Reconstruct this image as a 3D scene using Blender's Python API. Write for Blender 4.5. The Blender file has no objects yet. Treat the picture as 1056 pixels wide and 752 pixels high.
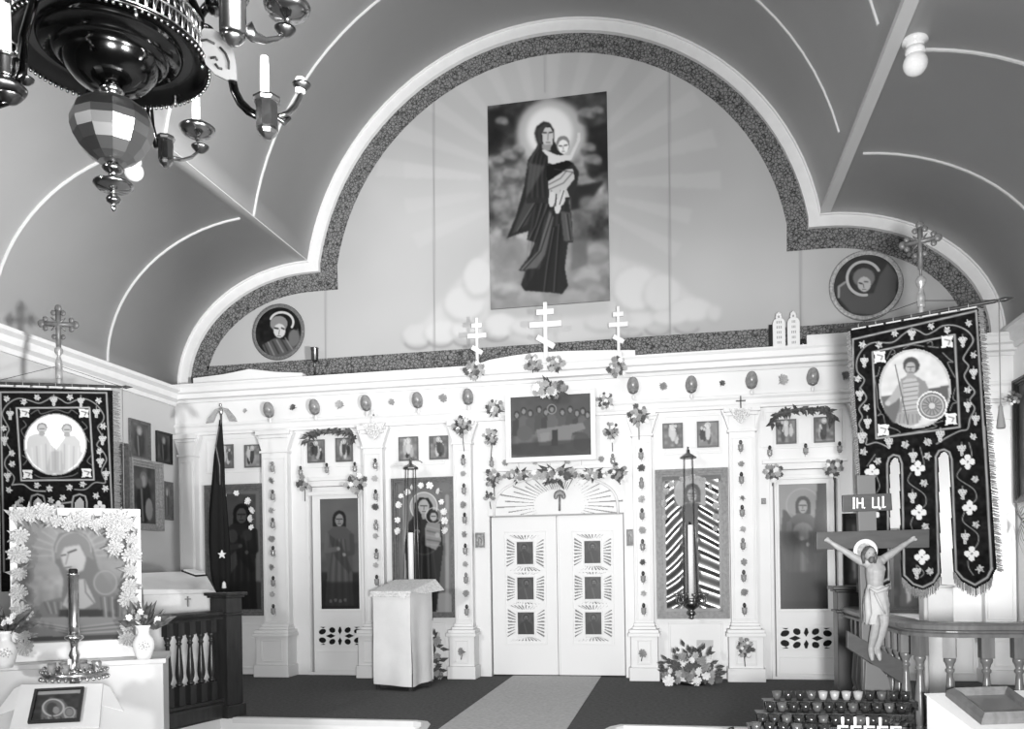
import bpy, bmesh, math, random
import numpy as np
from mathutils import Vector, Matrix
random.seed(7); NP = np.random.RandomState(5)
SC = bpy.context.scene
COL = SC.collection
PI = math.pi
# ------------------------------------------------------------------ camera model (frame 1056 x 752)
FPX, YAW, ROLL, V0 = 877.0, -0.1967, -0.0153, 587.6
CAM = np.array([1.5314, -10.8703, 1.3831])
_f = np.array([math.sin(YAW), math.cos(YAW), 0.0]); _r = np.array([math.cos(YAW), -math.sin(YAW), 0.0]); _u = np.array([0, 0, 1.0])
AR = math.cos(ROLL) * _r + math.sin(ROLL) * _u
AU = math.cos(ROLL) * _u - math.sin(ROLL) * _r
AF = _f
def ray(px, py): return (px - 528) / FPX * AR - (py - V0) / FPX * AU + AF
def on(px, py, ax, val):
    d = ray(px, py); t = (val - CAM[ax]) / d[ax]; return Vector(CAM + t * d)
def wx(px, py, x): return on(px, py, 0, x)
def wy(px, py, y): return on(px, py, 1, y)
def wz(px, py, z): return on(px, py, 2, z)
def dep(px, py, D): return Vector(CAM + ray(px, py) * D)
cd = bpy.data.cameras.new('camera'); cam = bpy.data.objects.new('camera', cd); COL.objects.link(cam)
cam.matrix_world = Matrix(((AR[0], AU[0], -AF[0], CAM[0]), (AR[1], AU[1], -AF[1], CAM[1]), (AR[2], AU[2], -AF[2], CAM[2]), (0, 0, 0, 1)))
cd.sensor_width = 36; cd.sensor_fit = 'HORIZONTAL'; cd.lens = FPX / 1056 * 36; cd.shift_x = 0; cd.shift_y = (V0 - 376) / 1056
cd.clip_start = .05; cd.clip_end = 60
SC.camera = cam
# ------------------------------------------------------------------ materials
def lin(v):
    v = np.clip(v, 0, 1); return np.where(v <= .04045, v / 12.92, ((v + .055) / 1.055) ** 2.4)
MATS = {}
def mat(name, g, rough=.6, metal=0, spec=.3, var=0, scale=8, bump=0, bscale=40, emit=0, trans=0, ior=1.45, stretch=None, detail=4, tint=None):
    """grey procedural surface: base value g with optional noise variation and bump"""
    if name in MATS: return MATS[name]
    m = bpy.data.materials.new(name); m.use_nodes = True; nt = m.node_tree; b = nt.nodes['Principled BSDF']
    b.inputs['Roughness'].default_value = rough; b.inputs['Metallic'].default_value = metal
    b.inputs['Specular IOR Level'].default_value = spec; b.inputs['IOR'].default_value = ior
    b.inputs['Base Color'].default_value = (g, g, g, 1)
    if trans: b.inputs['Transmission Weight'].default_value = trans
    if emit:
        b.inputs['Emission Color'].default_value = (1, 1, 1, 1); b.inputs['Emission Strength'].default_value = emit
    if var or bump:
        tc = nt.nodes.new('ShaderNodeTexCoord'); mp = nt.nodes.new('ShaderNodeMapping'); nt.links.new(tc.outputs['Object'], mp.inputs[0])
        if stretch: mp.inputs['Scale'].default_value = stretch
    if var:
        n = nt.nodes.new('ShaderNodeTexNoise'); n.inputs['Scale'].default_value = scale; n.inputs['Detail'].default_value = detail
        nt.links.new(mp.outputs[0], n.inputs['Vector'])
        r = nt.nodes.new('ShaderNodeValToRGB'); a, c = max(0, g * (1 - var)), min(1, g * (1 + var))
        r.color_ramp.elements[0].position = .3; r.color_ramp.elements[1].position = .7
        r.color_ramp.elements[0].color = (a, a, a, 1); r.color_ramp.elements[1].color = (c, c, c, 1)
        nt.links.new(n.outputs['Fac'], r.inputs[0]); nt.links.new(r.outputs[0], b.inputs['Base Color'])
    if bump:
        n2 = nt.nodes.new('ShaderNodeTexNoise'); n2.inputs['Scale'].default_value = bscale; n2.inputs['Detail'].default_value = 3
        nt.links.new(mp.outputs[0], n2.inputs['Vector'])
        bp = nt.nodes.new('ShaderNodeBump'); bp.inputs['Strength'].default_value = bump; bp.inputs['Distance'].default_value = .01
        nt.links.new(n2.outputs['Fac'], bp.inputs['Height']); nt.links.new(bp.outputs[0], b.inputs['Normal'])
    MATS[name] = m; return m
def paintmat(name, rough=.5, spec=.3, metal=0, bump=0):
    if name in MATS: return MATS[name]
    m = mat(name, .5, rough, metal, spec, bump=bump, bscale=300); nt = m.node_tree
    a = nt.nodes.new('ShaderNodeVertexColor'); a.layer_name = 'paint'
    nt.links.new(a.outputs['Color'], nt.nodes['Principled BSDF'].inputs['Base Color']); return m
WHITE = mat('white_gloss_paint', .70, .45, spec=.35, var=.03, scale=2)
WHITE2 = mat('white_wall_paint', .80, .6, var=.04, scale=1.5)
PLASTER = mat('vault_board_paint', .55, .55, spec=.3, var=.05, scale=.7, bump=.02, bscale=8)
BATTEN = mat('pale_batten_paint', .62, .5)
ARCHW = mat('arch_moulding_paint', .68, .5, var=.03)
DWOOD = mat('dark_varnished_wood', .028, .32, spec=.5, var=.35, scale=6, stretch=(4, 4, .6))
MWOOD = mat('red_brown_varnished_wood', .10, .3, spec=.5, var=.25, scale=6, stretch=(4, 4, .6))
CRWOOD = mat('painted_cross_wood', .05, .55, spec=.3, var=.12, scale=9, stretch=(1, 1, 5))
GILT = mat('gilt_frame', .30, .38, metal=.35, spec=.5, var=.25, scale=40, bump=.25, bscale=90)
GFRAME = mat('dull_gilt_frame', .13, .45, metal=.25, var=.25, scale=30)
BLACKF = mat('black_frame', .015, .35, spec=.5)
BRASS = mat('polished_brass', .40, .17, metal=1, var=.12, scale=12)
DBRASS = mat('tarnished_brass', .16, .28, metal=1, var=.3, scale=20)
SILVER = mat('silver_metal', .60, .25, metal=1, var=.15, scale=25)
WAX = mat('white_wax', .85, .5, spec=.4)
BLACK = mat('flat_black', .01, .7)
CLOTH = mat('white_cloth', .70, .85, spec=.1, var=.04, scale=5, bump=.15, bscale=30)
LEAF = mat('dark_leaf', .085, .5, var=.5, scale=30)
LEAF2 = mat('pale_leaf', .26, .5, var=.5, scale=30)
CARPET = mat('dark_carpet', .11, .95, spec=.05, var=.22, scale=26, bump=.5, bscale=240, detail=8)
RUNNER = mat('pale_carpet_runner', .50, .95, spec=.05, var=.14, scale=30, bump=.5, bscale=240, detail=8)
NAVE = mat('pale_floorboards', .42, .5, var=.1, scale=3, stretch=(6, .5, 1))
DRED = mat('dark_votive_glass', .03, .15, spec=.7, trans=.25)
CLEAR = mat('clear_votive_glass', .6, .1, spec=.6, trans=.55)
MILK = mat('milk_glass', .80, .2, spec=.5)
EGG = mat('frosted_lamp_glass', .22, .25, spec=.5, var=.3, scale=18)
FLAME_GLASS = mat('dark_bulb_glass', .03, .2, spec=.6)
PORC = mat('porcelain', .8, .2, spec=.5, var=.12, scale=9)
FL = [mat('white_petal', .78, .7, var=.06, scale=60), mat('pale_petal', .42, .7, var=.2, scale=60), mat('mid_petal', .30, .7, var=.3, scale=60), mat('dark_petal', .12, .7, var=.3, scale=60), mat('cream_petal', .50, .7, var=.12, scale=60)]
# ------------------------------------------------------------------ mesh builder
class MB:
    def __init__(s): s.v = []; s.f = []; s.sm = []
    def add(s, vs, fs, smooth=False):
        b = len(s.v); s.v += [tuple(p) for p in vs]; s.f += [tuple(b + i for i in f) for f in fs]; s.sm += [smooth] * len(fs); return s
    def box(s, c, d, rz=0, m=None):
        x, y, z = d[0] / 2, d[1] / 2, d[2] / 2
        vs = [Vector((a * x, b * y, e * z)) for e in (-1, 1) for b in (-1, 1) for a in (-1, 1)]
        if m is not None: vs = [m @ p for p in vs]
        elif rz: R = Matrix.Rotation(rz, 3, 'Z'); vs = [R @ p for p in vs]
        c = Vector(c); vs = [p + c for p in vs]
        return s.add(vs, [(0, 2, 3, 1), (4, 5, 7, 6), (0, 1, 5, 4), (2, 6, 7, 3), (0, 4, 6, 2), (1, 3, 7, 5)])
    def bx(s, x0, x1, y0, y1, z0, z1): return s.box(((x0 + x1) / 2, (y0 + y1) / 2, (z0 + z1) / 2), (abs(x1 - x0), abs(y1 - y0), abs(z1 - z0)))
    def lathe(s, prof, c=(0, 0, 0), n=20, smooth=True, axis=None, sx=1, sy=1, facet=None):
        """prof: list of (r, z)"""
        c = Vector(c); vs = []; R = Vector((0, 0, 1)).rotation_difference(Vector(axis)).to_matrix() if axis is not None else None
        for r, z in prof:
            for k in range(n):
                a = 2 * PI * k / n; p = Vector((r * math.cos(a) * sx, r * math.sin(a) * sy, z))
                vs.append((R @ p if R else p) + c)
        fs = []
        for i in range(len(prof) - 1):
            for k in range(n):
                k2 = (k + 1) % n; fs.append((i * n + k, i * n + k2, (i + 1) * n + k2, (i + 1) * n + k))
        if prof[0][0] > 1e-6: fs.append(tuple(reversed(range(n))))
        if prof[-1][0] > 1e-6: fs.append(tuple(range((len(prof) - 1) * n, len(prof) * n)))
        return s.add(vs, fs, smooth)
    def tube(s, pts, r, n=8, smooth=True, flat=1):
        pts = [Vector(p) for p in pts]; N = len(pts); rs = r if isinstance(r, (list, tuple)) else [r] * N
        t = (pts[1] - pts[0]).normalized(); a = t.orthogonal().normalized(); vs = []
        for i, p in enumerate(pts):
            t2 = (pts[min(i + 1, N - 1)] - pts[max(i - 1, 0)]).normalized()
            a = (a - t2 * a.dot(t2)).normalized(); b = t2.cross(a)
            for k in range(n):
                g = 2 * PI * k / n; vs.append(p + a * math.cos(g) * rs[i] + b * math.sin(g) * rs[i] * flat)
        fs = [(i * n + k, i * n + (k + 1) % n, (i + 1) * n + (k + 1) % n, (i + 1) * n + k) for i in range(N - 1) for k in range(n)]
        fs += [tuple(reversed(range(n))), tuple(range((N - 1) * n, N * n))]
        return s.add(vs, fs, smooth)
    def ball(s, c, r, n=12, m=8, sc=(1, 1, 1), R=None):
        c = Vector(c); vs = [];
        for i in range(m + 1):
            th = PI * i / m
            for k in range(n):
                a = 2 * PI * k / n; p = Vector((r * math.sin(th) * math.cos(a) * sc[0], r * math.sin(th) * math.sin(a) * sc[1], -r * math.cos(th) * sc[2]))
                vs.append((R @ p if R else p) + c)
        fs = [(i * n + k, i * n + (k + 1) % n, (i + 1) * n + (k + 1) % n, (i + 1) * n + k) for i in range(m) for k in range(n)]
        return s.add(vs, fs, True)
    def prism(s, poly, d, axis='y', smooth=False):
        """poly: list of 3-D points (planar); d: extrusion vector"""
        d = Vector(d); a = [Vector(p) for p in poly]; n = len(a)
        return s.add(a + [p + d for p in a], [tuple(range(n)), tuple(range(2 * n - 1, n - 1, -1))] + [(i, i + n, (i + 1) % n + n, (i + 1) % n) for i in range(n)], smooth)
    def xz(s, pts, y0, y1): return s.prism([(x, y0, z) for x, z in pts], (0, y1 - y0, 0))
    def sweep(s, prof, path, closed=False):
        """prof: (out, z) polygon profile swept along horizontal path of (x, y) points with mitres; out = to the right-hand side"""
        n = len(prof); P = [Vector((p[0], p[1])) for p in path]; N = len(P); vs = []
        for i in range(N):
            a = (P[i] - P[i - 1]).normalized() if i > 0 or closed else None
            b = (P[(i + 1) % N] - P[i]).normalized() if i < N - 1 or closed else None
            a = a or b; b = b or a; na = Vector((a.y, -a.x)); nb = Vector((b.y, -b.x)); m = (na + nb); m = m / max(.2, m.dot(na)) if m.length > 1e-6 else na
            for o, z in prof: vs.append((P[i].x + m.x * o, P[i].y + m.y * o, z))
        fs = [(i * n + k, i * n + (k + 1) % n, ((i + 1) % N) * n + (k + 1) % n, ((i + 1) % N) * n + k) for i in range(N if closed else N - 1) for k in range(n)]
        if not closed: fs += [tuple(range(n)), tuple(reversed(range((N - 1) * n, N * n)))]
        return s.add(vs, fs)
    def mesh(s, name, off=(0, 0, 0)):
        me = bpy.data.meshes.new(name); o = Vector(off); me.from_pydata([tuple(Vector(p) - o) for p in s.v], [], s.f)
        me.polygons.foreach_set('use_smooth', s.sm); 
        bm = bmesh.new(); bm.from_mesh(me); bmesh.ops.recalc_face_normals(bm, faces=bm.faces); bm.to_mesh(me); bm.free()
        return me
def origin(o):
    v = Vector((0, 0, 0))
    while o is not None: v += o.location; o = o.parent
    return v
def obj(name, me, m=None, parent=None, **kw):
    o = bpy.data.objects.new(name, me); COL.objects.link(o)
    if m and not me.materials: me.materials.append(m)
    o.parent = parent
    for k, v in kw.items(): o[k] = v
    return o
def part(name, mb, m, parent, bevel=0, local=False, **kw):
    """mesh in world coordinates (or in the thing's own with local=True) as a child"""
    o = obj(name, mb.mesh(name, (0, 0, 0) if local else origin(parent)), m, parent, **kw)
    if bevel: bev(o, bevel)
    return o
def bev(o, w, seg=2):
    b = o.modifiers.new('bevel', 'BEVEL'); b.width = w; b.segments = seg; b.limit_method = 'ANGLE'; b.angle_limit = .7
def thing(name, label, cat, loc, group=None, rz=0):
    o = bpy.data.objects.new(name, None); COL.objects.link(o); o.empty_display_size = .05
    o.location = loc; o.rotation_euler = (0, 0, rz); o['label'] = label; o['category'] = cat; o['kind'] = 'thing'
    if group: o['group'] = group
    return o
def single(name, mb, m, label, cat, group=None, bevel=0):
    o = obj(name, mb.mesh(name), m); o['label'] = label; o['category'] = cat; o['kind'] = 'thing'
    if group: o['group'] = group
    if bevel: bev(o, bevel)
    return o
def struct(name, mb, m, parent=None, bevel=0, **kw):
    o = obj(name, mb.mesh(name), m, parent)
    if parent is None: o['kind'] = 'structure'
    for k, v in kw.items(): o[k] = v
    if bevel: bev(o, bevel)
    return o
ORD = ['first', 'second', 'third', 'fourth', 'fifth', 'sixth', 'seventh', 'eighth', 'ninth', 'tenth', 'eleventh', 'twelfth', 'thirteenth', 'fourteenth', 'fifteenth', 'sixteenth', 'seventeenth', 'eighteenth', 'nineteenth', 'twentieth'] + ['twenty-' + w for w in ('first', 'second', 'third', 'fourth', 'fifth', 'sixth', 'seventh', 'eighth', 'ninth')]
# ------------------------------------------------------------------ painted surfaces (vertex colour pictures)
class Paint:
    """a picture on the plane O + u*U + v*V; shapes are given in photo pixels of that plane (view() sets a zoomed crop)"""
    def __init__(s, O, U, V, res=.008, base=.5):
        s.O, s.U, s.V = Vector(O), Vector(U), Vector(V); s.w = max(8, int(s.U.length / res) + 1); s.h = max(8, int(s.V.length / res) + 1)
        s.a = np.full((s.h, s.w), float(base)); s.hole = np.zeros((s.h, s.w), bool); s.N = s.U.cross(s.V); s.vw = (0, 0, 1)
        s.yy, s.xx = np.mgrid[0:s.h, 0:s.w]
    @classmethod
    def rect(c, x0, x1, z0, z1, Y, res=.008, base=.5): return c((x0, Y, z1), (x1 - x0, 0, 0), (0, 0, z0 - z1), res, base)
    def view(s, ox, oy, k=1): s.vw = (ox, oy, k); return s
    def m(s, p):
        x = s.vw[0] + p[0] / s.vw[2]; y = s.vw[1] + p[1] / s.vw[2]; d = Vector(ray(x, y)); o = Vector(CAM)
        q = o + d * ((s.O - o).dot(s.N) / d.dot(s.N)) - s.O
        a, b, c = s.U.length_squared, s.U.dot(s.V), s.V.length_squared; e, f = q.dot(s.U), q.dot(s.V); D = a * c - b * b
        return ((c * e - b * f) / D * (s.w - 1), (a * f - b * e) / D * (s.h - 1))
    def uv(s): s.m = lambda p: (p[0] * (s.w - 1), p[1] * (s.h - 1)); return s     # shapes in 0..1 of the picture instead
    def mask(s, P):
        P = np.array(P); x0, y0 = np.maximum(np.floor(P.min(0)).astype(int), 0); x1, y1 = np.ceil(P.max(0)).astype(int) + 1
        x1, y1 = min(x1, s.w), min(y1, s.h); M = np.zeros((s.h, s.w))
        if x1 <= x0 or y1 <= y0: return M
        X, Y = s.xx[y0:y1, x0:x1], s.yy[y0:y1, x0:x1]; c = np.zeros(X.shape, bool); n = len(P)
        for i in range(n):
            (ax, ay), (bx, by) = P[i], P[(i + 1) % n]
            if ay == by: continue
            c ^= ((ay > Y) != (by > Y)) & (X < (bx - ax) * (Y - ay) / (by - ay) + ax)
        M[y0:y1, x0:x1] = c; return M
    def put(s, M, val, soft=0, al=1):
        for _ in range(int(soft)):
            q = np.pad(M, 1, mode='edge'); M = (q[:-2, 1:-1] + q[2:, 1:-1] + q[1:-1, :-2] + q[1:-1, 2:] + 2 * q[1:-1, 1:-1]) / 6
        if val is None: s.hole |= M > .5
        else: s.a = s.a * (1 - M * al) + val * M * al
        return s
    def poly(s, pts, val, soft=0, al=1): return s.put(s.mask([s.m(p) for p in pts]), val, soft, al)
    def ell(s, cx, cy, rx, ry, val, soft=0, al=1, rot=0, a0=0, a1=2 * PI):
        c, n = math.cos(rot), math.sin(rot); pts = []
        for k in range(36):
            t = a0 + (a1 - a0) * k / 35.0; x, y = rx * math.cos(t), ry * math.sin(t); pts.append((cx + x * c - y * n, cy + x * n + y * c))
        return s.poly(pts, val, soft, al)
    def line(s, pts, w, val, soft=0, al=1):
        Q = np.array([s.m(p) for p in pts]); a = s.m(pts[0]); b = s.m((pts[0][0] + w, pts[0][1])); e = s.m((pts[0][0], pts[0][1] + w))
        r = max(.5, (math.hypot(a[0] - b[0], a[1] - b[1]) + math.hypot(a[0] - e[0], a[1] - e[1])) / 4)
        x0, y0 = np.maximum(np.floor(Q.min(0) - r - 1).astype(int), 0); x1, y1 = np.ceil(Q.max(0) + r + 2).astype(int)
        x1, y1 = min(x1, s.w), min(y1, s.h); M = np.zeros((s.h, s.w))
        if x1 <= x0 or y1 <= y0: return s
        X, Y = s.xx[y0:y1, x0:x1], s.yy[y0:y1, x0:x1]; D = np.full(X.shape, 1e9)
        for (ax, ay), (bx, by) in zip(Q[:-1], Q[1:]):
            L = (bx - ax) ** 2 + (by - ay) ** 2 + 1e-9; t = np.clip(((X - ax) * (bx - ax) + (Y - ay) * (by - ay)) / L, 0, 1)
            D = np.minimum(D, np.hypot(X - ax - t * (bx - ax), Y - ay - t * (by - ay)))
        M[y0:y1, x0:x1] = np.clip(r + .5 - D, 0, 1); return s.put(M, val, soft, al)
    def curve(s, pts, w, val, soft=0, al=1):
        """smooth line through the points"""
        Q = []; n = len(pts)
        for i in range(n - 1):
            a, b, c, d = pts[max(0, i - 1)], pts[i], pts[i + 1], pts[min(n - 1, i + 2)]
            for k in range(6):
                t = k / 6; Q.append(tuple(.5 * (2 * b[j] + (c[j] - a[j]) * t + (2 * a[j] - 5 * b[j] + 4 * c[j] - d[j]) * t * t + (3 * b[j] - a[j] - 3 * c[j] + d[j]) * t ** 3) for j in (0, 1)))
        return s.line(Q + [pts[-1]], w, val, soft, al)
    def ring(s, cx, cy, rx, ry, w, val, soft=0, al=1, a0=0, a1=2 * PI):
        return s.line([(cx + rx * math.cos(a0 + (a1 - a0) * k / 32), cy + ry * math.sin(a0 + (a1 - a0) * k / 32)) for k in range(33)], w, val, soft, al)
    def noise(s, cell, amp, sx=1, sy=1, M=None):
        h, w = s.h, s.w; gh, gw = int(h / cell / sy) + 3, int(w / cell / sx) + 3; g = NP.rand(gh, gw) - .5
        y = s.yy / (cell * sy); x = s.xx / (cell * sx); yi, xi = y.astype(int), x.astype(int); fy, fx = y - yi, x - xi
        fy = fy * fy * (3 - 2 * fy); fx = fx * fx * (3 - 2 * fx)
        n = (g[yi, xi] * (1 - fx) + g[yi, xi + 1] * fx) * (1 - fy) + (g[yi + 1, xi] * (1 - fx) + g[yi + 1, xi + 1] * fx) * fy
        s.a = s.a + 2 * amp * n * (1 if M is None else M); return s
    def build(s, name, m, parent=None, thick=0, off=0, wave=None, **kw):
        """grid mesh carrying the picture"""
        w, h = s.w, s.h; org = origin(parent) if parent is not None else Vector((0, 0, 0)); nrm = s.N.normalized()
        u = np.linspace(0, 1, w); v = np.linspace(0, 1, h); P = np.array(s.O - org)[None, None] + u[None, :, None] * np.array(s.U) + v[:, None, None] * np.array(s.V)
        if wave is not None: P = P + np.array(nrm) * wave(u[None, :], v[:, None])[:, :, None]
        idx = np.arange(w * h).reshape(h, w); F = np.stack([idx[:-1, :-1], idx[1:, :-1], idx[1:, 1:], idx[:-1, 1:]], -1)
        keep = ~(s.hole[:-1, :-1] & s.hole[1:, 1:]) ; F = F[keep].reshape(-1, 4)
        used = np.unique(F); remap = np.zeros(w * h, int); remap[used] = np.arange(len(used)); F = remap[F]
        me = bpy.data.meshes.new(name); me.vertices.add(len(used)); me.vertices.foreach_set('co', P.reshape(-1, 3)[used].astype(np.float32).ravel())
        me.loops.add(F.size); me.loops.foreach_set('vertex_index', F.ravel().astype(np.int32)); me.polygons.add(len(F))
        me.polygons.foreach_set('loop_start', np.arange(0, F.size, 4, dtype=np.int32)); me.polygons.foreach_set('use_smooth', np.ones(len(F), bool)); me.update(calc_edges=True)
        ca = me.color_attributes.new('paint', 'FLOAT_COLOR', 'POINT'); g = lin(s.a.ravel()[used]); C = np.stack([g, g, g, np.ones_like(g)], -1)
        ca.data.foreach_set('color', C.astype(np.float32).ravel())
        o = obj(name, me, m, parent, **kw)
        if thick:
            sd = o.modifiers.new('thickness', 'SOLIDIFY'); sd.thickness = thick; sd.offset = -1
        return o
PAINTM = paintmat('oil_painting', .42, .35)
PAINTG = paintmat('glazed_print', .3, .4)
PAINTD = paintmat('matt_print', .8, .08)
MURAL = paintmat('mural_paint', .7, .15)
EMBROID = paintmat('embroidered_velvet', .85, .12, bump=.3)
PLATE = paintmat('painted_board', .5, .3)
# ================================================================== the setting
YB = .12; XC = -.083; XL, XR = -5.43, 5.30; XLW = -5.35; ZN = -.17; YR = -19.5
VR = 3.397; VZ = 5.10; CH = 3.35; CZ = 5.665; SB = 1.615; SZ = 4.05
def centre_arc(off, n=40):
    a0 = math.asin((CZ - VZ) / VR); return [(XC - (VR - off) * math.cos(a), VZ + (VR - off) * math.sin(a)) for a in [a0 + (PI - 2 * a0) * k / n for k in range(n + 1)]]
def side_arc(sg, off, n=18):
    """from the wall up to the crease"""
    cx = XC + sg * CH; A = (XR - cx) if sg > 0 else (cx - XL)
    return [(cx + sg * (A - off) * math.cos(t), SZ + (SB - off) * math.sin(t)) for t in [PI / 2 * k / n for k in range(n + 1)]]
def outline(off):
    L = side_arc(-1, off); R = side_arc(1, off)[::-1]; C_ = centre_arc(off)
    return L + [(XC - CH + off, CZ - off)] + C_ + [(XC + CH - off, CZ - off)] + R
def strip(mb, A, B, y0, y1):
    n = len(A)
    vs = [(x, y0, z) for x, z in A] + [(x, y0, z) for x, z in B] + [(x, y1, z) for x, z in A] + [(x, y1, z) for x, z in B]
    fs = []
    for i in range(n - 1):
        fs += [(i, i + 1, n + i + 1, n + i), (2 * n + i, 3 * n + i, 3 * n + i + 1, 2 * n + i + 1), (n + i, n + i + 1, 3 * n + i + 1, 3 * n + i), (i, 2 * n + i, 2 * n + i + 1, i + 1)]
    fs += [(0, n, 3 * n, 2 * n), (n - 1, 3 * n - 1, 4 * n - 1, 2 * n - 1)]
    return mb.add(vs, fs)
# floors
mb = MB().bx(XL - .2, XR + .2, YR - .2, -3.0, ZN - .12, ZN); struct('floor', mb, NAVE)
mb = MB()
pl = [(XL - .1, .2), (XL - .1, -8.2), (-3.62, -8.2), (-2.86, -3.36), (-.90, -3.36), (-.80, -3.40), (-.74, -3.52), (-.70, -3.75), (-.66, -4.6), (.80, -4.6), (.86, -3.72), (.93, -3.46), (1.0, -3.36), (2.80, -3.36), (2.80, -5.3), (3.02, -5.72), (XR + .1, -5.78), (XR + .1, .2)]
mb.prism([(x, y, ZN + .001) for x, y in pl], (0, 0, -ZN - .013)); struct('floor_platform', mb, WHITE2)
mb = MB().prism([(x, y, -.012) for x, y in pl], (0, 0, .012)); struct('floor_carpet', mb, CARPET)
def edge_strip(path, nm):
    m_ = MB(); m_.sweep([(-.035, .004), (.03, .004), (.03, -.05), (.0, -.05), (0, -.014), (-.035, -.014)][::-1], path); return struct(nm, m_, ARCHW)
edge_strip([(-2.72, -3.36), (-.90, -3.36), (-.80, -3.40), (-.74, -3.52), (-.70, -3.75), (-.66, -4.6)], 'trim_1')
edge_strip([(.80, -4.6), (.86, -3.72), (.93, -3.46), (1.0, -3.36), (2.72, -3.36)], 'trim_2')
mb = MB(); P0 = [(-.631, -.03), (.507, -.03), (.553, -4.58), (-.545, -4.58)]; mb.prism([(x, y, .0005) for x, y in P0], (0, 0, .008))
single('carpet_runner', mb, RUNNER, 'pale grey carpet runner leading up to the royal doors', 'carpet')
# walls
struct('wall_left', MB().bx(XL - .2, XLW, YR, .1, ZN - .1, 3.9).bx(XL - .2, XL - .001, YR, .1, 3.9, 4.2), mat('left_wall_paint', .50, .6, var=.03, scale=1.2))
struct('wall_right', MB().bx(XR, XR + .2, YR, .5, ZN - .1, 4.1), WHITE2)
struct('wall_rear', MB().bx(XL - .2, XR + .2, YR - .2, YR, ZN - .1, 9), mat('rear_wall_paint', .3, .7))
# vaults
def vault(name, A):
    n = len(A); mb = MB(); vs = [(x, YB + .3, z) for x, z in A] + [(x, YR, z) for x, z in A]
    B = []
    for i, (x, z) in enumerate(A):
        a = Vector(A[max(0, i - 1)]); b = Vector(A[min(n - 1, i + 1)]); t = (b - a).normalized(); B.append((x - t.y * .12, z + t.x * .12))
    strip(mb, A, B, YB + .3, YR); mb.sm = [True] * len(mb.f)
    o = struct(name, mb, PLASTER); return o
vault('ceiling', centre_arc(0)); vault('ceiling_side', side_arc(-1, 0)); vault('ceiling_side', side_arc(1, 0)[::-1])
# crease beams
for i, sg in enumerate((-1, 1)):
    cx = XC + sg * CH; x0, x1 = (cx - (.012 if sg > 0 else .001) * sg, cx + (.10 if sg > 0 else .004) * sg)
    struct(f'trim_{3 + i}', MB().bx(x0, x1, YB, YR, CZ - .008, CZ + .05), PLASTER)
# wall cornices along the side walls
for i, sg in enumerate((-1, 1)):
    xw = XLW if sg < 0 else XR; dz = -.10 if sg < 0 else 0; ks = 1.3 if sg < 0 else 1
    prof = [(0, 3.82), (.03, 3.82), (.04, 3.87), (.09, 3.90), (.10, 3.97), (.15, 4.0), (.15, 4.04), (0, 4.06)]
    prof = [(o_ * ks - (.09 if sg < 0 and o_ == 0 else 0), z_ + dz) for o_, z_ in prof]
    mb = MB().sweep(prof, [(xw, YR), (xw, -.2)] if sg < 0 else [(xw, -.2), (xw, YR)])
    struct(f'trim_{5 + i}', mb, ARCHW)
# battens over the vaults
k = 7
for Y_ in (-1.48, -3.28, -5.08, -6.9):
    for A, B in ((centre_arc(0)[:-1], centre_arc(.016)[:-1]), (side_arc(-1, 0)[:-1], side_arc(-1, .016)[:-1]), (side_arc(1, 0)[:-1], side_arc(1, .016)[:-1])):
        mb = MB(); strip(mb, A, B, Y_ - .012, Y_ + .012); struct(f'trim_{k}', mb, BATTEN if A is not None else None); k += 1
# white arch moulding and its thin outer bead against the upper wall
mb = MB(); strip(mb, outline(.02), outline(.15), YB, YB - .07); strip(mb, outline(.0), outline(.02), YB, YB - .10); struct('trim_30', mb, ARCHW)
# stencilled dark border painted inside the arch, and above the screen
def stencil_mat():
    m = mat('stencilled_border', .11, .75, spec=.1); nt = m.node_tree; b = nt.nodes['Principled BSDF']
    tc = nt.nodes.new('ShaderNodeTexCoord'); vo = nt.nodes.new('ShaderNodeTexVoronoi'); vo.feature = 'DISTANCE_TO_EDGE'; vo.inputs['Scale'].default_value = 26
    nz = nt.nodes.new('ShaderNodeTexNoise'); nz.inputs['Scale'].default_value = 30
    nt.links.new(tc.outputs['Object'], vo.inputs['Vector']); nt.links.new(tc.outputs['Object'], nz.inputs['Vector'])
    ad = nt.nodes.new('ShaderNodeMath'); ad.operation = 'MULTIPLY_ADD'; ad.inputs[1].default_value = .25; nt.links.new(nz.outputs['Fac'], ad.inputs[0]); nt.links.new(vo.outputs['Distance'], ad.inputs[2])
    r = nt.nodes.new('ShaderNodeValToRGB'); r.color_ramp.elements[0].position = .12; r.color_ramp.elements[1].position = .3
    r.color_ramp.elements[0].color = (.03, .03, .03, 1); r.color_ramp.elements[1].color = (.19, .19, .19, 1)
    nt.links.new(ad.outputs[0], r.inputs[0]); nt.links.new(r.outputs[0], b.inputs['Base Color']); return m
STEN = stencil_mat()
mb = MB(); strip(mb, outline(.15), outline(.40), YB, YB - .006); struct('trim_31', mb, STEN)
mb = MB().bx(XL + .41, XR - .41, YB - .006, YB, 3.9, 4.33); struct('trim_32', mb, STEN)
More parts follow.
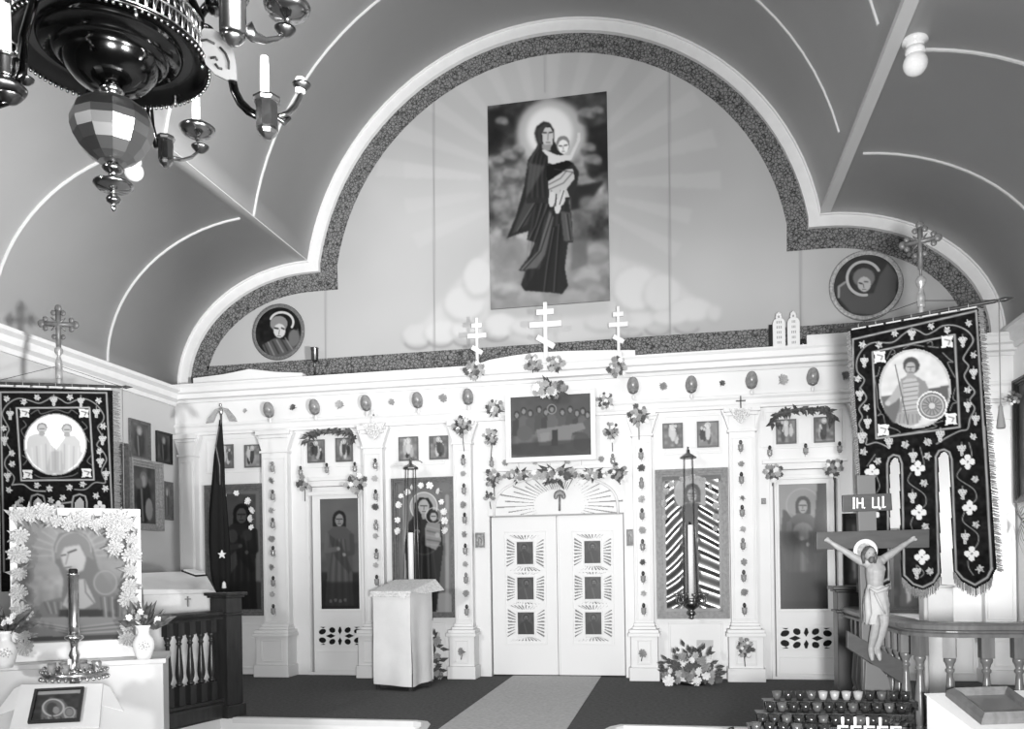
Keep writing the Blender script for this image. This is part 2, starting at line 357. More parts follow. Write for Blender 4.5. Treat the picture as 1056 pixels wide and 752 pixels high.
# upper wall with its mural of rays and clouds
W = Paint.rect(XL - .1, XR + .1, 3.8, 8.7, YB, .02, .66)
W.noise(60, .035).noise(22, .012)
c0 = (566, 190)
for k_ in range(26):
    a = -PI + PI * 1.0 * k_ / 12.5 + .1; w_ = .055
    if .55 < a < 2.6: continue
    r0, r1 = 70, 178 if a < 0 else 150
    W.poly([(c0[0] + r0 * math.cos(a - w_ * .7), c0[1] + r0 * math.sin(a - w_ * .7)), (c0[0] + r1 * math.cos(a - w_), c0[1] + r1 * math.sin(a - w_)), (c0[0] + r1 * math.cos(a + w_), c0[1] + r1 * math.sin(a + w_)), (c0[0] + r0 * math.cos(a + w_ * .7), c0[1] + r0 * math.sin(a + w_ * .7))],   .74, 2, .28)
W.poly([(415, 357), (440, 330), (470, 292), (505, 255), (505, 345), (560, 358), (690, 338), (740, 330), (720, 310), (690, 285), (660, 272), (628, 262), (628, 325), (505, 330)], .75, 9, .7)
for (x, y, rx, ry, v) in [(430, 348, 17, 13, .74), (455, 345, 19, 14, .77), (482, 342, 18, 13, .77), (515, 338, 18, 14, .76), (478, 315, 22, 20, .76), (492, 288, 16, 22, .76), (655, 300, 24, 26, .78), (682, 305, 20, 22, .76), (712, 322, 24, 14, .76), (736, 326, 8, 9, .74), (690, 330, 20, 9, .76), (655, 333, 20, 9, .76), (620, 335, 18, 9, .74), (545, 340, 20, 10, .75)]:
    W.ell(x, y, rx, ry, v - .16, 5, .45).ell(x + 1, y - 3, rx * .93, ry * .86, v, 4, .85)
for (x, y) in [(430, 352), (454, 350), (480, 349), (512, 344), (650, 341), (678, 338), (708, 336)]: W.ring(x, y, 13, 8, 2.2, .50, 1, .7, .4, PI - .3)
for px_ in (335, 447, 690, 825): W.line([(px_, 40 if 400 < px_ < 700 else 150), (px_ + 1, 395)], .8, .46, 0, .6)
W.line([(562, 46), (562, 95)], .9, .56, 0, .7)
W.ell(888, 237, 9, 7.5, .28, 1)
wo = W.build('wall_back', MURAL); wo['kind'] = 'structure'
struct('wall_behind', MB().bx(XL - .2, XR + .2, YB + .01, YB + .2, ZN - .1, 9), PLASTER)
# ================================================================== the icon screen
YF, YP, YD = -.10, -.22, -.02          # bay face, pilaster face, door face
ZT = 3.31
ICO = thing('iconostasis', 'white painted wooden icon screen spanning the whole end of the church', 'icon screen', (0, 0, 0))
def X_(px, py=560, y=YF): return wy(px, py, y).x
def Z_(px, py, y=YF): return wy(px, py, y).z
# pilaster extents (x0, x1)
PIL = [(-5.27, -5.04), (-4.03, -3.66), (-2.58, -2.31), (-1.35, -1.11), (.955, 1.19), (2.12, 2.43), (3.58, 3.90), (4.95, XR - .02)]
DL = (-3.385, -2.69); DR = (2.655, 3.35); RD = (-.905, .83)
holes = [(DL[0] - .02, DL[1] + .02, 2.55), (DR[0] - .02, DR[1] + .02, 2.55), (RD[0], RD[1], 2.60)]
# wall panel with door openings (several boards side by side make one skin)
xs = sorted([XL, XR] + [v for h in holes for v in h[:2]]); mb = MB()
for a, b in zip(xs[:-1], xs[1:]):
    z0 = 0
    for h in holes:
        if a >= h[0] - 1e-6 and b <= h[1] + 1e-6: z0 = h[2]
    mb.bx(a, b, YF, .04, z0, ZT + .06)
wp = part('wall_panel', mb, WHITE, ICO)
# raised mouldings on the bays
def rail(mb, x0, x1, z0, z1, y, w=.03, d=.02):
    for a, b, c, e in ((x0, x1, z0, z0 + w), (x0, x1, z1 - w, z1), (x0, x0 + w, z0 + w, z1 - w), (x1 - w, x1, z0 + w, z1 - w)): mb.bx(a, b, y - d, y, c, e)
BAY = [(-4.96, -4.06), (-2.22, -1.45), (1.30, 2.08), (4.04, 4.93)]
for a, b in BAY:
    mb = MB(); rail(mb, a + .04, b - .04, 2.78, 3.27, YF, .025, .015); part('panel_moulding', mb, WHITE, ICO, .004); mb = MB(); rail(mb, a + .06, b - .06, .08, .70, YF, .025, .015); part('panel_moulding', mb, WHITE, ICO, .004)
for a, b in (DL, DR):
    mb = MB(); rail(mb, a - .12, b + .12, 2.80, 3.27, YF, .025, .015)
    mb.bx(a - .14, b + .14, YF - .05, YF, 2.62, 2.665); mb.bx(a - .05, b + .05, YF - .03, YF, 2.44, 2.475)
    rail(mb, a - .06, b + .06, .001, 2.46, YF, .035, .022)
    part('door_casing', mb, WHITE, ICO, .004)
def pilaster(x0, x1, i):
    c = (x0 + x1) / 2; w = x1 - x0; root = MB(); zp = .66
    root.bx(x0, x1, YP, YF, zp, ZT - .28)
    rail(root, x0 + .02, x1 - .02, zp + .06, ZT - .36, YP, .022, .012)
    o = part('pilaster', root, WHITE, ICO, .004)
    e = .045
    prof = [(YP - .16, .0), (YP - .16, .16), (YP - .13, .19), (YP - .13, .52), (YP - .17, .55), (YP - .17, .60), (YP - .10, .64), (YP - .02, .70), (YF, .70), (YF, 0)]
    mb = MB()
    for z0, z1, d, ex in ((0, .16, .19, e + .02), (.16, .54, .155, e), (.54, .585, .20, e + .03), (.585, .625, .17, e + .015), (.625, .66, .10, e - .02), (.66, .70, .05, .01)):
        mb.bx(x0 - ex, x1 + ex, YP - d, YF, z0, z1)
    rail(mb, x0 + .03, x1 - .03, .20, .50, YP - .155, .02, .012)
    part('pedestal', mb, WHITE, o, .006)
    mb = MB()
    for z0, z1, ex, d in ((ZT - .30, ZT - .27, .02, .03), (ZT - .27, ZT - .10, .0, .0), (ZT - .10, ZT - .06, .03, .03), (ZT - .06, ZT, .06, .06)):
        mb.bx(x0 - ex, x1 + ex, YP - d, YF, z0, z1)
    for s_ in (-1, 1):
        xe = x0 if s_ < 0 else x1
        mb.prism([(xe, YP, ZT - .28), (xe, YP, ZT - .02), (xe + s_ * .09, YP, ZT - .02), (xe + s_ * .05, YP, ZT - .12)], (0, .1, 0))
    part('capital', mb, WHITE, o, .004)
for i, (a, b) in enumerate(PIL): pilaster(a, b, i)
# entablature: architrave, frieze, cornice
mb = MB().sweep([(0, ZT), (.06, ZT), (.06, ZT + .03), (.075, ZT + .05), (.075, ZT + .10), (.10, ZT + .125), (.10, ZT + .15), (.07, ZT + .16), (.07, 3.78), (0, 3.78)], [(XL, -.10), (XR, -.10)])
part('frieze', mb, WHITE, ICO)
mb = MB().sweep([(0, 3.755), (.10, 3.755), (.12, 3.79), (.18, 3.80), (.19, 3.86), (.23, 3.875), (.24, 3.94), (.26, 3.965), (.26, 3.985), (-.20, 4.0)], [(XL, -.10), (XR, -.10)])
part('cornice', mb, WHITE, ICO)
# pediments on the cornice
YQ = -.20
def ped(pts, y=YQ):
    P = [wy(x, z, y) for x, z in pts]; base = 3.985
    q = [(P[0].x, base)] + [(p.x, p.z) for p in P] + [(P[-1].x, base)]
    m_ = MB().xz(q, y, y + .16); return m_
part('pediment', ped([(199, 390), (230, 386), (257, 380.5), (284, 383.5), (311.5, 384.5)]), WHITE, ICO, .004)
part('pediment', ped([(484, 378.5), (505, 371), (530, 366.5), (552, 363.5), (582, 362), (625, 361), (655, 361)]), WHITE, ICO, .004)
part('pediment', ped([(832, 345.5), (870, 343), (905, 338), (925, 336), (960, 340), (1015, 338)]), WHITE, ICO, .004)
# arched head over the royal doors: pierced sunburst on a grey backing
sb = Paint.rect(RD[0] - .02, RD[1] + .02, 2.08, 2.62, YF - .004, .006, .85)
sb.a += 0
cx_, cy_ = 577, 520
for k_ in range(60):
    a = PI * 2 * k_ / 60 + .05; ca, sa = math.cos(a), math.sin(a)
    e0 = 1 / math.hypot(ca / 26, sa / 15); e1 = 1 / math.hypot(ca / 66, sa / 27) * (1 if k_ % 2 else .86)
    a2 = .016 if abs(ca) > .5 else .036
    pts = []
    for (e, d) in ((e0, -a2 * .8), (e1, -a2), (e1, a2), (e0, a2 * .8)): pts.append((cx_ + e * math.cos(a + d), cy_ + e * math.sin(a + d)))
    if sa > 0 and pts[1][1] > 531: 
        t = (531 - cy_) / (e1 * sa); e2 = e1 * t
        if e2 < e0 + 2: continue
        pts = [(cx_ + e * math.cos(a + d), cy_ + e * math.sin(a + d)) for (e, d) in ((e0, -a2 * .8), (e2, -a2), (e2, a2), (e0, a2 * .8))]
    sb.poly(pts, None)
o = sb.build('sunburst_panel', PLATE, ICO, .02)
part('sunburst_backing', MB().bx(RD[0] - .02, RD[1] + .02, YF + .03, YF + .05, 2.08, 2.62), mat('grey_backing', .30, .7), ICO)
mb = MB(); n_ = 24; pts = [(-.04 - .80 * math.cos(PI * k_ / n_), 2.07 + .50 * math.sin(PI * k_ / n_) ** .6) for k_ in range(n_ + 1)]
mb.tube([(x, YF - .012, z) for x, z in pts], .018, 6)
part('arch_bead', mb, WHITE, ICO)
# small carved cross of rays in the sunburst: dark fluted ornament
mb = MB(); c = wy(577, 511, YF - .03)
for k_ in range(9):
    a = PI * k_ / 8; mb.ball((c.x + .05 * math.cos(a), YF - .02, c.z + .045 * math.sin(a) - .01), .03, 8, 6, (1, .5, 1.3))
mb.tube([(c.x, YF - .02, c.z), (wy(577, 531, YF - .02).x, YF - .02, wy(577, 527, YF - .02).z)], .016, 6)
part('carved_finial', mb, mat('worn_gilding', .22, .5, metal=.3, var=.4, scale=60), ICO)
# ------------------------------------------------------------------ doors
def fret(P, cx, cy, hw, hh, iw, ih):
    """pierced rays between an inner rectangle and an outer one, photo px"""
    for sx in (-1, 1):
        for k_ in range(8):
            t = -1 + 2 * (k_ + .5) / 8; y = cy + t * hh * .85
            P.poly([(cx + sx * (iw + 1.2), cy + t * ih * .8 - .6), (cx + sx * (hw - .3), y - 1.3), (cx + sx * (hw - 1.2), y + .1), (cx + sx * (hw - .3), y + 1.1), (cx + sx * (iw + 1.2), cy + t * ih * .8 + .5)], None)
    for sy in (-1, 1):
        for k_ in range(9):
            t = -1 + 2 * (k_ + .5) / 9; x = cx + t * hw * .9
            P.poly([(cx + t * iw * .8 - .6, cy + sy * (ih + 1.5)), (x - 1.1, cy + sy * (hh - .4)), (x + .8, cy + sy * (hh - .4)), (cx + t * iw * .8 + .5, cy + sy * (ih + 1.5))], None)
GREYB = mat('fretwork_shade_backing', .22, .7)  # grey put in for the shadow seen through the slits
def bust(P, cx, top, h, robe, bg=None, halo=None, skin=.5, beard=True, hair=.1):
    r = h * .13
    if halo: P.ell(cx, top + r * 1.3, r * 1.9, r * 2, halo, 1, .6)
    P.poly([(cx - h * .36, top + h), (cx - h * .32, top + h * .5), (cx - h * .13, top + h * .36), (cx + h * .13, top + h * .36), (cx + h * .32, top + h * .5), (cx + h * .36, top + h)], robe, 1)
    P.ell(cx, top + r * 1.2, r * 1.15, r * 1.35, hair, 1).ell(cx, top + r * 1.5, r * .8, r * 1.1, skin, 1)
    if beard: P.ell(cx, top + r * 2.4, r * .7, r * .8, hair + .08, 1)
    P.line([(cx - r * .45, top + r * 1.25), (cx + r * .45, top + r * 1.25)], max(.8, r * .2), skin * .45)
    P.line([(cx - h * .1, top + h * .45), (cx + h * .05, top + h)], h * .05, min(1, robe + .15), 1, .7)
    return P
def door_leaf(x0, x1, name, label, icons, vx):
    t = thing(name, label, 'door', ((x0 + x1) / 2, YD, .015))
    P = Paint.rect(x0 + .004, x1 - .004, .02, 2.065, YD - .03, .0065, .855)
    for (px, py) in icons: fret(P, px, py, 20, 19 if py != icons[1][1] else 17, 9.6, 12.5)
    o = P.build('door_panel', PLATE, t, .03)
    part('fretwork_shade_backing', MB().bx(x0 + .01, x1 - .01, YD + .005, YD + .015, .03, 2.05), GREYB, t)
    mb = MB(); 
    for (px, py) in icons:
        a = wy(px - 10, py - 13, YD - .032); b = wy(px + 10, py + 13, YD - .032); rail(mb, a.x, b.x, b.z, a.z, YD - .03, .018, .012)
    a = wy(icons[0][0] - 22, icons[0][1] - 22, YD - .03); b = wy(icons[2][0] + 22, icons[2][1] + 22, YD - .03); rail(mb, a.x, b.x, b.z, a.z, YD - .03, .014, .01)
    part('moulding', mb, WHITE, t, .003)
    for k_, (px, py) in enumerate(icons):
        a = wy(px - 8.6, py - 11.3, YD - .036); b = wy(px + 8.6, py + 11.3, YD - .036)
        Q = Paint.rect(a.x, b.x, b.z, a.z, YD - .036, .006, .22).noise(8, .05)
        bust(Q, px + vx[k_], py - 9, 20, .17 + .06 * (k_ % 2), halo=.30, skin=.40)
        Q.build('icon_panel', PAINTM, t, 0, label=['painted icon at the top', 'painted icon in the middle', 'painted icon at the bottom'][k_])
    mb = MB(); xm = x1 - .012 if x0 < -.3 else x0 + .012
    mb.bx(xm - .012, xm + .012, YD - .042, YD - .03, .03, 2.05); part('meeting_strip', mb, WHITE, t, .003)
door_leaf(RD[0] + .012, -.035, 'royal_door', 'white fretwork royal door leaf nearer the white draped lectern', [(541.5, 570.5), (542, 607), (542.5, 643)], (-1, 1, 0))
door_leaf(-.03, RD[1] - .012, 'royal_door', 'white fretwork royal door leaf nearer the hanging candle lamp', [(611, 569.5), (611.5, 606.5), (612, 643)], (0, 1, 0))
# ------------------------------------------------------------------ painted figures
def robe_figure(P, cx, top, H, robe, skin=.5, hair=.1, halo=None, wings=None, sway=0, light=.12, dark=.1, hr=.075):
    """standing robed figure in photo px: head top at `top`, height H"""
    r = H * hr
    if wings is not None:
        for s in (-1, 1): P.poly([(cx + s * H * .06, top + H * .2), (cx + s * H * .19, top + H * .12), (cx + s * H * .22, top + H * .45), (cx + s * H * .15, top + H * .75), (cx + s * H * .08, top + H * .5)], wings, 2)
    if halo is not None: P.ell(cx, top + r * 1.1, r * 2.1, r * 2.1, halo, 1, .8).ring(cx, top + r * 1.1, r * 2.1, r * 2.1, 1, min(1, halo + .12), 1, .7)
    P.poly([(cx - H * .05, top + H * .16), (cx + H * .05, top + H * .16), (cx + H * .125, top + H * .22), (cx + H * .15, top + H * .42), (cx + H * .13, top + H * .55), (cx + H * .15 + sway, top + H), (cx - H * .15 + sway, top + H), (cx - H * .12, top + H * .55), (cx - H * .15, top + H * .45), (cx - H * .125, top + H * .22)], robe, 1)
    for k in range(7):
        x = cx + H * (-.10 + .033 * k); P.line([(x * .6 + cx * .4, top + H * .3), (x + sway * .5, top + H * .65), (x + (k - 3) * H * .006 + sway, top + H)], H * .012, robe + (light if k % 2 else -dark), 1, .55)
    P.poly([(cx - H * .12, top + H * .24), (cx + H * .02, top + H * .34), (cx + H * .13, top + H * .62), (cx + H * .1, top + H * .66), (cx - H * .05, top + H * .48)], max(0, robe - dark), 2, .6)
    P.line([(cx - H * .13, top + H * .26), (cx - H * .14, top + H * .42), (cx - H * .02, top + H * .40)], H * .05, robe + light * .6, 1, .8)
    P.line([(cx + H * .13, top + H * .26), (cx + H * .14, top + H * .44), (cx + H * .05, top + H * .46)], H * .05, robe - dark * .5, 1, .8)
    P.ell(cx - H * .01, top + H * .40, H * .02, H * .017, skin, 1).ell(cx + H * .05, top + H * .46, H * .018, H * .02, skin, 1)
    P.ell(cx, top + r * 1.05, r * .95, r * 1.1, hair, 1).poly([(cx - r * .9, top + r), (cx + r * .9, top + r), (cx + r * .95, top + r * 2.2), (cx - r * .95, top + r * 2.2)], hair, 1)
    P.ell(cx, top + r * 1.3, r * .58, r * .88, skin, 1)
    P.line([(cx - r * .4, top + r * 1.15), (cx + r * .4, top + r * 1.15)], max(.5, r * .16), skin * .4).line([(cx, top + r * 1.2), (cx - r * .05, top + r * 1.55)], max(.4, r * .12), skin * .65)
    P.line([(cx - r * .2, top + r * 1.8), (cx + r * .2, top + r * 1.8)], max(.4, r * .12), skin * .5)
    return P
def mother_child(P, cx, top, H, robe, skin=.62, halo=None, s=1, lap=False):
    """standing veiled mother holding a child (s = side of the child)"""
    r = H * .062
    if halo is not None:
        P.ell(cx, top + r * 1.3, r * 1.9, r * 2, halo, 1); P.ring(cx, top + r * 1.3, r * 1.9, r * 2, 1, min(1, halo + .2), 0)
    P.poly([(cx - r * 1.3, top + r * .9), (cx - r * .6, top + r * .05), (cx + r * .6, top + r * .05), (cx + r * 1.2, top + r * 1), (cx + r * 1.3, top + r * 2.6), (cx + H * .15, top + H * .22), (cx + H * .17, top + H * .45), (cx + H * .15, top + H * .62), (cx + H * .11, top + H), (cx - H * .12, top + H), (cx - H * .15, top + H * .6), (cx - H * .17, top + H * .42), (cx - H * .13, top + H * .22), (cx - r * 1.35, top + r * 2.6)], robe, 1)
    for k in range(8):
        x = cx + H * (-.11 + .031 * k); P.line([(x * .7 + cx * .3, top + H * .42), (x, top + H * .7), (x + (k - 4) * H * .004, top + H * .985)], H * .012, robe + (.12 if k % 2 else -.06), 1, .55)
    P.ring(cx, top + H * .38, H * .13, H * .12, H * .012, robe + .2, 1, .7, .3, 2.8)
    P.ell(cx, top + r * 1.35, r * .78, r * 1.08, skin, 1)
    P.line([(cx - r * .45, top + r * 1.2), (cx + r * .45, top + r * 1.2)], max(.6, r * .15), skin * .35).line([(cx + r * .05, top + r * 1.3), (cx, top + r * 1.75)], max(.5, r * .13), skin * .6).line([(cx - r * .2, top + r * 2), (cx + r * .25, top + r * 2)], max(.5, r * .13), skin * .45)
    P.poly([(cx - r * .4, top + r * 2.2), (cx + r * .4, top + r * 2.2), (cx + r * .2, top + r * 3.1), (cx - r * .2, top + r * 3.1)], skin * .85, 1)
    c2 = cx + s * H * .085; t2 = top + H * .115; q = r * .62
    if halo is not None: P.ring(c2, t2 + q * 1.2, q * 1.8, q * 1.8, 1, min(1, halo + .15), 0, .8)
    P.poly([(c2 - q * 1.5, t2 + q * 2.8), (c2 + q * 1.5, t2 + q * 2.8), (c2 + q * 1.7, t2 + q * 7), (c2 + q * .5, t2 + q * 9), (c2 - q * 1.9, t2 + q * 8), (c2 - q * 1.9, t2 + q * 4)], skin * .8, 1)
    for k in range(5): P.line([(c2 - q * 1.5, t2 + q * (3.6 + k)), (c2 + q * 1.5, t2 + q * (4.4 + k * .9))], q * .35, skin * (.45 if k % 2 else .95), 1, .6)
    P.ell(c2, t2 + q * 1.1, q * 1.05, q * 1.25, .12, 1).ell(c2, t2 + q * 1.45, q * .78, q * 1, skin * 1.02, 1)
    P.line([(c2 - q * .45, t2 + q * 1.3), (c2 + q * .45, t2 + q * 1.3)], max(.5, q * .2), skin * .35)
    P.ell(cx - s * H * .06, top + H * .30, H * .025, H * .018, skin, 1).ell(cx + s * H * .12, top + H * .33, H * .02, H * .024, skin, 1)
    P.line([(cx - s * H * .13, top + H * .36), (cx - s * H * .06, top + H * .305)], H * .035, robe + .1, 1)
    return P
def frame_mb(x0, x1, z0, z1, y, w, d, lip=.35):
    """mitred stepped picture frame, front at y - d"""
    mb = MB()
    for a, b, dd in ((0, w * .35, d), (w * .35, w * .7, d * .72), (w * .7, w, d * .45)):
        O = [(x0 + a, z0 + a), (x1 - a, z0 + a), (x1 - a, z1 - a), (x0 + a, z1 - a)]; I = [(x0 + b, z0 + b), (x1 - b, z0 + b), (x1 - b, z1 - b), (x0 + b, z1 - b)]
        for i in range(4):
            j = (i + 1) % 4; mb.prism([(O[i][0], y, O[i][1]), (O[j][0], y, O[j][1]), (I[j][0], y, I[j][1]), (I[i][0], y, I[i][1])], (0, -dd, 0))
    return mb
def framed(name, label, cat, rect, y, w, d, fmat, draw, res=.009, base=.3, mat_=None, group=None, view=None):
    """rect = photo px (x0,y0,x1,y1) of the outer frame on plane y-d; draw(P) paints"""
    a = wy(rect[0], rect[1], y - d * .6); b = wy(rect[2], rect[3], y - d * .6)
    t = thing(name, label, cat, ((a.x + b.x) / 2, y, b.z), group)
    if w: part('frame', frame_mb(a.x, b.x, b.z, a.z, y - .002, w, d), fmat, t)
    else: part('board', MB().bx(a.x, b.x, y - d + .001, y - .002, b.z, a.z), fmat, t)
    yy = y - (d * .3 if w else d)
    P = Paint.rect(a.x + w, b.x - w, b.z + w, a.z - w, yy, res, base); draw(P); P.build('picture', mat_ or PAINTM, t)
    if w: part('backboard', MB().bx(a.x + w * .5, b.x - w * .5, yy + .003, y - .003, b.z + w * .5, a.z - w * .5), fmat, t)
    return t
# ------------------------------------------------------------------ side doors
def side_door(D, label, panel, draw, grate, gx):
    t = thing('side_door', label, 'door', ((D[0] + D[1]) / 2, YD, .015))
    P = Paint.rect(D[0], D[1], .015, 2.545, YD - .03, .0095, .85)
    x0, y0, x1, y1 = grate; cxs = [(x0 + x1) / 2]; w = x1 - x0; h = y1 - y0; c = (x0 + x1) / 2; cy = (y0 + y1) / 2
    a = wy(x0 - 1, y0 - 1, YD - .03); b = wy(x1 + 1, y1 + 1, YD - .03); P.poly([(x0, y0), (x1, y0), (x1, y1), (x0, y1)], None)
    G = Paint.rect(a.x, b.x, b.z, a.z, YD - .032, .0045, .85)
    for s in (-1, 1):
        for e in (-1, 1):
            G.ell(c + s * w * .17, cy + e * h * .30, w * .075, h * .15, None, rot=s * e * .45)
            G.ell(c + s * w * .385, cy + e * h * .22, w * .085, h * .15, None, rot=-s * e * .3)
            G.poly([(c + s * w * .30, cy + e * h * .47), (c + s * w * .36, cy + e * h * .38), (c + s * w * .46, cy + e * h * .47)], None)
            G.poly([(c + s * w * .02, cy + e * h * .47), (c + s * w * .05, cy + e * h * .25), (c, cy + e * h * .05), (c - s * w * .0, cy + e * h * .47)], None)
        G.poly([(c + s * w * .09, cy), (c + s * w * .2, cy - h * .13), (c + s * w * .32, cy), (c + s * w * .2, cy + h * .13)], None)
    G.build('grille', PLATE, t, .012)
    P.build('door_panel', PLATE, t, .02)
    a = wy(x0, y0 - 2, YD); b = wy(x1 - .5, y1 + 2, YD); part('grille_shade_backing', MB().bx(a.x, b.x, YD + .02, YD + .03, b.z, a.z), BLACK, t)  # black sheet added for the dark behind the holes
    a = wy(panel[0], panel[1], YD - .036); b = wy(panel[2], panel[3], YD - .036)
    Q = Paint.rect(a.x, b.x, b.z, a.z, YD - .036, .009, .3); draw(Q); Q.build('painted_panel', PAINTG, t)
    mb = MB(); rail(mb, a.x - .03, b.x + .03, b.z - .03, a.z + .03, YD - .03, .03, .016); rail(mb, D[0] + .03, D[1] - .03, .06, wy(350, y1 + 5, YD).z, YD - .03, .012, .008); part('moulding', mb, WHITE, t, .003)
    return t
def dl(P):
    P.noise(14, .05).poly([(329, 514), (372, 514), (372, 560), (329, 560)], .36, 6, .7).poly([(329, 590), (372, 590), (372, 630), (329, 630)], .12, 8, .8)
    robe_figure(P, 350, 527, 98, .29, skin=.48, hair=.12, light=.1, dark=.1); P.poly([(330, 600), (372, 600), (372, 630), (330, 630)], .10, 7, .6)
    for k in range(4): P.ell(341 + k * 5, 620 - k % 2, 1.6, 1.8, .4, 1, .7)
    P.line([(329.5, 514), (329.5, 630)], 1.5, .08).line([(371, 514), (371, 630)], 1.5, .08)
side_door(DL, 'white side door with a painted robed figure, beside the white draped lectern', (330, 515, 371, 628), dl, (327, 646, 374, 666), 0)
def dr(P):
    P.noise(14, .04).poly([(800, 498), (856, 498), (856, 548), (800, 548)], .56, 8, .8).poly([(800, 560), (856, 560), (856, 632), (800, 632)], .08, 12, .9)
    robe_figure(P, 828, 512, 108, .30, skin=.55, hair=.2, halo=.5, wings=.24, light=.08, dark=.1); P.ell(828, 548, 10, 9, .50, 2, .7)
    P.poly([(802, 590), (856, 590), (856, 630), (802, 630)], .06, 9, .8).poly([(843, 498), (856, 498), (856, 570), (838, 570)], .14, 2, .85)
    P.poly([(806, 548), (824, 548), (826, 620), (806, 620)], .12, 5, .6).poly([(834, 548), (850, 548), (852, 620), (832, 620)], .10, 5, .6)
side_door(DR, 'white side door with a painted haloed angel, behind the crucifix', (803, 500, 854, 628), dr, (803, 647, 860, 670), 0)
# ------------------------------------------------------------------ large framed icons of the screen
def icon_bishop(P):
    P.noise(12, .05); P.poly([(228, 505), (270, 505), (270, 632), (228, 632)], .22, 0, .5)
    P.line([(229, 507), (266, 507), (267, 630)], 5, .42, 1, .8)
    robe_figure(P, 249, 520, 108, .10, skin=.26, hair=.05, light=.12, dark=.06, hr=.085)
    P.ell(240, 553, 5, 7, .25, 2, .7).ell(255, 552, 5, 6, .2, 2, .7).poly([(236, 575), (243, 568), (245, 582), (238, 592)], .28, 2, .6)
    P.poly([(228, 600), (270, 600), (270, 634), (228, 634)], .07, 6, .6)
framed('framed_icon', 'large gilt framed dark icon of a robed saint standing behind the flag', 'icon', (212, 501, 275, 635), YF, .085, .10, GFRAME, icon_bishop)
def icon_virgin(P):
    P.noise(10, .05).poly([(405, 495), (470, 495), (470, 636), (405, 636)], .50, 0, .5)
    P.line([(417, 512), (417, 632)], 3, .66, 1, .7); P.line([(461, 512), (461, 632)], 4, .6, 1, .7)
    P.poly([(420, 560), (459, 560), (459, 640), (420, 640)], .3, 5, .7).ell(458, 625, 14, 14, .6, 4, .8)
    mother_child(P, 437, 513, 118, .08, skin=.60, halo=.58, s=1)
framed('framed_icon', 'large gilt framed icon of a veiled mother and child behind the white draped lectern', 'icon', (404, 494, 471, 637), YF, .07, .09, GFRAME, icon_virgin)
# foil covered icon: embossed metal cover behind the frame
a = wy(675.5, 485, YF - .04); b = wy(753, 638, YF - .04)
t = thing('framed_icon', 'large framed icon under a rippled shiny metal cover behind the hanging candle lamp', 'icon', ((a.x + b.x) / 2, YF, b.z))
part('frame', frame_mb(a.x, b.x, b.z, a.z, YF - .002, .085, .07), GFRAME, t)
P = Paint.rect(a.x + .075, b.x - .075, b.z + .075, a.z - .075, YF - .022, .009, .30).noise(10, .06)
P.line([(687, 500), (687, 627), (740, 626), (741, 500), (687, 500)], 9, .58, 1, .7)
robe_figure(P, 714, 499, 126, .13, skin=.55, hair=.15, halo=.6, light=.1, dark=.05, hr=.07); P.poly([(722, 530), (732, 530), (732, 546), (722, 546)], .7, 1, .8)
P.ring(713, 512, 6, 8, 1, .2).line([(706, 512), (721, 512)], .8, .3).line([(713, 504), (713, 522)], .8, .3)
P.build('picture', PAINTM, t)
mb = MB(); nx, nz = 60, 150; x0, x1, z0, z1 = a.x + .12, b.x - .12, b.z + .13, a.z - .14
vs = []; fs = []
for j in range(nz + 1):
    for i in range(nx + 1):
        u, v = i / nx, j / nz; q = abs(u - .46); 
        ph = (v * 8.5 + q * (2.6 if u < .46 else 1.8) + .25 * math.sin(5 * v + 3 * u)) % 1.0
        h_ = .5 - .5 * math.cos(PI * (ph / .72 if ph < .72 else (1 - ph) / .28)); d = -.026 * h_ * min(1, q / .2)
        vs.append((x0 + (x1 - x0) * u, YF - .026 + d, z0 + (z1 - z0) * v))
for j in range(nz):
    for i in range(nx):
        u = abs((i + .5) / nx - .46)
        if u > .15 and (j / nz < .80 or u > .30): fs.append((j * (nx + 1) + i, j * (nx + 1) + i + 1, (j + 1) * (nx + 1) + i + 1, (j + 1) * (nx + 1) + i))
mb.add(vs, fs, True); part('metal_cover', mb, mat('rippled_foil', .26, .32, metal=1), t, label='rippled shiny metal cover')
part('backboard', MB().bx(a.x + .05, b.x - .05, YF - .019, YF - .003, b.z + .05, a.z - .05), GFRAME, t)
# last supper style group picture over the royal doors
def supper(P):
    P.noise(9, .06); P.poly([(525, 405), (615, 405), (615, 432), (525, 432)], .25, 2, .6)
    for k, x in enumerate((533, 540, 547, 556, 563, 569, 580, 588, 595, 601, 606)):
        y = 428 - 3 * math.sin(PI * k / 10) - (3 if k % 2 else 0)
        P.poly([(x - 5, y + 22), (x - 4.5, y + 7), (x, y + 4), (x + 4.5, y + 7), (x + 5, y + 22)], .2 + .12 * ((k * 3) % 4) / 3, 1).ell(x, y, 3, 4, .14, 1).ell(x, y + .5, 2, 2.8, .46, 1)
        if k == 5: P.ring(x, y, 4.6, 4.8, 1, .55, 0, .8)
    P.poly([(553, 443), (601, 436), (604, 442), (590, 447), (588, 457), (556, 460)], .42, 1).poly([(569, 444), (575, 443), (575, 460), (569, 460)], .12, 1).poly([(557, 447), (567, 446), (566, 458), (558, 459)], .48, 1, .7)
    P.ell(541, 447, 8, 8, .30, 2).ell(600, 456, 9, 10, .22, 2).poly([(527, 458), (612, 452), (612, 470), (527, 470)], .13, 3, .7)
sup = framed('framed_icon', 'white framed dark icon of a group at a table, above the royal doors', 'icon', (521, 405, 615, 474), YF - .115, .065, .05, WHITE, supper)
part('hanging_block', MB().bx(-.3, .1, YF - .115, YF - .0005, 2.9, 3.25), WHITE, sup)
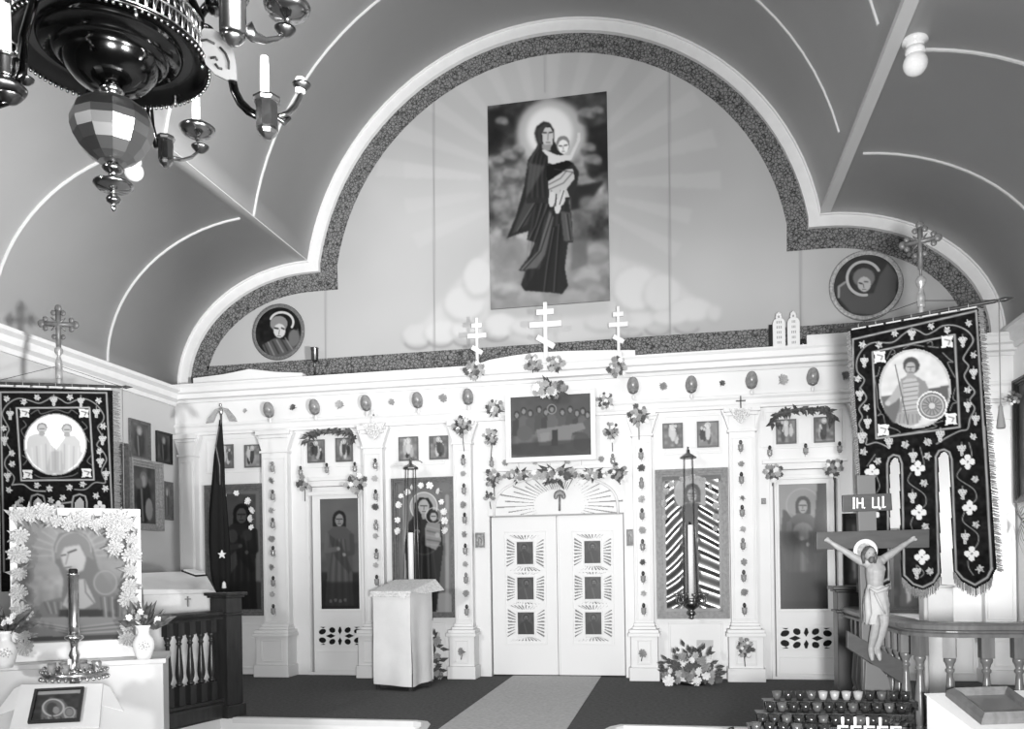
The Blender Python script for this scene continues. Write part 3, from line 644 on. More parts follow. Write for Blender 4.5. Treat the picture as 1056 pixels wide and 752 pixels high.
# small feast icons
def feast(k):
    def d(P):
        R = random.Random(k); P.uv().noise(5, .10)
        P.line([(.04, .04), (.96, .04), (.96, .96), (.04, .96), (.04, .04)], .05, .34, 0)
        for j in range(4 + k % 3):
            x = .2 + .6 * R.random(); y = .35 + .35 * R.random(); v = R.choice((.2, .3, .62, .7))
            P.ell(x, y, .1, .22, v, 1).ell(x, y - .24, .055, .065, .7, 0)
        P.ell(.5, .45, .12, .28, R.choice((.72, .25)), 1).ell(.5, .16, .06, .07, .75, 0).ring(.5, .16, .1, .1, .03, .8, 0)
    return d
FE = [((222.5, 459, 241, 483), 'small icon over the dark saint icon, half hidden by the flag'), ((252, 459, 269, 482), 'small pale icon beside the flag, over the dark saint icon'),
      ((317, 454, 335, 477), 'small icon under the dark garland, nearer the flag, over the lectern side door'), ((346, 452, 364, 476), 'small icon under the dark garland, nearer the pilaster behind the lectern'),
      ((411, 451, 431.5, 475), 'small icon of the pair over the mother and child icon, nearer the white lectern'), ((442.5, 450, 462.5, 473.5), 'small icon of the pair over the mother and child icon, nearer the royal doors'),
      ((683, 437, 704.5, 462), 'small icon over the metal covered icon, nearer the royal doors'), ((718.5, 435, 741.5, 461), 'small icon over the metal covered icon, nearer the angel door'),
      ((800, 433, 821.5, 457.5), 'small icon over the angel door, under the dark garland and away from the banner'), ((839, 430.5, 861, 456), 'small icon over the angel door, under the dark garland beside the banner')]
for k, (r, l) in enumerate(FE): framed('feast_icon', l, 'icon', r, YF - .016, 0, .02, GFRAME, feast(k), .008, .42 + .06 * (k in (1, 4, 7)) , group='small icons in the upper row of the screen')
# paper notices between the pairs and by the doors
for (r, l) in (((706, 437, 717, 461), 'white paper card between the two small icons over the metal covered icon'), ((783, 434, 797, 461), 'blank framed white card beside the pilaster nearest the angel door'), ((823, 432, 837, 457), 'white paper card between the two small icons over the angel door')):
    a = wy(r[0], r[1], YF - .02); b = wy(r[2], r[3], YF - .02); m_ = MB().bx(a.x, b.x, YF - .02, YF - .016, b.z, a.z); rail(m_, a.x, b.x, b.z, a.z, YF - .02, .008, .003); single('paper_card', m_, WHITE, l, 'card')
def scrib(P):
    P.uv().noise(3, .15)
    P.line([(.1, .1), (.9, .1), (.9, .9), (.1, .9), (.1, .1)], .1, .3, 0, .6).line([(.3, .8), (.4, .3), (.7, .5), (.6, .8)], .08, .3, 0, .8)
framed('small_plaque', 'small grey plaque on the royal door jamb, on the lectern side', 'plaque', (490, 549.5, 500, 565), YF - .02, 0, .012, GFRAME, scrib, .008, .6)
framed('small_plaque', 'small grey plaque on the royal door jamb, on the hanging candle lamp side', 'plaque', (646, 546, 653, 563), YF - .02, 0, .012, GFRAME, scrib, .008, .5)
framed('small_plaque', 'tiny grey tag on the white jamb of the angel door', 'plaque', (785, 514, 790, 520), YF - .02, 0, .012, GFRAME, scrib, .008, .5)
# ------------------------------------------------------------------ the big mural canvas on the upper wall
def madonna(P):
    P.noise(26, .16).noise(11, .09).noise(5, .04)
    P.view(495, 85, 6.264)
    P.poly([(50, 160), (820, 50), (825, 300), (60, 420)], .20, 24, .5).poly([(690, 300), (830, 250), (830, 560), (700, 640)], .16, 24, .75).poly([(50, 180), (160, 160), (150, 420), (55, 480)], .17, 24, .65)
    P.ell(460, 330, 225, 225, .66, 34, .95).ell(450, 320, 150, 160, .80, 26, .9)
    for (x, y, r_) in ((140, 250, 45), (190, 470, 55), (120, 500, 40), (200, 590, 55), (690, 200, 60), (760, 180, 40), (700, 420, 50), (730, 500, 60), (670, 640, 60), (250, 430, 40), (130, 720, 45)):
        P.ell(x, y + r_ * .5, r_, r_ * .8, .26, 8, .5).ell(x, y - r_ * .1, r_ * .95, r_ * .55, .60, 8, .6).ell(x + r_ * .5, y + r_ * .2, r_ * .5, r_ * .4, .56, 6, .5)
    P.view(495, 190, 5.786)
    P.poly([(60, 330), (770, 330), (770, 745), (60, 745)], .58, 20, .6).poly([(540, 20), (740, -20), (640, 130), (540, 160)], .18, 8, .9)
    for (x, y, r_) in ((700, 400, 70), (640, 560, 80), (690, 640, 60), (130, 620, 60), (200, 640, 70), (300, 690, 80), (560, 690, 90), (130, 120, 55), (650, 110, 60)):
        P.ell(x, y, r_, r_ * .7, .66, 16, .5).ell(x, y + r_ * .6, r_, r_ * .6, .42, 14, .4)
    P.poly([(100, 690), (700, 650), (700, 740), (90, 745)], .55, 8, .6).poly([(560, 150), (640, 200), (640, 480), (540, 520)], .36, 10, .6).poly([(70, 350), (250, 330), (260, 560), (90, 600)], .5, 12, .5)
    # robe, lower
    P.poly([(300, -120), (215, 190), (160, 322), (235, 295), (290, 280), (280, 330), (330, 350), (300, 420), (230, 515), (270, 520), (245, 600), (265, 635), (420, 645), (490, 655), (525, 605), (505, 500), (525, 350), (555, 345), (545, 180), (520, 60), (400, -100)], .20, 2)
    for k in range(12): P.curve([(340 + 16 * k, 60 + 10 * (k % 3)), (300 + 19 * k, 300), (262 + 21 * k, 560 + 20 * (k % 4))], 9, (.40, .10, .30, .13)[k % 4], 3, .38)
    P.poly([(415, 150), (350, 400), (235, 515), (340, 500), (390, 420), (440, 200)], .42, 3, .8).poly([(480, 160), (500, 340), (555, 340), (540, 170)], .38, 2, .8).poly([(300, 20), (190, 300), (280, 240), (350, 60)], .34, 4, .7)
    P.poly([(330, 530), (380, 480), (430, 250), (490, 250), (500, 500), (520, 610), (490, 650), (265, 630)], .16, 2, .85)
    for q in ([(385, 60), (330, 250), (290, 330)], [(400, 120), (300, 400)], [(420, 180), (350, 400), (250, 510)], [(440, 260), (400, 480), (380, 640)], [(470, 240), (450, 500), (440, 640)], [(510, 180), (530, 330)], [(330, 100), (220, 280)]): P.line(q, 7, .46, 1, .5); P.line([(x + 12, y) for x, y in q], 7, .09, 1, .6)
    # upper body
    P.view(495, 85, 6.264)
    P.poly([(352, 330), (365, 285), (410, 252), (450, 262), (480, 310), (478, 380), (520, 440), (560, 500), (600, 520), (640, 580), (620, 700), (560, 780), (420, 780), (300, 780), (290, 650), (310, 500), (360, 430), (372, 400)], .22, 2)
    for k in range(8): P.curve([(350 + 12 * k, 440 + 8 * k), (318 + 14 * k, 600), (300 + 18 * k, 740)], 9, (.36, .12)[k % 2], 3, .5)
    P.curve([(362, 300), (358, 360), (376, 420), (340, 480), (305, 560)], 9, .42, 3, .6)
    P.poly([(320, 520), (420, 540), (330, 700), (300, 740)], .38, 5, .7).poly([(430, 600), (450, 550), (560, 503), (597, 525), (440, 640)], .08, 1).poly([(430, 540), (560, 500), (540, 540), (430, 610)], .11, 1)
    P.poly([(400, 330), (420, 290), (455, 290), (475, 330), (468, 400), (440, 440), (410, 410)], .70, 1).poly([(370, 300), (420, 262), (460, 275), (420, 290), (395, 330), (400, 400), (375, 390)], .30, 2)
    P.line([(408, 325), (428, 325)], 8, .2, 1).line([(447, 325), (466, 322)], 8, .2, 1).line([(440, 330), (438, 372)], 6, .48, 1).line([(428, 388), (452, 388)], 6, .38, 1).poly([(400, 400), (460, 400), (455, 440), (405, 450)], .56, 2)
    # child
    P.poly([(440, 480), (400, 440), (420, 435), (500, 470), (580, 470), (625, 380), (630, 325), (650, 325), (648, 370), (590, 500), (560, 505), (470, 530), (440, 520)], .74, 1)
    P.poly([(440, 640), (560, 560), (600, 560), (612, 620), (560, 690), (580, 740), (450, 760)], .68, 1)
    for q in ([(445, 660), (520, 620), (560, 570)], [(450, 690), (540, 650), (600, 580)], [(460, 700), (500, 760)], [(520, 700), (530, 770)], [(480, 560), (600, 580)]): P.line(q, 7, .34, 1, .8)
    P.ell(536, 400, 44, 56, .50, 1).ell(538, 415, 34, 44, .80, 1).line([(512, 410), (528, 412)], 7, .25, 1).line([(545, 408), (562, 405)], 7, .25, 1).line([(538, 415), (538, 435)], 5, .5, 1).line([(530, 446), (546, 446)], 5, .4, 1)
    P.view(495, 190, 5.786)
    for (x, y) in ((430, 90), (490, 80), (465, 130)): P.ell(x, y, 20, 48, .72, 1, 1, .1)
    P.line([(455, 60), (450, 130)], 6, .2).line([(500, 40), (475, 120)], 6, .3)
a = wy(503.5, 101.5, YB - .02); 
zt = (wy(503, 110, YB - .02).z + wy(626, 94, YB - .02).z) / 2; zb = (wy(506, 319, YB - .02).z + wy(628.5, 310, YB - .02).z) / 2
x0 = (wy(503, 110, YB - .02).x + wy(506, 319, YB - .02).x) / 2; x1 = (wy(626, 94, YB - .02).x + wy(628.5, 310, YB - .02).x) / 2
t = thing('canvas_painting', 'tall painting of a robed mother and child on clouds, high on the upper wall', 'painting', ((x0 + x1) / 2, YB, zb))
part('stretcher', MB().bx(x0, x1, YB - .022, YB - .002, zb, zt), mat('canvas_edge', .12, .8), t)
P = Paint.rect(x0, x1, zb, zt, YB - .026, .0095, .42); madonna(P); P.a = .46 + (P.a - .5) * 1.22; P.build('picture', PAINTM, t)
# round angel icons
def roundel(name, label, cx, cy, rx, ry, draw, base, rim):
    c = wy(cx, cy, YB - .02); r = (wy(cx + rx, cy, YB - .02) - wy(cx - rx, cy, YB - .02)).length / 2
    t = thing(name, label, 'icon', (c.x, YB, c.z))
    P = Paint.rect(c.x - r, c.x + r, c.z - r, c.z + r, YB - .024, .008, base); draw(P)
    yy, xx = np.mgrid[0:P.h, 0:P.w]; P.hole |= ((xx - P.w / 2 + .5) ** 2 + (yy - P.h / 2 + .5) ** 2) > (P.w / 2 * .93) ** 2
    P.build('picture', PAINTM, t)
    mb = MB().lathe([(r * .86, 0), (r * .88, .014), (r * .93, .018), (r * .97, .014), (r, 0)], (c.x, YB - .02, c.z), 56, axis=(0, -1, 0))
    for k in range(44):
        a_ = 2 * PI * k / 44; 
        for e in (-1, 1): mb.ball((c.x + r * (.93 + .03 * e) * math.cos(a_), YB - .034, c.z + r * (.93 + .03 * e) * math.sin(a_)), r * .026, 6, 4)
    part('rim', mb, rim, t)
    part('board', MB().lathe([(0, 0), (r * .97, 0), (r * .97, .019), (0, .019)], (c.x, YB - .002, c.z), 48, axis=(0, -1, 0)), DWOOD, t)
def ang1(P):
    P.view(240, 290, 6.836).noise(6, .05)
    P.poly([(205, 450), (300, 400), (400, 420), (460, 330), (480, 420), (400, 540), (250, 540)], .3, 2)
    for k in range(7): P.line([(220 + 30 * k, 440 - 8 * k), (260 + 32 * k, 530 - 10 * k)], 10, .55 if k % 2 else .12, 1, .7)
    P.ell(430, 400, 38, 60, .38, 3); P.ring(345, 290, 82, 70, 16, .72, 0, 1, PI + .35, 2 * PI + .5)
    P.ell(325, 300, 62, 55, .48, 1).ell(330, 350, 42, 50, .72, 1).line([(295, 330), (320, 335)], 10, .1, 1).line([(345, 330), (362, 338)], 10, .15, 1).line([(330, 345), (325, 375)], 7, .45).line([(315, 385), (338, 388)], 6, .4)
roundel('round_icon', 'round dark icon of an angel with a halo, on the upper wall over the flag', 287, 342.5, 27, 31.5, ang1, .07, mat('grey_rim', .13, .6, var=.3, scale=50))
def ang2(P):
    P.view(845, 240, 7.52).noise(8, .03)
    P.poly([(150, 420), (200, 390), (260, 480), (420, 470), (470, 330), (530, 240), (600, 330), (590, 500), (450, 640), (250, 620), (160, 520)], .30, 2)
    P.line([(150, 500), (150, 420), (200, 385)], 18, .55, 1).ring(345, 355, 130, 130, 22, .66, 0, 1, PI * .45, 2 * PI - .5)
    P.ell(345, 350, 85, 75, .42, 2).ell(348, 400, 52, 58, .66, 1).line([(310, 390), (330, 396)], 10, .12, 1).line([(350, 380), (375, 382)], 10, .3, 1).line([(340, 400), (345, 425)], 8, .4).line([(335, 440), (360, 440)], 7, .4)
roundel('round_icon', 'round icon of an angel with a pale beaded rim, above the tall banner', 893, 294.5, 38.5, 37.5, ang2, .19, mat('pale_rim', .34, .6, var=.3, scale=40))
# ------------------------------------------------------------------ flowers, shared meshes
def head_mesh(tone, kind):
    """a blossom of radius 1 facing -Y"""
    R = random.Random(tone * 10 + kind); mb = MB()
    layers = {0: [(9, 1.0, .05), (8, .78, .22), (7, .52, .36), (5, .28, .46)], 1: [(6, 1.0, .1), (5, .7, .3), (4, .4, .42)], 2: [(14, 1.0, .0), (13, .82, .2), (11, .62, .36), (8, .4, .48), (5, .2, .55)]}[kind]
    for n, r, h in layers:
        o = R.random() * 6
        for k in range(n):
            a = o + 2 * PI * k / n + R.uniform(-.12, .12); w = 1.25 * PI / n; rr = r * R.uniform(.85, 1.08); hh = h + R.uniform(-.05, .1)
            def p(rad, da, up): return (rad * math.cos(a + da), -up, rad * math.sin(a + da))
            mb.add([p(.06 * r, 0, hh + .05), p(rr * .62, -w, hh + .04), p(rr, -w * .45, hh + .16), p(rr * 1.03, 0, hh + .06), p(rr, w * .45, hh + .16), p(rr * .62, w, hh + .04), p(rr * .6, 0, hh - .06)], [(0, 1, 6), (1, 2, 3, 6), (6, 3, 4, 5), (0, 6, 5)])
    if kind == 1: mb.ball((0, -.42, 0), .2, 6, 4)
    me = mb.mesh('blossom'); me.materials.append(FL[tone]); return me
HEADS = {}
def head(tone, kind):
    if (tone, kind) not in HEADS: HEADS[(tone, kind)] = head_mesh(tone, kind)
    return HEADS[(tone, kind)]
def leaf_to(mb, c, d, L, w, R):
    d = Vector(d).normalized(); s = d.cross(Vector((0, 1, 0))); s = s.normalized() if s.length > .01 else Vector((1, 0, 0)); u = Vector((0, -1, 0)); c = Vector(c)
    mb.add([c, c + d * L * .4 + s * w + u * w * .5, c + d * L, c + d * L * .4 - s * w + u * w * .5, c + d * L * .5], [(0, 1, 4), (1, 2, 4), (2, 3, 4), (3, 0, 4)])
def blossom(parent, c, r, tone, kind=0, rot=None, name='blossom'):
    o = bpy.data.objects.new(name, head(tone, kind)); COL.objects.link(o); o.parent = parent; o.location = Vector(c) - origin(parent)
    o.scale = (r, r, r); o.rotation_euler = rot or (random.uniform(-.35, .35), random.uniform(0, 6), random.uniform(-.35, .35)); return o
NB = [0]
def bunch(name, label, cat, c, r, tones, n=5, leaves=10, stem=.0, leafm=None, rf=.42, sq=(1, 1), group=None, kind=None, depth=.5):
    """spray of blossoms fixed to a surface at c (c = point on the surface), spreading in x and z"""
    if n > 2: n = int(n * 2.6); rf *= .60; leaves = int(leaves * 1.6); tones = list(tones) + [0, 3, 1]; leafm = LEAF
    NB[0] += 1; R = random.Random(NB[0]); t = thing(name, label, cat, c, group); c = Vector(c); mb = MB()
    for k in range(leaves):
        a = 2 * PI * k / max(1, leaves) + R.uniform(-.3, .3); L = r * (R.uniform(.55, .95) if n > 1 else R.uniform(.8, 1.1))
        leaf_to(mb, c + Vector((0, -.012, 0)), (math.cos(a) * sq[0], -R.uniform(.05, .5), math.sin(a) * sq[1]), L, L * .15, R)
    if stem:
        mb.tube([c + Vector((0, -.01, 0)), c + Vector((R.uniform(-.01, .01), -.02, -r * .6)), c + Vector((R.uniform(-.02, .02), -.012, -stem))], .006, 5)
    if mb.v: part('foliage', mb, leafm or LEAF, t)
    for k in range(n):
        a = k * 2.4 + R.uniform(-.3, .3); q = math.sqrt((k + .4) / n) * r * .75 if n > 1 else 0
        blossom(t, c + Vector((q * math.cos(a) * sq[0], -.02 - depth * r * R.uniform(.2, .9), q * math.sin(a) * sq[1])), r * rf * R.uniform(.8, 1.15), tones[k % len(tones)], kind if kind is not None else R.choice((0, 1, 0)), (R.uniform(-.5, .5), R.uniform(0, 6), R.uniform(-.6, .6)))
    return t
def pxr(px, py, y): return (wy(px + 1, py, y) - wy(px, py, y)).length          # metres per photo px on that plane
# ------------------------------------------------------------------ votive lamps and flowers strung down the pilasters
CUP = MB().lathe([(.0, -.001), (.016, 0), (.024, .012), (.030, .045), (.032, .085), (.029, .086), (.026, .05), (.0, .02)], (0, 0, 0), 14).mesh('cup'); CUP.materials.append(CLEAR)
BULB = MB().lathe([(.0, .0), (.012, .002), (.021, .02), (.022, .035), (.015, .055), (.0, .065)], (0, 0, 0), 10).mesh('bulb')
WICK = MB().lathe([(.0, .0), (.019, .0), (.019, .06), (.0, .062)], (0, 0, 0), 10).mesh('cup_filling'); WICK.materials.append(WAX)
BULBS = []
for m_ in (FLAME_GLASS, mat('grey_bulb_glass', .2, .2, spec=.6), mat('dark_grey_bulb_glass', .08, .2, spec=.6)):
    q = BULB.copy(); q.materials.append(m_); BULBS.append(q)
BRK = MB(); BRK.tube([(.036 * math.cos(a), .036 * math.sin(a), .03) for a in [2 * PI * k / 16 for k in range(17)]], .003, 4); BRK.tube([(0, .036, .03), (0, .07, .03), (0, .07, -.01), (0, .03, -.02)], .003, 4); BRK = BRK.mesh('bracket'); BRK.materials.append(SILVER)
def put(name, me, parent, loc=(0, 0, 0), sc=1):
    o = bpy.data.objects.new(name, me); COL.objects.link(o); o.parent = parent; o.location = loc; o.scale = (sc,) * 3; return o
def votive(label, c, group, tone=0, s=1.0):
    t = thing('votive_lamp', label, 'lamp', c, group)
    put('cup', CUP, t, (0, 0, 0), s); put('bulb', BULBS[tone], t, (0, 0, .083 * s), s * .95); put('bracket', BRK, t, (0, 0, 0), s); put('cup_filling', WICK, t, (0, 0, .015 * s), s); return t
PN = ['pilaster beside the flag', 'pilaster behind the white draped lectern', 'pilaster between mother icon and royal doors', 'pilaster between royal doors and metal covered icon', 'pilaster beside the angel door']
LAMPS = [(281, [480, 509, 538, 567, 598, 627], 282), (387, [477, 509, 540, 570, 597], 389), (477.5, [473, 503, 533, 565, 595, 628], 481.5), (661, [467, 497, 529, 561, 594, 627], 664), (764, [459, 492, 526, 560, 593, 627], 768)]
FLOW = [[496, 527, 556, 585, 613], [494, 523, 553, 583], [489, 521, 551, 582, 612], [483, 515, 547, 580, 612], [479, 514, 546, 580, 611]]
for i, (xa, ys, xb) in enumerate(LAMPS):
    for k, y in enumerate(ys):
        px = xa + (xb - xa) * (y - 460) / 170; p = wy(px, y + 7, YP - .085)
        last = k == len(ys) - 1
        votive(f'{"lowest" if last else ("topmost" if k == 0 else ORD[k] + " from top")} small glass votive lamp on {PN[i]}', p, 'votive lamps strung down the pilasters', (1, 0, 2, 0, 2)[(k * 2 + i) % 5] if not last else 0)
    for k, y in enumerate(FLOW[i]):
        px = xa + (xb - xa) * (y - 460) / 170; p = wy(px, y, YP - .005); tn = (2, 1, 1, 3, 2, 1)[(k * 2 + i) % 6]
        bunch('paper_flower', f'{ORD[k]} small paper flower from top on {PN[i]}', 'flower', p, .05, [tn], 1, 5, 0, LEAF2, .85, group='paper flowers between the pilaster lamps', kind=(k + i) % 3)
for (px, py, l) in ((310, 485, 'nearest the flag pilaster'), (337, 482, 'the middle one of three'), (366, 481, 'nearest the lectern pilaster')):
    votive(f'small votive lamp on the lectern side door lintel, {l}', wy(px, py + 6, YF - .10), 'votive lamps over the side doors', 0, .95)
for (px, py, l) in ((794, 465, 'nearest the flower pilaster'), (831, 463, 'the middle one of three'), (866, 461, 'nearest the banner')):
    votive(f'small votive lamp on the angel door lintel, {l}', wy(px, py + 6, YF - .10), 'votive lamps over the side doors', 0, .95)
for (px, py, l) in ((507, 474, 'the mother icon side'), (632, 471, 'the metal covered icon side')):
    votive(f'small votive lamp at the foot of the group picture on {l}', wy(px, py + 8, YF - .125), 'votive lamps beside the group picture', 1, .95)
# shelf rail under the group picture with four rosettes
mb = MB(); a = wy(498, 486, YF); b = wy(640, 479, YF); mb.bx(a.x, b.x, YF - .05, YF - .001, a.z - .02, a.z + .02)
for px in (533.5, 566, 598): q = wy(px, 475, YF); mb.bx(q.x - .022, q.x + .022, YF - .04, YF - .001, a.z, a.z + .13)
part('picture_rail', mb, WHITE, ICO, .004)
for k, (px, py) in enumerate(((522, 478), (552, 477), (585, 476), (620, 474))):
    bunch('rosette', f'{ORD[k]} small pale rosette under the group picture, counted from the lectern side', 'flower', wy(px, py, YF - .004), .045, [2 if k in (0, 3) else 1], 1, 0, 0, None, .9, group='rosettes under the group picture', kind=0)
# ------------------------------------------------------------------ lamp glasses and flowers along the frieze
YZ = YF - .10
FR = [(278, 424), (325, 421), (378, 417), (431, 414), (483, 410.5), (653, 399), (713, 398), (775, 393.5), (838, 390)]
WH = ['nearest the flag', 'second from the flag', 'over the lectern side door', 'between lectern and mother icon', 'beside the cross nearest the lectern', 'beside the cross nearest the banner', 'over the metal covered icon', 'nearest the angel door pilaster', 'nearest the banner']
for k, (px, py) in enumerate(FR):
    c = wy(px, py, YZ - .05); t = thing('frieze_lamp', f'frosted egg shaped lamp glass on the frieze, {WH[k]}', 'lamp', c, 'egg shaped lamps along the frieze')
    tl = Matrix.Rotation(.38, 3, 'X'); mb = MB().lathe([(.0, .18), (.03, .171), (.052, .145), (.069, .10), (.074, .058), (.066, .018), (.056, 0)], (0, 0, 0), 20); mb.v = [tuple(tl @ Vector(p) + c + Vector((0, 0, -.055))) for p in mb.v]
    part('lamp_glass', mb, EGG, t)
    mb = MB().lathe([(.03, -.03), (.052, -.015), (.060, .0), (.052, .012)], (0, 0, 0), 16); mb.v = [tuple(tl @ Vector(p) + c + Vector((0, 0, -.055))) for p in mb.v]; part('holder', mb, mat('dull_brass', .2, .4, metal=.6), t)
    mb = MB(); e = c + Vector((0, .0, -.085)); mb.tube([e, e + Vector((0, .003, -.05)), e + Vector((0, .015, -.065)), (e.x, YZ - .016, e.z - .04)], .012, 6); mb.ball(e + Vector((0, .01, -.045)), .02, 8, 6, (1, 1, 1.6)); part('bracket', mb, WHITE, t)
FF = [(254, 424, 1, 2.5), (304, 421, 3, 3.3), (352, 418, 1, 5), (405, 415.5, 2, 3), (457.5, 411, 2, 4), (684, 399, 2, 5), (744.5, 396, 3, 4), (807, 392.5, 1, 6), (871, 388, 2, 5)]
FW = ['nearest the flag', 'between the two egg lamps nearest the flag', 'over the dark garland by the lectern door', 'between lectern door and mother icon', 'beside the cross nearest the lectern', 'beside the cross nearest the banner', 'over the metal covered icon', 'over the angel door', 'beside the banner edge']
for k, (px, py, tn, r) in enumerate(FF):
    q = pxr(px, py, YZ + .03); bunch('paper_flower', f'{["pale", "pale", "grey", "dark"][tn]} paper flower on the frieze, {FW[k]}', 'flower', wy(px, py, YZ + .028), r * q * 1.15, [tn], 1, 3, 0, LEAF2, .85, group='paper flowers along the frieze', kind=(0, 1, 0, 1, 0, 2, 1, 0, 2)[k])
# ------------------------------------------------------------------ three-barred crosses on the cornice
def cross(px, ytop, ybot, half, label, tilt):
    y = YQ - .05; a = wy(px[0], ytop, y); b = wy(px[1], ybot, y); m_ = pxr(px[0], ytop, y); H = a.z - b.z; w = .036 if half < 14 else .05
    t = thing('three_barred_cross', label, 'cross', (b.x, y, b.z)); x = (a.x + b.x) / 2
    part('upright', MB().bx(x - w / 2, x + w / 2, y - .015, y + .015, b.z, a.z), WHITE, t, .003)
    part('title_bar', MB().bx(x - half * m_ * .55, x + half * m_ * .55, y - .02, y + .01, a.z - H * .215, a.z - H * .12), WHITE, t, .003)
    part('main_bar', MB().bx(x - half * m_, x + half * m_, y - .02, y + .01, a.z - H * .43, a.z - H * .33), WHITE, t, .003)
    c = Vector((x, y - .005, a.z - H * .68)); part('slanted_foot_bar', MB().box(c, (half * m_ * 1.25, .03, H * .095), m=Matrix.Rotation(.55, 3, 'Y')), WHITE, t, .003)
    part('base', MB().bx(x - w * 1.2, x + w * 1.2, y - .03, y + .03, 4.0, b.z + .03), WHITE, t, .003)
cross((491, 493), 328, 377, 9.7, 'small white three-barred cross on the cornice, nearer the flag', 0)
cross((561, 564), 312, 372, 16.5, 'largest white three-barred cross, at the centre of the cornice', 0)
cross((637.5, 638), 316, 366, 10, 'small white three-barred cross on the cornice, nearer the banner', 0)
# cup on the cornice
c = wy(325, 391, YQ + .05); c.z = 4.0; h = wy(325, 359, YQ + .05).z - c.z
t = thing('brass_goblet', 'tall brass goblet standing on the cornice beside the round dark icon', 'goblet', c)
part('stem', MB().lathe([(.045, 0), (.04, .012), (.014, .03), (.011, h * .45), (.02, h * .5), (.012, h * .55)], c, 16), DBRASS, t)
part('bowl', MB().lathe([(.02, h * .54), (.045, h * .6), (.05, h * .97), (.056, h), (.048, h), (.03, h * .62)], c, 18), DBRASS, t)
# two tablets of the law
for k, (px, l) in enumerate(((803.5, 'white round-topped tablet on the cornice, the one nearer the crosses'), (818.5, 'white round-topped tablet on the cornice, the one nearer the banner'))):
    y = YQ + .02; b = wy(px, 358, y); a = wy(px, 322 - k, y); q = pxr(px, 340, y); w = 6.4 * q
    t = thing('tablet_of_the_law', l, 'tablet', (b.x, y, b.z), 'pair of tablets on the cornice')
    n = 12; H = a.z - b.z; zz = b.z + H * .83 - w
    pts = [(b.x - w, b.z - .01), (b.x + w, b.z - .01)] + [(b.x + w * math.cos(PI * j / n), zz + w * math.sin(PI * j / n)) for j in range(n + 1)]
    part('slab', MB().xz(pts, y - .02, y + .02), WHITE, t, .004)
    mb = MB(); 
    for j in range(5): mb.ball((b.x + .022 * math.cos(PI * j / 4), y - .01, b.z + H * .86 + .04 * math.sin(PI * j / 4)), .02, 6, 4, (1, .6, 1.2))
    part('crest', mb, WHITE, t)
    R = random.Random(k + 3)
    for j in range(5):
        mb = MB()
        zc = b.z + H * (.12 + .145 * j); wd = w * R.uniform(.25, .5)
        for i_ in range(3): mb.bx(b.x - wd + i_ * wd * .8, b.x - wd + i_ * wd * .8 + wd * .4, y - .0235, y - .0195, zc - H * .035, zc + H * .035)
        part('numeral', mb, mat('faded_grey_paint', .3, .7), t)
mb = MB().bx(wy(793, 340, YQ + .06).x, wy(798, 340, YQ + .06).x, YQ + .05, YQ + .08, 4.001, wy(796, 335, YQ + .06).z); single('dark_post', mb, BLACK, 'narrow black upright strip beside the two tablets on the cornice', 'post')
c = wy(828, 357, YQ + .06); c.z = 4.0
single('dark_glass', MB().lathe([(.03, 0), (.036, .1), (.032, .1), (.027, .01)], c, 14), DRED, 'small dark glass standing on the cornice behind the tablets', 'glass')
# ------------------------------------------------------------------ sprays of artificial flowers
def spr(px, py, r, y, label, tones, n=6, lv=12, stem=0, rf=.4, sq=(1, 1), leafm=None, name='flower_spray', cat='flowers', kind=None):
    q = pxr(px, py, y); return bunch(name, label, cat, wy(px, py, y), r * q, tones, n, lv, stem * q, leafm, rf, sq, kind=kind)
yc = YQ - .185
spr(490, 383, 13, yc, 'spray of flowers at the foot of the cross nearer the flag', [2, 1, 2, 3], 8, 12, rf=.38, leafm=LEAF2)
spr(551, 376, 11, yc, 'grey flower spray at the foot of the central cross, nearer the flag', [2, 2, 1], 6, 10, rf=.5, leafm=LEAF2)
spr(573.5, 377, 11, yc, 'grey flower spray at the foot of the central cross, nearer the banner', [2, 1, 2], 6, 10, rf=.5, leafm=LEAF2)
spr(637, 380, 13, yc, 'spray of flowers at the foot of the cross nearer the banner', [2, 2, 1, 3], 8, 12, rf=.38, leafm=LEAF2)
t = spr(569, 403, 22, YF - .175, 'wide flower garland along the top of the group picture', [0, 2, 1, 2, 3, 1, 2], 10, 18, rf=.3, sq=(1.1, .42), leafm=LEAF2, name='flower_garland')
spr(512, 423, 12, YF - .13, 'flower spray beside the group picture, towards the lectern', [1, 0, 2, 3], 8, 12, rf=.36, leafm=LEAF2)
spr(624.5, 415, 11, YF - .13, 'flower spray beside the group picture, towards the banner', [0, 1, 3, 2], 8, 12, rf=.36, leafm=LEAF2)
spr(478, 441, 13, YP - .06, 'spray of flowers with a stem on the pilaster nearest the mother and child icon', [2, 2, 3, 1], 8, 14, 24, rf=.33)
spr(507, 452, 11, YF - .03, 'leafy flower spray under the group picture, lectern side', [1, 2, 1], 7, 12, 20, rf=.35, sq=(.9, 1.1), leafm=LEAF2)
spr(631, 446, 11, YF - .03, 'leafy flower spray under the group picture, banner side', [2, 1, 2], 7, 12, 20, rf=.35, sq=(.9, 1.2), leafm=LEAF2)
spr(659, 430, 14, YP - .06, 'spray of flowers with a stem on the pilaster next to the metal covered icon', [2, 1, 2, 3], 8, 12, 24, rf=.36)
spr(315, 500, 10, YF - .07, 'small flower spray on the lectern side door frame, nearer the flag', [2, 3, 2], 3, 4, 16, rf=.5)
spr(369, 499, 13, YF - .09, 'larger flower spray on the lectern side door frame, nearer the lectern', [1, 2, 3, 1], 7, 12, 14, rf=.38)
spr(509, 494, 11, YF - .03, 'flower spray at the lectern end of the arch over the royal doors', [2, 1, 3], 6, 12, 18, rf=.4)
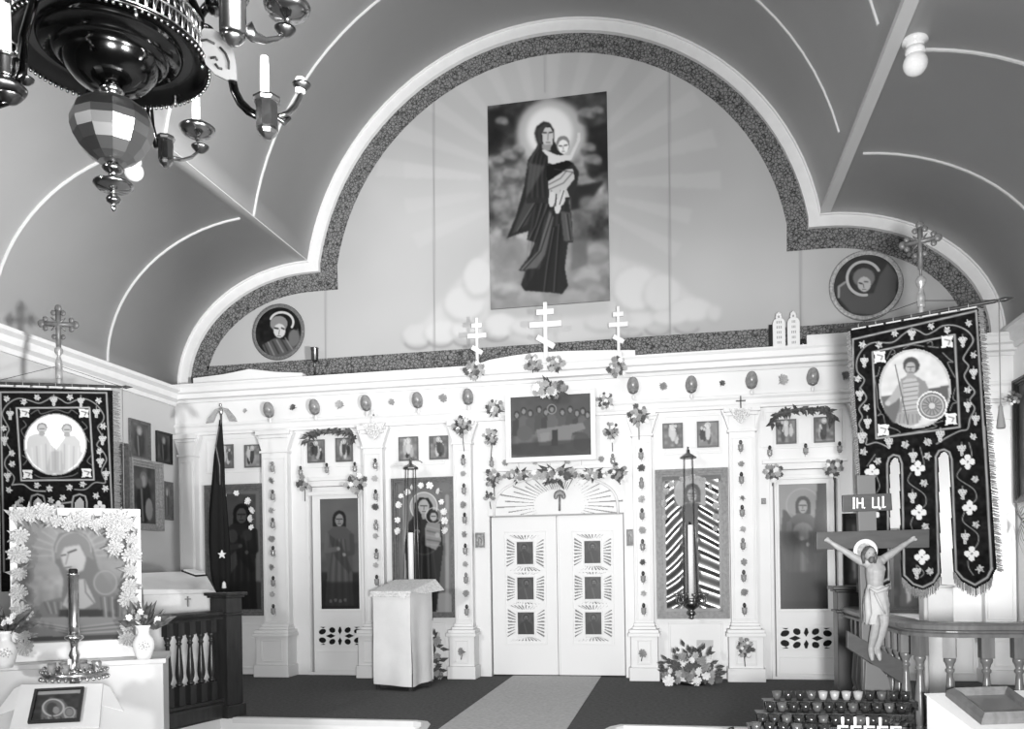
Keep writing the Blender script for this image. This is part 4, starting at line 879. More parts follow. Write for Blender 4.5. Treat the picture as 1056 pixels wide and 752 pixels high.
spr(505, 513, 7, YF - .03, 'small dark flower spray on the royal door jamb, under the arch end', [2, 3], 3, 6, 12, rf=.5)
spr(638, 488, 12, YF - .12, 'dark flower spray at the banner end of the arch over the royal doors', [2, 3, 2, 3], 8, 12, 12, rf=.36)
spr(574, 491, 25, YF - .06, 'central flower garland over the sunburst of the royal doors', [0, 2, 1, 3, 2, 1, 2], 12, 16, rf=.24, sq=(1.2, .32), leafm=LEAF2, name='flower_garland')
spr(536, 491, 17, YF - .06, 'pale flower garland over the sunburst, towards the lectern', [1, 0, 1, 2], 8, 12, rf=.28, sq=(1.2, .34), leafm=LEAF2, name='flower_garland')
spr(612, 490, 16, YF - .06, 'pale flower garland over the sunburst, towards the banner', [1, 2, 0, 1], 8, 12, rf=.28, sq=(1.2, .36), leafm=LEAF2, name='flower_garland')
spr(797, 488, 12, YF - .05, 'flower spray on the angel door frame, away from the banner', [2, 3, 2], 7, 12, 14, rf=.42)
spr(859, 483, 13, YF - .05, 'flower spray on the angel door frame, beside the banner', [3, 2, 2], 7, 14, 16, rf=.38)
spr(768, 668, 13, YP - .17, 'bushy flower spray on the pilaster pedestal nearest the angel door', [2, 3, 1, 2], 11, 18, 20, rf=.3, sq=(.85, 1.05))
spr(476.5, 672, 5, YP - .165, 'small flower on the pedestal between mother and child icon and royal doors', [2], 1, 3, 8, rf=.8)
spr(662.5, 674, 5.5, YP - .165, 'small flower on the pedestal between royal doors and metal covered icon', [2], 1, 3, 8, rf=.8)
# dark garlands over the pairs of feast icons
def garland(label, px0, py0, px1, py1):
    a = wy(px0, py0, YF - .06); b = wy(px1, py1, YF - .06); t = thing('dark_garland', label, 'garland', ((a.x + b.x) / 2, YF - .03, (a.z + b.z) / 2)); mb = MB(); R = random.Random(int(px0))
    pts = [a.lerp(b, k / 16) + Vector((0, -.012 - .01 * (k % 2), .05 * math.sin(PI * k / 16))) for k in range(17)]; mb.tube(pts, .018, 6)
    for p in pts:
        for j in range(4): leaf_to(mb, p, (R.uniform(-1, 1), -R.uniform(.1, .6), R.uniform(-1, .5)), R.uniform(.06, .12), .02, R)
    for e in (a, b):
        for j in range(7): leaf_to(mb, e + Vector((R.uniform(-.04, .04), -.012, R.uniform(-.10, .0))), (R.uniform(-.7, .7), -.3, -R.uniform(.2, 1)), .13, .025, R)
    part('foliage', mb, LEAF, t); blossom(t, (b.x - .06, YF - .07, b.z + .02), .06, 3, 1); blossom(t, (a.x + .08, YF - .07, a.z + .02), .055, 3, 1)
garland('dark leaf garland draped over the two small icons beside the lectern pilaster', 319, 450, 364, 447)
garland('dark leaf garland draped over the two small icons beside the banner', 800, 428, 857, 425)
# carved cartouche crosses over two pilasters
for (px, py, l) in ((764, 428, 'pale carved cartouche with a small cross on the capital beside the angel door'), (386, 444, 'pale carved cartouche with a small cross on the capital behind the lectern')):
    y = YP - .07; c = wy(px, py, y); q = pxr(px, py, y); t = thing('carved_cartouche', l, 'carving', c); mb = MB()
    mb.xz([(c.x - 12 * q, c.z + 7 * q), (c.x + 12 * q, c.z + 7 * q), (c.x + 8 * q, c.z), (c.x + 3 * q, c.z - 7 * q), (c.x, c.z - 9 * q), (c.x - 3 * q, c.z - 7 * q), (c.x - 8 * q, c.z)], y - .02, y + .008)
    for k in range(16): a_ = k * 2.4; r_ = 6.5 * q * math.sqrt(k / 16); mb.ball((c.x + 1.2 * r_ * math.cos(a_), y - .025, c.z + r_ * math.sin(a_) * .9), 1.6 * q, 6, 4)
    part('scrollwork', mb, mat('chalky_paint', .62, .8, var=.25, scale=50), t)
    part('cross', MB().bx(c.x - .7 * q, c.x + .7 * q, y - .02, y - .01, c.z + 7 * q, c.z + 20 * q).bx(c.x - 5 * q, c.x + 5 * q, y - .02, y - .01, c.z + 14 * q, c.z + 15.5 * q), GFRAME if px > 700 else mat('chalky_paint', .6), t)
# wreath flowers pinned round three icons of the screen
def pinned(pts, label, y, tone, r, group):
    for k, (px, py) in enumerate(pts):
        bunch('pinned_flower', label % (ORD[k]), 'flower', wy(px, py, y), r, [tone], 1, 2, 0, LEAF2, .9, group=group, kind=k % 2)
pinned([(233, 510), (245, 509), (257.5, 517), (262, 526), (260, 535), (261, 544)], '%s white flower round the dark saint icon, counted from the flag', YF - .085, 0, .054, 'white flowers round the dark saint icon')
pinned([(411, 548), (411, 537), (412, 521), (414, 512), (421, 508), (426, 503), (435, 501), (444, 501), (453, 507), (456, 518), (458.5, 528), (459.5, 537), (459, 547)], '%s pale flower round the mother and child icon, counted clockwise from lower lectern side', YF - .08, 0, .05, 'pale flowers round the mother and child icon')
pinned([(686, 534), (685, 519), (687, 507), (692, 500), (703, 495), (714, 493), (725, 496), (733, 502), (737, 512), (738, 522), (738, 533), (737, 545)], '%s flower round the metal covered icon, counted clockwise from lower royal door side', YF - .06, 1, .045, 'flowers round the metal covered icon')
# ================================================================== before the screen
# white draped lectern
L0 = wz(404, 712.5, 0); A = wz(386, 711.5, 0); B = wz(424.5, 713.5, 0); ex = (B - A); w = ex.length; ex.normalize(); ey = Vector((-ex.y, ex.x, 0)); D_ = .50
t = thing('lectern', 'white cloth draped lectern with slanted top, standing before the royal doors', 'lectern', ((A + B) / 2 + ey * D_ / 2))
def LP(u, v, z): return A + ex * (u * w) + ey * (v * D_) + Vector((0, 0, z))
mb = MB()
for u in (.06, .94):
    for v in (.08, .92): mb = MB(); c = LP(u, v, 0); mb.bx(c.x - .02, c.x + .02, c.y - .02, c.y + .02, 0, .2); part('leg', mb, DWOOD, t)
hf, hb = 1.13, 1.23; mb = MB(); n = 10
def drape_grid(mb, p00, p10, p01, p11, nu, nv, fn):
    vs = []; 
    for j in range(nv + 1):
        for i in range(nu + 1):
            u, v = i / nu, j / nv; p = p00.lerp(p10, u).lerp(p01.lerp(p11, u), v); vs.append(p + fn(u, v))
    mb.add(vs, [(j * (nu + 1) + i, j * (nu + 1) + i + 1, (j + 1) * (nu + 1) + i + 1, (j + 1) * (nu + 1) + i) for j in range(nv) for i in range(nu)], True)
wob = lambda ax, a=.012: (lambda u, v: ax * (a * (1 - v) * math.sin(u * 9 + 1) + .006 * math.sin(v * 7 + u * 3)))
drape_grid(mb, LP(0, 0, .07), LP(1, 0, .05), LP(0, 0, hf), LP(1, 0, hf), 14, 14, wob(-ey, .01))
drape_grid(mb, LP(1, 0, .05), LP(1, 1, .08), LP(1, 0, hf), LP(1, 1, hb), 10, 14, wob(ex, .02))
drape_grid(mb, LP(0, 1, .07), LP(0, 0, .07), LP(0, 1, hb), LP(0, 0, hf), 10, 14, wob(-ex))
drape_grid(mb, LP(1, 1, .08), LP(0, 1, .07), LP(1, 1, hb), LP(0, 1, hb), 10, 14, wob(ey))
part('cloth_skirt', mb, CLOTH, t)
mb = MB(); T = [LP(-.04, -.06, hf - .01), LP(1.04, -.06, hf - .01), LP(1.06, 1.05, hb + .02), LP(-.04, 1.05, hb + .02)]; up = Vector((0, 0, .035))
mb.prism(T, up); 
mb.prism([T[0], T[1], T[1] - Vector((0, 0, .035)), T[0] - Vector((0, 0, .03))], -ey * .01)
mb.prism([T[1] + up, T[2] + up, T[2] + ex * .12 - Vector((0, 0, .10)), T[1].lerp(T[2], .35) + ex * .03 - Vector((0, 0, .05))], ex * .012)
part('top_cloth', mb, mat('patterned_white_cloth', .62, .85, var=.22, scale=45), t, .006)
blossom(t, LP(.86, -.08, hf - .02), .045, 0, 2, (0.2, 0, .3)); 
# hanging candle lamps before two icons
def hang_lamp(label, px, ytop, yroof, ybowl, D, bowl=True, px2=None):
    top = dep(px, yroof, D); bot = dep(px2 or px, ybowl, D); q = D / FPX; t = thing('hanging_lamp', label, 'lamp', (bot.x, bot.y, bot.z - 20 * q)); x, y = top.x, top.y
    part('canopy', MB().lathe([(8 * q, 0), (7.6 * q, .8 * q), (1.8 * q, 4.6 * q), (1.2 * q, 6 * q), (1.6 * q, 7 * q), (.3 * q, 9 * q)], (x, y, top.z), 8, smooth=False), DBRASS, t)
    part('canopy_rim', MB().lathe([(6.2 * q, -1 * q), (8.2 * q, -1 * q), (8.2 * q, .2 * q), (6.2 * q, .2 * q)], (x, y, top.z), 8, False), DBRASS, t)
    zb = bot.z - 1 * q
    for k in range(4):
        a = PI / 4 + k * PI / 2; part('rod', MB().tube([(x + 5.6 * q * math.cos(a), y + 5.6 * q * math.sin(a), top.z - .5 * q), (bot.x + 9.5 * q * math.cos(a), bot.y + 9.5 * q * math.sin(a), zb)], .45 * q, 5), mat('aged_brass', .22, .35, metal=.8), t)
    zc = top.z + 8 * q; e = Vector((x, YP - .27, zc + .12))
    part('hanging_bracket', MB().tube([(x, y, zc), (x, y, zc + .02), (x, y + .05, zc + .04), (x, YF - .05, zc + .04), (x, YF - .022, zc + .03)], .007, 6), DBRASS, t)
    z = bot.z; b = (bot.x, bot.y)
    pr = [(.4, -22), (3, -21), (1.4, -19.5), (4.4, -16.5), (3.8, -14), (2.2, -12.5), (8, -8.5), (9.6, -4.5), (9, -3), (10.2, -1.8), (9.4, 0), (7, -1), (2.5, -1.5)]
    part('bowl', MB().lathe([(r * q, zz * q) for r, zz in pr], (b[0], b[1], z), 24), DBRASS, t)
    for k in range(8):
        a = 2 * PI * k / 8 + .2; m_ = MB(); ca, sa = math.cos(a), math.sin(a)
        m_.tube([(b[0] + rr * q * ca, b[1] + rr * q * sa, z + zz * q) for rr, zz in ((9, -5), (13, -7), (16, -3), (15, 1.5), (12.5, 2.5), (12, -.5))], .7 * q, 5)
        m_.lathe([(1 * q, 0), (2.6 * q, .4 * q), (2.8 * q, 3 * q), (2.2 * q, 3 * q), (1.9 * q, .8 * q)], (b[0] + 15 * q * ca, b[1] + 15 * q * sa, z + 2 * q), 8); part('arm', m_, mat('aged_brass', .22), t)
    zt = dep(px2 or px, ytop, D).z
    part('candle', MB().lathe([(2.9 * q, 0), (2.8 * q, zt - z), (2.4 * q, zt - z + .6 * q), (0, zt - z + .6 * q)], (b[0], b[1], z - 1 * q), 14), WAX, t)
    part('wick', MB().lathe([(.9 * q, 0), (.5 * q, 3 * q), (0, 3.2 * q)], (b[0], b[1], zt - .5 * q), 6), BLACK, t)
hang_lamp('brass hanging lamp with tall white candle before the metal covered icon', 710, 541, 472, 617, 10.15, px2=713)
hang_lamp('brass hanging lamp with tall white candle before the mother and child icon, behind the lectern', 423.5, 549, 483, 620, 10.72, px2=424.5)
# flower arrangement on the floor
def arrangement(label, px, pyb, w_, h_, y, n, tones, bowl=True, seed=1):
    q = pxr(px, pyb, y); c = wy(px, pyb, y); c.z = 0; t = thing('flower_arrangement', label, 'flowers', c); R = random.Random(seed)
    if bowl: part('bowl', MB().lathe([(8 * q, 0.006), (14 * q, .5 * q), (15.5 * q, 3.5 * q), (14 * q, 4 * q), (11 * q, 2 * q)], c, 22), DBRASS, t)
    mb = MB()
    for k in range(int(n * 3.2)):
        a = R.uniform(.05, PI - .05); r_ = R.uniform(.2, 1); p = c + Vector((math.cos(a) * r_ * w_ * q, -R.uniform(-.02, .14), math.sin(a) ** .8 * r_ * h_ * q + .04))
        leaf_to(mb, p, (math.cos(a) + R.uniform(-.5, .5), -R.uniform(0, .5), math.sin(a) + R.uniform(-.6, .3)), R.uniform(6, 11) * q, 2 * q, R)
    for k in range(n // 2):
        a = R.uniform(.1, PI - .1); mb.tube([c + Vector((0, -.02, .06)), c + Vector((math.cos(a) * .8 * w_ * q, -.05, math.sin(a) * .8 * h_ * q))], .35 * q, 4)
    part('foliage', mb, LEAF, t)
    for k in range(n):
        a = PI * ((k * .618) % 1) ; r_ = math.sqrt((k + .6) / n) * .92
        blossom(t, c + Vector((math.cos(a) * r_ * w_ * q, -.05 - .13 * R.random(), max(.06, math.sin(a) * r_ * h_ * q))), R.uniform(3.6, 6.4) * q, tones[k % len(tones)], R.choice((0, 1, 0)), (R.uniform(-.6, .6), R.uniform(0, 6), R.uniform(-.7, .7)))
arrangement('wide bowl of mixed flowers on the carpet under the metal covered icon', 714, 709, 31, 38, -.62, 30, [0, 2, 3, 0, 1, 3, 2], seed=3)
arrangement('leafy flower arrangement on the floor behind the white draped lectern', 445, 703, 13, 58, -.55, 16, [2, 3, 0, 2, 1], False, seed=5)
# electric outlets / vent plates
for (px, py, l) in ((446, 656, 'small pale vent plate low on the screen behind the white lectern'), (727, 664, 'small pale vent plate low on the screen over the floor flowers')):
    c = wy(px, py, YF - .01); m_ = MB().bx(c.x - .1, c.x + .1, YF - .01, YF - .002, c.z - .045, c.z + .045)
    for k in range(5): m_.bx(c.x - .085 + k * .035, c.x - .065 + k * .035, YF - .014, YF - .009, c.z - .03, c.z + .03)
    single('vent_plate', m_, mat('pale_grey_paint', .5, .6), l, 'vent')
# ------------------------------------------------------------------ flag
FD = 10.0; b = dep(229, 608, FD); q = FD / FPX; top = dep(228, 433, FD); b.z = 0
t = thing('flag_on_pole', 'dark furled flag with a star hanging from a pole topped by a winged finial', 'flag', (top.x, top.y, 0))
part('pole', MB().tube([(top.x, top.y, 0.02), (top.x, top.y, top.z + .09)], .014, 8), GFRAME, t)
part('stand', MB().lathe([(.16, 0), (.15, .03), (.04, .06), (.03, .16), (.0, .16)], (top.x, top.y, 0), 18), DBRASS, t)
mb = MB(); z = top.z + .05
mb.ball((top.x, top.y, z + .05), .03, 8, 6, (1, .8, 1.6)).ball((top.x, top.y - .01, z + .12), .02, 8, 6)
for s in (-1, 1):
    mb.prism([(top.x, top.y, z + .10), (top.x + s * .08, top.y, z + .08), (top.x + s * .17, top.y, z - .02), (top.x + s * .20, top.y, z - .08), (top.x + s * .10, top.y, z - .07), (top.x + s * .06, top.y, z + .02)], (0, .02, 0))
part('eagle_finial', mb, SILVER, t)
ol = [(433, 226, 229), (450, 224, 230), (470, 221, 231), (500, 219, 231), (530, 216.5, 233), (560, 216, 235), (585, 217, 236), (600, 219, 236), (612, 224, 232)]
mb = MB(); nu = 26; rows = []
for (py, xa, xb) in ol:
    pa = dep(xa, py, FD); pb = dep(xb, py, FD)
    for i in range(nu + 1):
        u = i / nu; ph = u * 2 * PI; c = (pa + pb) / 2; r_ = (pb - pa).length / 2
        f = 1 + .28 * math.sin(5 * ph + py * .01) * min(1, (py - 428) / 60); rows.append((c.x + r_ * f * math.cos(ph), c.y + .6 * r_ * f * math.sin(ph), c.z))
nr = len(ol); mb.add(rows, [(j * (nu + 1) + i, j * (nu + 1) + i + 1, (j + 1) * (nu + 1) + i + 1, (j + 1) * (nu + 1) + i) for j in range(nr - 1) for i in range(nu)], True)
part('flag_cloth', mb, mat('dark_flag_cloth', .012, .85, spec=.1), t)
mb = MB(); mb.tube([dep(226, 440, FD - .12), dep(222.5, 460, FD - .16), dep(226.5, 480, FD - .16), dep(227, 500, FD - .14)], .008, 5); part('gold_cord', mb, GFRAME, t)
c = dep(228.5, 572, FD - .16); pts = []
for k in range(10): a = PI / 2 + PI * k / 5; r_ = (.052 if k % 2 == 0 else .021); pts.append((c.x + r_ * math.cos(a), c.y, c.z + r_ * math.sin(a)))
part('star', MB().prism(pts, (0, .02, 0)), mat('pale_embroidery', .7, .8), t)
c = dep(231, 604, FD - .15); part('tassel', MB().lathe([(.004, .05), (.02, .03), (.026, -.03), (0, -.035)], c, 8), mat('pale_embroidery', .7), t)
# ------------------------------------------------------------------ balusters
def bal_mesh(H, m_):
    s = .035; mb = MB(); mb.bx(-s, s, -s, s, 0, H * .23).bx(-s, s, -s, s, H * .84, H)
    pr = [(.026, .23), (.034, .245), (.034, .262), (.022, .275), (.024, .29), (.034, .33), (.037, .38), (.033, .46), (.024, .6), (.019, .68), (.017, .72), (.026, .735), (.026, .75), (.018, .76), (.024, .79), (.033, .81), (.035, .83), (.03, .842)]
    mb.lathe([(r, z * H) for r, z in pr], (0, 0, 0), 14); me = mb.mesh('baluster'); me.materials.append(m_); return me
def rail_thing(label, path, m_, zt, bal, ends):
    t = thing('balustrade', label, 'balustrade', (path[0][0], path[0][1], 0))
    part('handrail', MB().sweep([(-.06, zt - .085), (.06, zt - .085), (.065, zt - .065), (.05, zt - .055), (.05, zt - .05), (.075, zt - .04), (.08, zt - .015), (.06, zt), (-.06, zt), (-.08, zt - .015), (-.075, zt - .04), (-.05, zt - .05), (-.05, zt - .055), (-.065, zt - .065)], path), m_, t)
    part('bottom_rail', MB().sweep([(-.05, .0), (.05, .0), (.06, .02), (.06, .13), (.045, .15), (.06, .165), (.06, .19), (-.06, .19), (-.06, .165), (-.045, .15), (-.06, .13), (-.06, .02)], path), m_, t)
    me = bal_mesh(zt - .085 - .19, m_)
    for (x, y, rz) in bal: o = put('baluster', me, t, Vector((x, y, .19)) - Vector((path[0][0], path[0][1], 0))); o.rotation_euler = (0, 0, rz)
    return t
def newel(t, x, y, zt, m_, rz=0):
    r = Matrix.Rotation(rz, 3, 'Z'); mb = MB(); s = .105
    for (z0, z1, e) in ((0, .12, .02), (.12, zt - .22, 0), (zt - .22, zt - .20, .015), (zt - .20, zt - .05, 0), (zt - .05, zt - .03, .02), (zt - .03, zt, .04)): mb.box((x, y, (z0 + z1) / 2), (2 * (s + e), 2 * (s + e), z1 - z0), m=r)
    part('newel_post', mb, m_, t, .006)
NLx, NLy = -2.82, -3.30; dl_ = Vector((-.235, -.97)); dl_.normalize(); ang = math.atan2(dl_.y, dl_.x)
path = [(NLx, NLy), (NLx + dl_.x * .86, NLy + dl_.y * .86), (XLW + .01, NLy + dl_.y * .86 - .25)]
bal = [(NLx + dl_.x * d, NLy + dl_.y * d, ang) for d in [.20 + .132 * k for k in range(5)]] + [(NLx + dl_.x * .86 - .2 - .2 * k, NLy + dl_.y * .86 - .02 * k - .025, .1) for k in range(10)]
t = rail_thing('dark turned wood balustrade with a square newel post behind the white altar table', path, DWOOD, 1.035, bal, 0); newel(t, NLx, NLy, 1.205, DWOOD, ang)
RX = 2.90
path = [(RX, -3.36), (RX, -5.25)] + [(RX + .25 - .25 * math.cos(a), -5.25 - .25 * math.sin(a)) for a in [PI / 2 * k / 8 for k in range(1, 9)]] + [(XR - .01, -5.5)]
bal = [(RX, -3.62 - .172 * k, 0) for k in range(10)] + [(RX + .25 - .25 * math.cos(a), -5.25 - .25 * math.sin(a), a) for a in (.5, 1.22)] + [(3.257 + .172 * k, -5.5, 0) for k in range(8)]
t = rail_thing('curved red-brown wooden balustrade below the tall banner', path, MWOOD, 1.035, bal, 0); newel(t, RX, -3.32, 1.205, DWOOD)
# ------------------------------------------------------------------ behind the dark balustrade: draped reading desk
K = [dep(148, 626, 8.9), dep(222, 622, 9.3)]; e1 = (K[1] - K[0]); e1.z = 0; wk = e1.length; e1.normalize(); e2 = Vector((-e1.y, e1.x, 0)); K0 = Vector((K[0].x, K[0].y, 0))
t = thing('reading_desk', 'white cloth covered reading desk standing behind the dark balustrade', 'desk', K0 + e1 * wk / 2 + e2 * .2)
zt1, zt2 = dep(148, 606, 8.9).z - .02, dep(200, 590, 9.3).z
mb = MB(); f = lambda u, v, z: K0 + e1 * (u * wk) + e2 * (v * .55) + Vector((0, 0, z))
mb.prism([f(0, 0, .0), f(1, 0, .0), f(1, 0, zt1 - .04), f(0, 0, zt1 - .0)], e2 * .55); part('cloth_skirt', mb, CLOTH, t, .012)
mb = MB(); mb.add([f(-.01, -.03, zt1 - .06), f(1.02, -.03, zt1 - .06), f(-.01, -.03, zt1), f(.9, -.03, zt1 - .02), f(1.02, .3, zt1 + .02), f(-.01, 1, zt2 - .0), f(1.02, 1, zt2 + .02), f(1.02, 1, zt1 - .06), f(-.01, 1, zt1 - .06)], [(0, 1, 3, 2), (2, 3, 4, 6, 5), (1, 7, 6, 4), (1, 4, 3), (0, 2, 5, 8), (5, 6, 7, 8), (0, 8, 7, 1)]); part('top_cloth', mb, CLOTH, t, .01)
c = f(.6, .01, zt1 - .14); mb = MB().box(c + e2 * -.03, (.012, .012, .11)).box(c + e2 * -.03 + Vector((0, 0, .025)), (.06, .012, .012), rz=math.atan2(e1.y, e1.x)); part('embroidered_cross', mb, mat('grey_thread', .22, .8), t)
p = [dep(187, 591.5, 9.25), dep(200, 590.5, 9.5), dep(214, 596, 9.4), dep(202, 597, 9.1)]; up = Vector((0, 0, .03))
bk = thing('open_book', 'thin book with dark edges lying open on the white reading desk', 'book', p[0]); part('cover', MB().prism([x + Vector((0, 0, .02)) for x in p], up * .5), BLACK, bk); cc = (p[0] + p[1] + p[2] + p[3]) / 4; part('page_block', MB().prism([x.lerp(cc, .16) + Vector((0, 0, .034)) for x in p], up * .4), WAX, bk)
# ------------------------------------------------------------------ icons on the left wall
def wallpic(rect, label, w, d, fm, seed, base, side=-1, draw=None):
    xw = XLW if side < 0 else XR; a = wx(rect[0], rect[1], xw - side * d * .5); b = wx(rect[2], rect[3], xw - side * d * .5); ya, yb = sorted((a.y, b.y)); yb = min(yb, -.285); z1 = (a.z + wx(rect[2], rect[1], xw - side * d * .5).z) / 2; z0 = (b.z + wx(rect[0], rect[3], xw - side * d * .5).z) / 2
    if rect[4:]: z1 = wx(rect[0], rect[1], xw).z; z0 = wx(rect[2], rect[3], xw).z
    t = thing('wall_icon', label, 'icon', (xw, (ya + yb) / 2, z0)); fmb = frame_mb(0, yb - ya, z0, z1, 0, w, d)
    if side < 0: fmb.v = [(xw - y_ + .002, ya + x_, z_) for x_, y_, z_ in fmb.v]
    else: fmb.v = [(xw + y_ - .002, yb - x_, z_) for x_, y_, z_ in fmb.v]
    part('frame', fmb, fm, t); part('backboard', MB().bx(xw - side * .002, xw - side * .010, ya + .005, yb - .005, z0 + .005, z1 - .005), fm, t)
    xx = xw - side * d * .35
    P = Paint((xx, ya + w, z1 - w), (0, yb - ya - 2 * w, 0), (0, 0, z0 - z1 + 2 * w), .01, base) if side < 0 else Paint((xx, yb - w, z1 - w), (0, -(yb - ya - 2 * w), 0), (0, 0, z0 - z1 + 2 * w), .01, base)
    P.uv().noise(9, .08); R = random.Random(seed); P.ell(.5, .58, .3, .42, base + R.choice((-.12, .12)), 3); P.ell(.5, .22, .17, .15, base + .16, 2).ell(.5, .24, .09, .1, base + .28, 1).line([(.4, .4), (.45, .95)], .07, base + .14, 1).line([(.62, .45), (.56, .95)], .06, base - .1, 1)
    if seed == 3: P.ell(.72, .74, .16, .2, base + .25, 2).ell(.3, .3, .15, .1, base + .1, 3)
    P.build('picture', PAINTM, t); return t
wallpic((133, 434, 155, 474), 'medium gilt framed icon on the side wall, directly above the big frame', .035, .03, GFRAME, 1, .3)
wallpic((161, 446.5, 181, 478.5), 'small black framed icon on the side wall, nearest the corner and highest', .035, .03, BLACKF, 2, .22)
wallpic((132, 475, 166, 547), 'largest icon on the side wall, in a deep gilt and dark frame', .09, .11, GILT, 3, .24)
wallpic((167, 498, 190, 537), 'small gilt framed icon on the side wall, below the black framed one', .05, .03, GFRAME, 4, .38)
wallpic((118.5, 457, 130.5, 530), 'tall narrow framed icon on the side wall, just beside the banner fringe', .04, .10, GFRAME, 5, .3)
# side wall panelling lines and corner
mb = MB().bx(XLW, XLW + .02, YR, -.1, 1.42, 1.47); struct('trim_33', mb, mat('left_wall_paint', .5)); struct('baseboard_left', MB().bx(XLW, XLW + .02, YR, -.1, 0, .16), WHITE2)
# ------------------------------------------------------------------ globe lamps on the vault
def globe(label, p, r, h=.12):
    t = thing('ceiling_globe_lamp', label, 'lamp', p)
    part('base', MB().lathe([(r * 1.0, .14), (r * 1.05, .09), (r * .72, .08), (r * .75, .02), (r * .6, -.02)], p, 24), PORC, t); part('globe', MB().ball(Vector(p) + Vector((0, 0, -r * .85)), r, 24, 14), MILK, t); part('collar', MB().lathe([(r * .62, 0), (r * .8, 0), (r * .8, .045), (r * .62, .045)], p, 24), PORC, t)
    return t
g = wz(944, 62, 5.49); globe('white glass globe lamp on the darker vault above the tall banner', (g.x, g.y, 5.54), .095)
g = wz(138, 177, 5.45); globe('white glass globe lamp on the paler vault, half hidden behind the chandelier', (g.x, g.y, 5.53), .095)
# ================================================================== left foreground: white altar table with the big icon
ZA = .80
TR = wz(168, 679, ZA); th = math.radians(30); tx = Vector((-math.cos(th), -math.sin(th), 0)); ty = Vector((-tx.y, tx.x, 0)) * -1     # tx to the table's far-from-aisle end, ty to the rear
if ty.y < 0: ty = -ty
t = thing('altar_table', 'white painted altar table carrying the big flower-framed icon', 'table', TR + tx * .75 + ty * .3 - Vector((0, 0, ZA - ZN)))
def TB(u, v, z): return TR + tx * u + ty * v + Vector((0, 0, z - ZA))
mb = MB().prism([TB(-.02, -.02, .765), TB(1.75, -.02, .765), TB(1.75, .62, .765), TB(-.02, .62, .765)], (0, 0, .035)); part('table_top', mb, WHITE, t, .006)
mb = MB().prism([TB(.0, 0, ZN + .002), TB(1.73, 0, ZN + .002), TB(1.73, .60, ZN + .002), TB(.0, .60, ZN + .002)], (0, 0, .763 - ZN)); part('front_panel', mb, WHITE, t, .004)
# the big icon leaning in its white frame
IO = Vector((TB(0, .30, ZA))); N_ = ty
def onp(px, py, O, N):
    d = Vector(ray(px, py)); o = Vector(CAM); return o + d * ((O - o).dot(N) / d.dot(N))
nrm = Vector((ty.x, ty.y, 0)); nrm = (Matrix.Rotation(math.radians(7), 3, 'Z') @ nrm); 
q00 = onp(10, 522, IO, nrm); q10 = onp(144.5, 527, IO, nrm); q11 = onp(143, 672, IO, nrm); ux = Vector((q10.x - q00.x, q10.y - q00.y, 0)); wI = ux.length; ux.normalize(); zI1 = (q00.z + q10.z) / 2; zI0 = ZA + .002; HI = zI1 - zI0
O_ = Vector((q00.x, q00.y, zI1)); fn = Vector((ux.y, -ux.x, 0))            # fn towards the viewer
t = thing('altar_icon', 'big icon of a bowed veiled woman in a white frame wreathed with white flowers', 'icon', O_ + ux * wI / 2 - Vector((0, 0, HI)))
def IP(u, v, d=0): return O_ + ux * (u * wI) - Vector((0, 0, v * HI)) + fn * d
mb = MB(); fw = .055
for (u0, u1, v0, v1) in ((0, 1, 0, .05), (0, 1, .88, 1), (0, fw, .05, .88), (1 - fw, 1, .05, .88)): mb.prism([IP(u0, v0), IP(u1, v0), IP(u1, v1), IP(u0, v1)], fn * .05)
part('frame', mb, WHITE, t, .006)
P = Paint(IP(fw, .05, .02), ux * (wI * (1 - 2 * fw)), Vector((0, 0, -HI * .83)), .0055, .52)
P.noise(22, .07).noise(6, .04).view(0, 510, 3.9556)
P.poly([(120, 120), (500, 120), (500, 330), (120, 330)], .52, 8, .6)
for k in range(14):
    a = PI * k / 13 + PI; P.line([(300 + 90 * math.cos(a), 250 + 90 * math.sin(a)), (300 + 170 * math.cos(a), 250 + 150 * math.sin(a))], 7, .64, 2, .5)
P.ell(300, 235, 88, 95, .62, 4, .7)
P.poly([(225, 280), (220, 210), (240, 160), (300, 145), (350, 165), (380, 220), (400, 300), (430, 340), (480, 420), (500, 500), (130, 505), (170, 440), (250, 420), (260, 350), (240, 300)], .42, 3)
P.poly([(228, 265), (222, 205), (245, 165), (300, 150), (345, 172), (370, 215), (385, 270), (350, 250), (330, 205), (260, 215), (245, 260)], .48, 2).ring(300, 235, 72, 80, 6, .6, 1, .8, PI, 2 * PI)
P.poly([(246, 250), (262, 215), (325, 205), (352, 260), (340, 310), (300, 325), (262, 300)], .66, 3).line([(278, 238), (310, 226)], 7, .28, 1).line([(250, 250), (268, 246)], 6, .32, 1).line([(280, 240), (268, 285)], 5, .48, 1).line([(262, 300), (290, 296)], 5, .35, 1)
P.poly([(255, 450), (300, 350), (345, 345), (390, 440), (350, 465), (280, 470)], .62, 2).line([(345, 350), (350, 400), (385, 445)], 6, .45, 1).line([(300, 360), (275, 440)], 6, .5, 1)
for k in range(6): P.line([(410 + 16 * k, 420), (420 + 14 * k, 500)], 5, .62 if k % 2 else .34, 1, .8); P.line([(180 + 14 * k, 440), (200 + 10 * k, 485)], 5, .58 if k % 2 else .34, 1, .7)
P.ell(430, 360, 50, 55, .48, 3, .7).ring(430, 360, 46, 48, 6, .58, 1, .7)
P.poly([(240, 470), (420, 470), (420, 500), (240, 500)], .24, 3).poly([(120, 505), (520, 500), (520, 590), (120, 600)], .50, 2)
for k in range(6): P.line([(140 + 20 * k, 520 + 8 * k), (300, 545 + 6 * k), (500, 520 + 9 * k)], 5, .36 if k % 2 else .62, 1, .7)
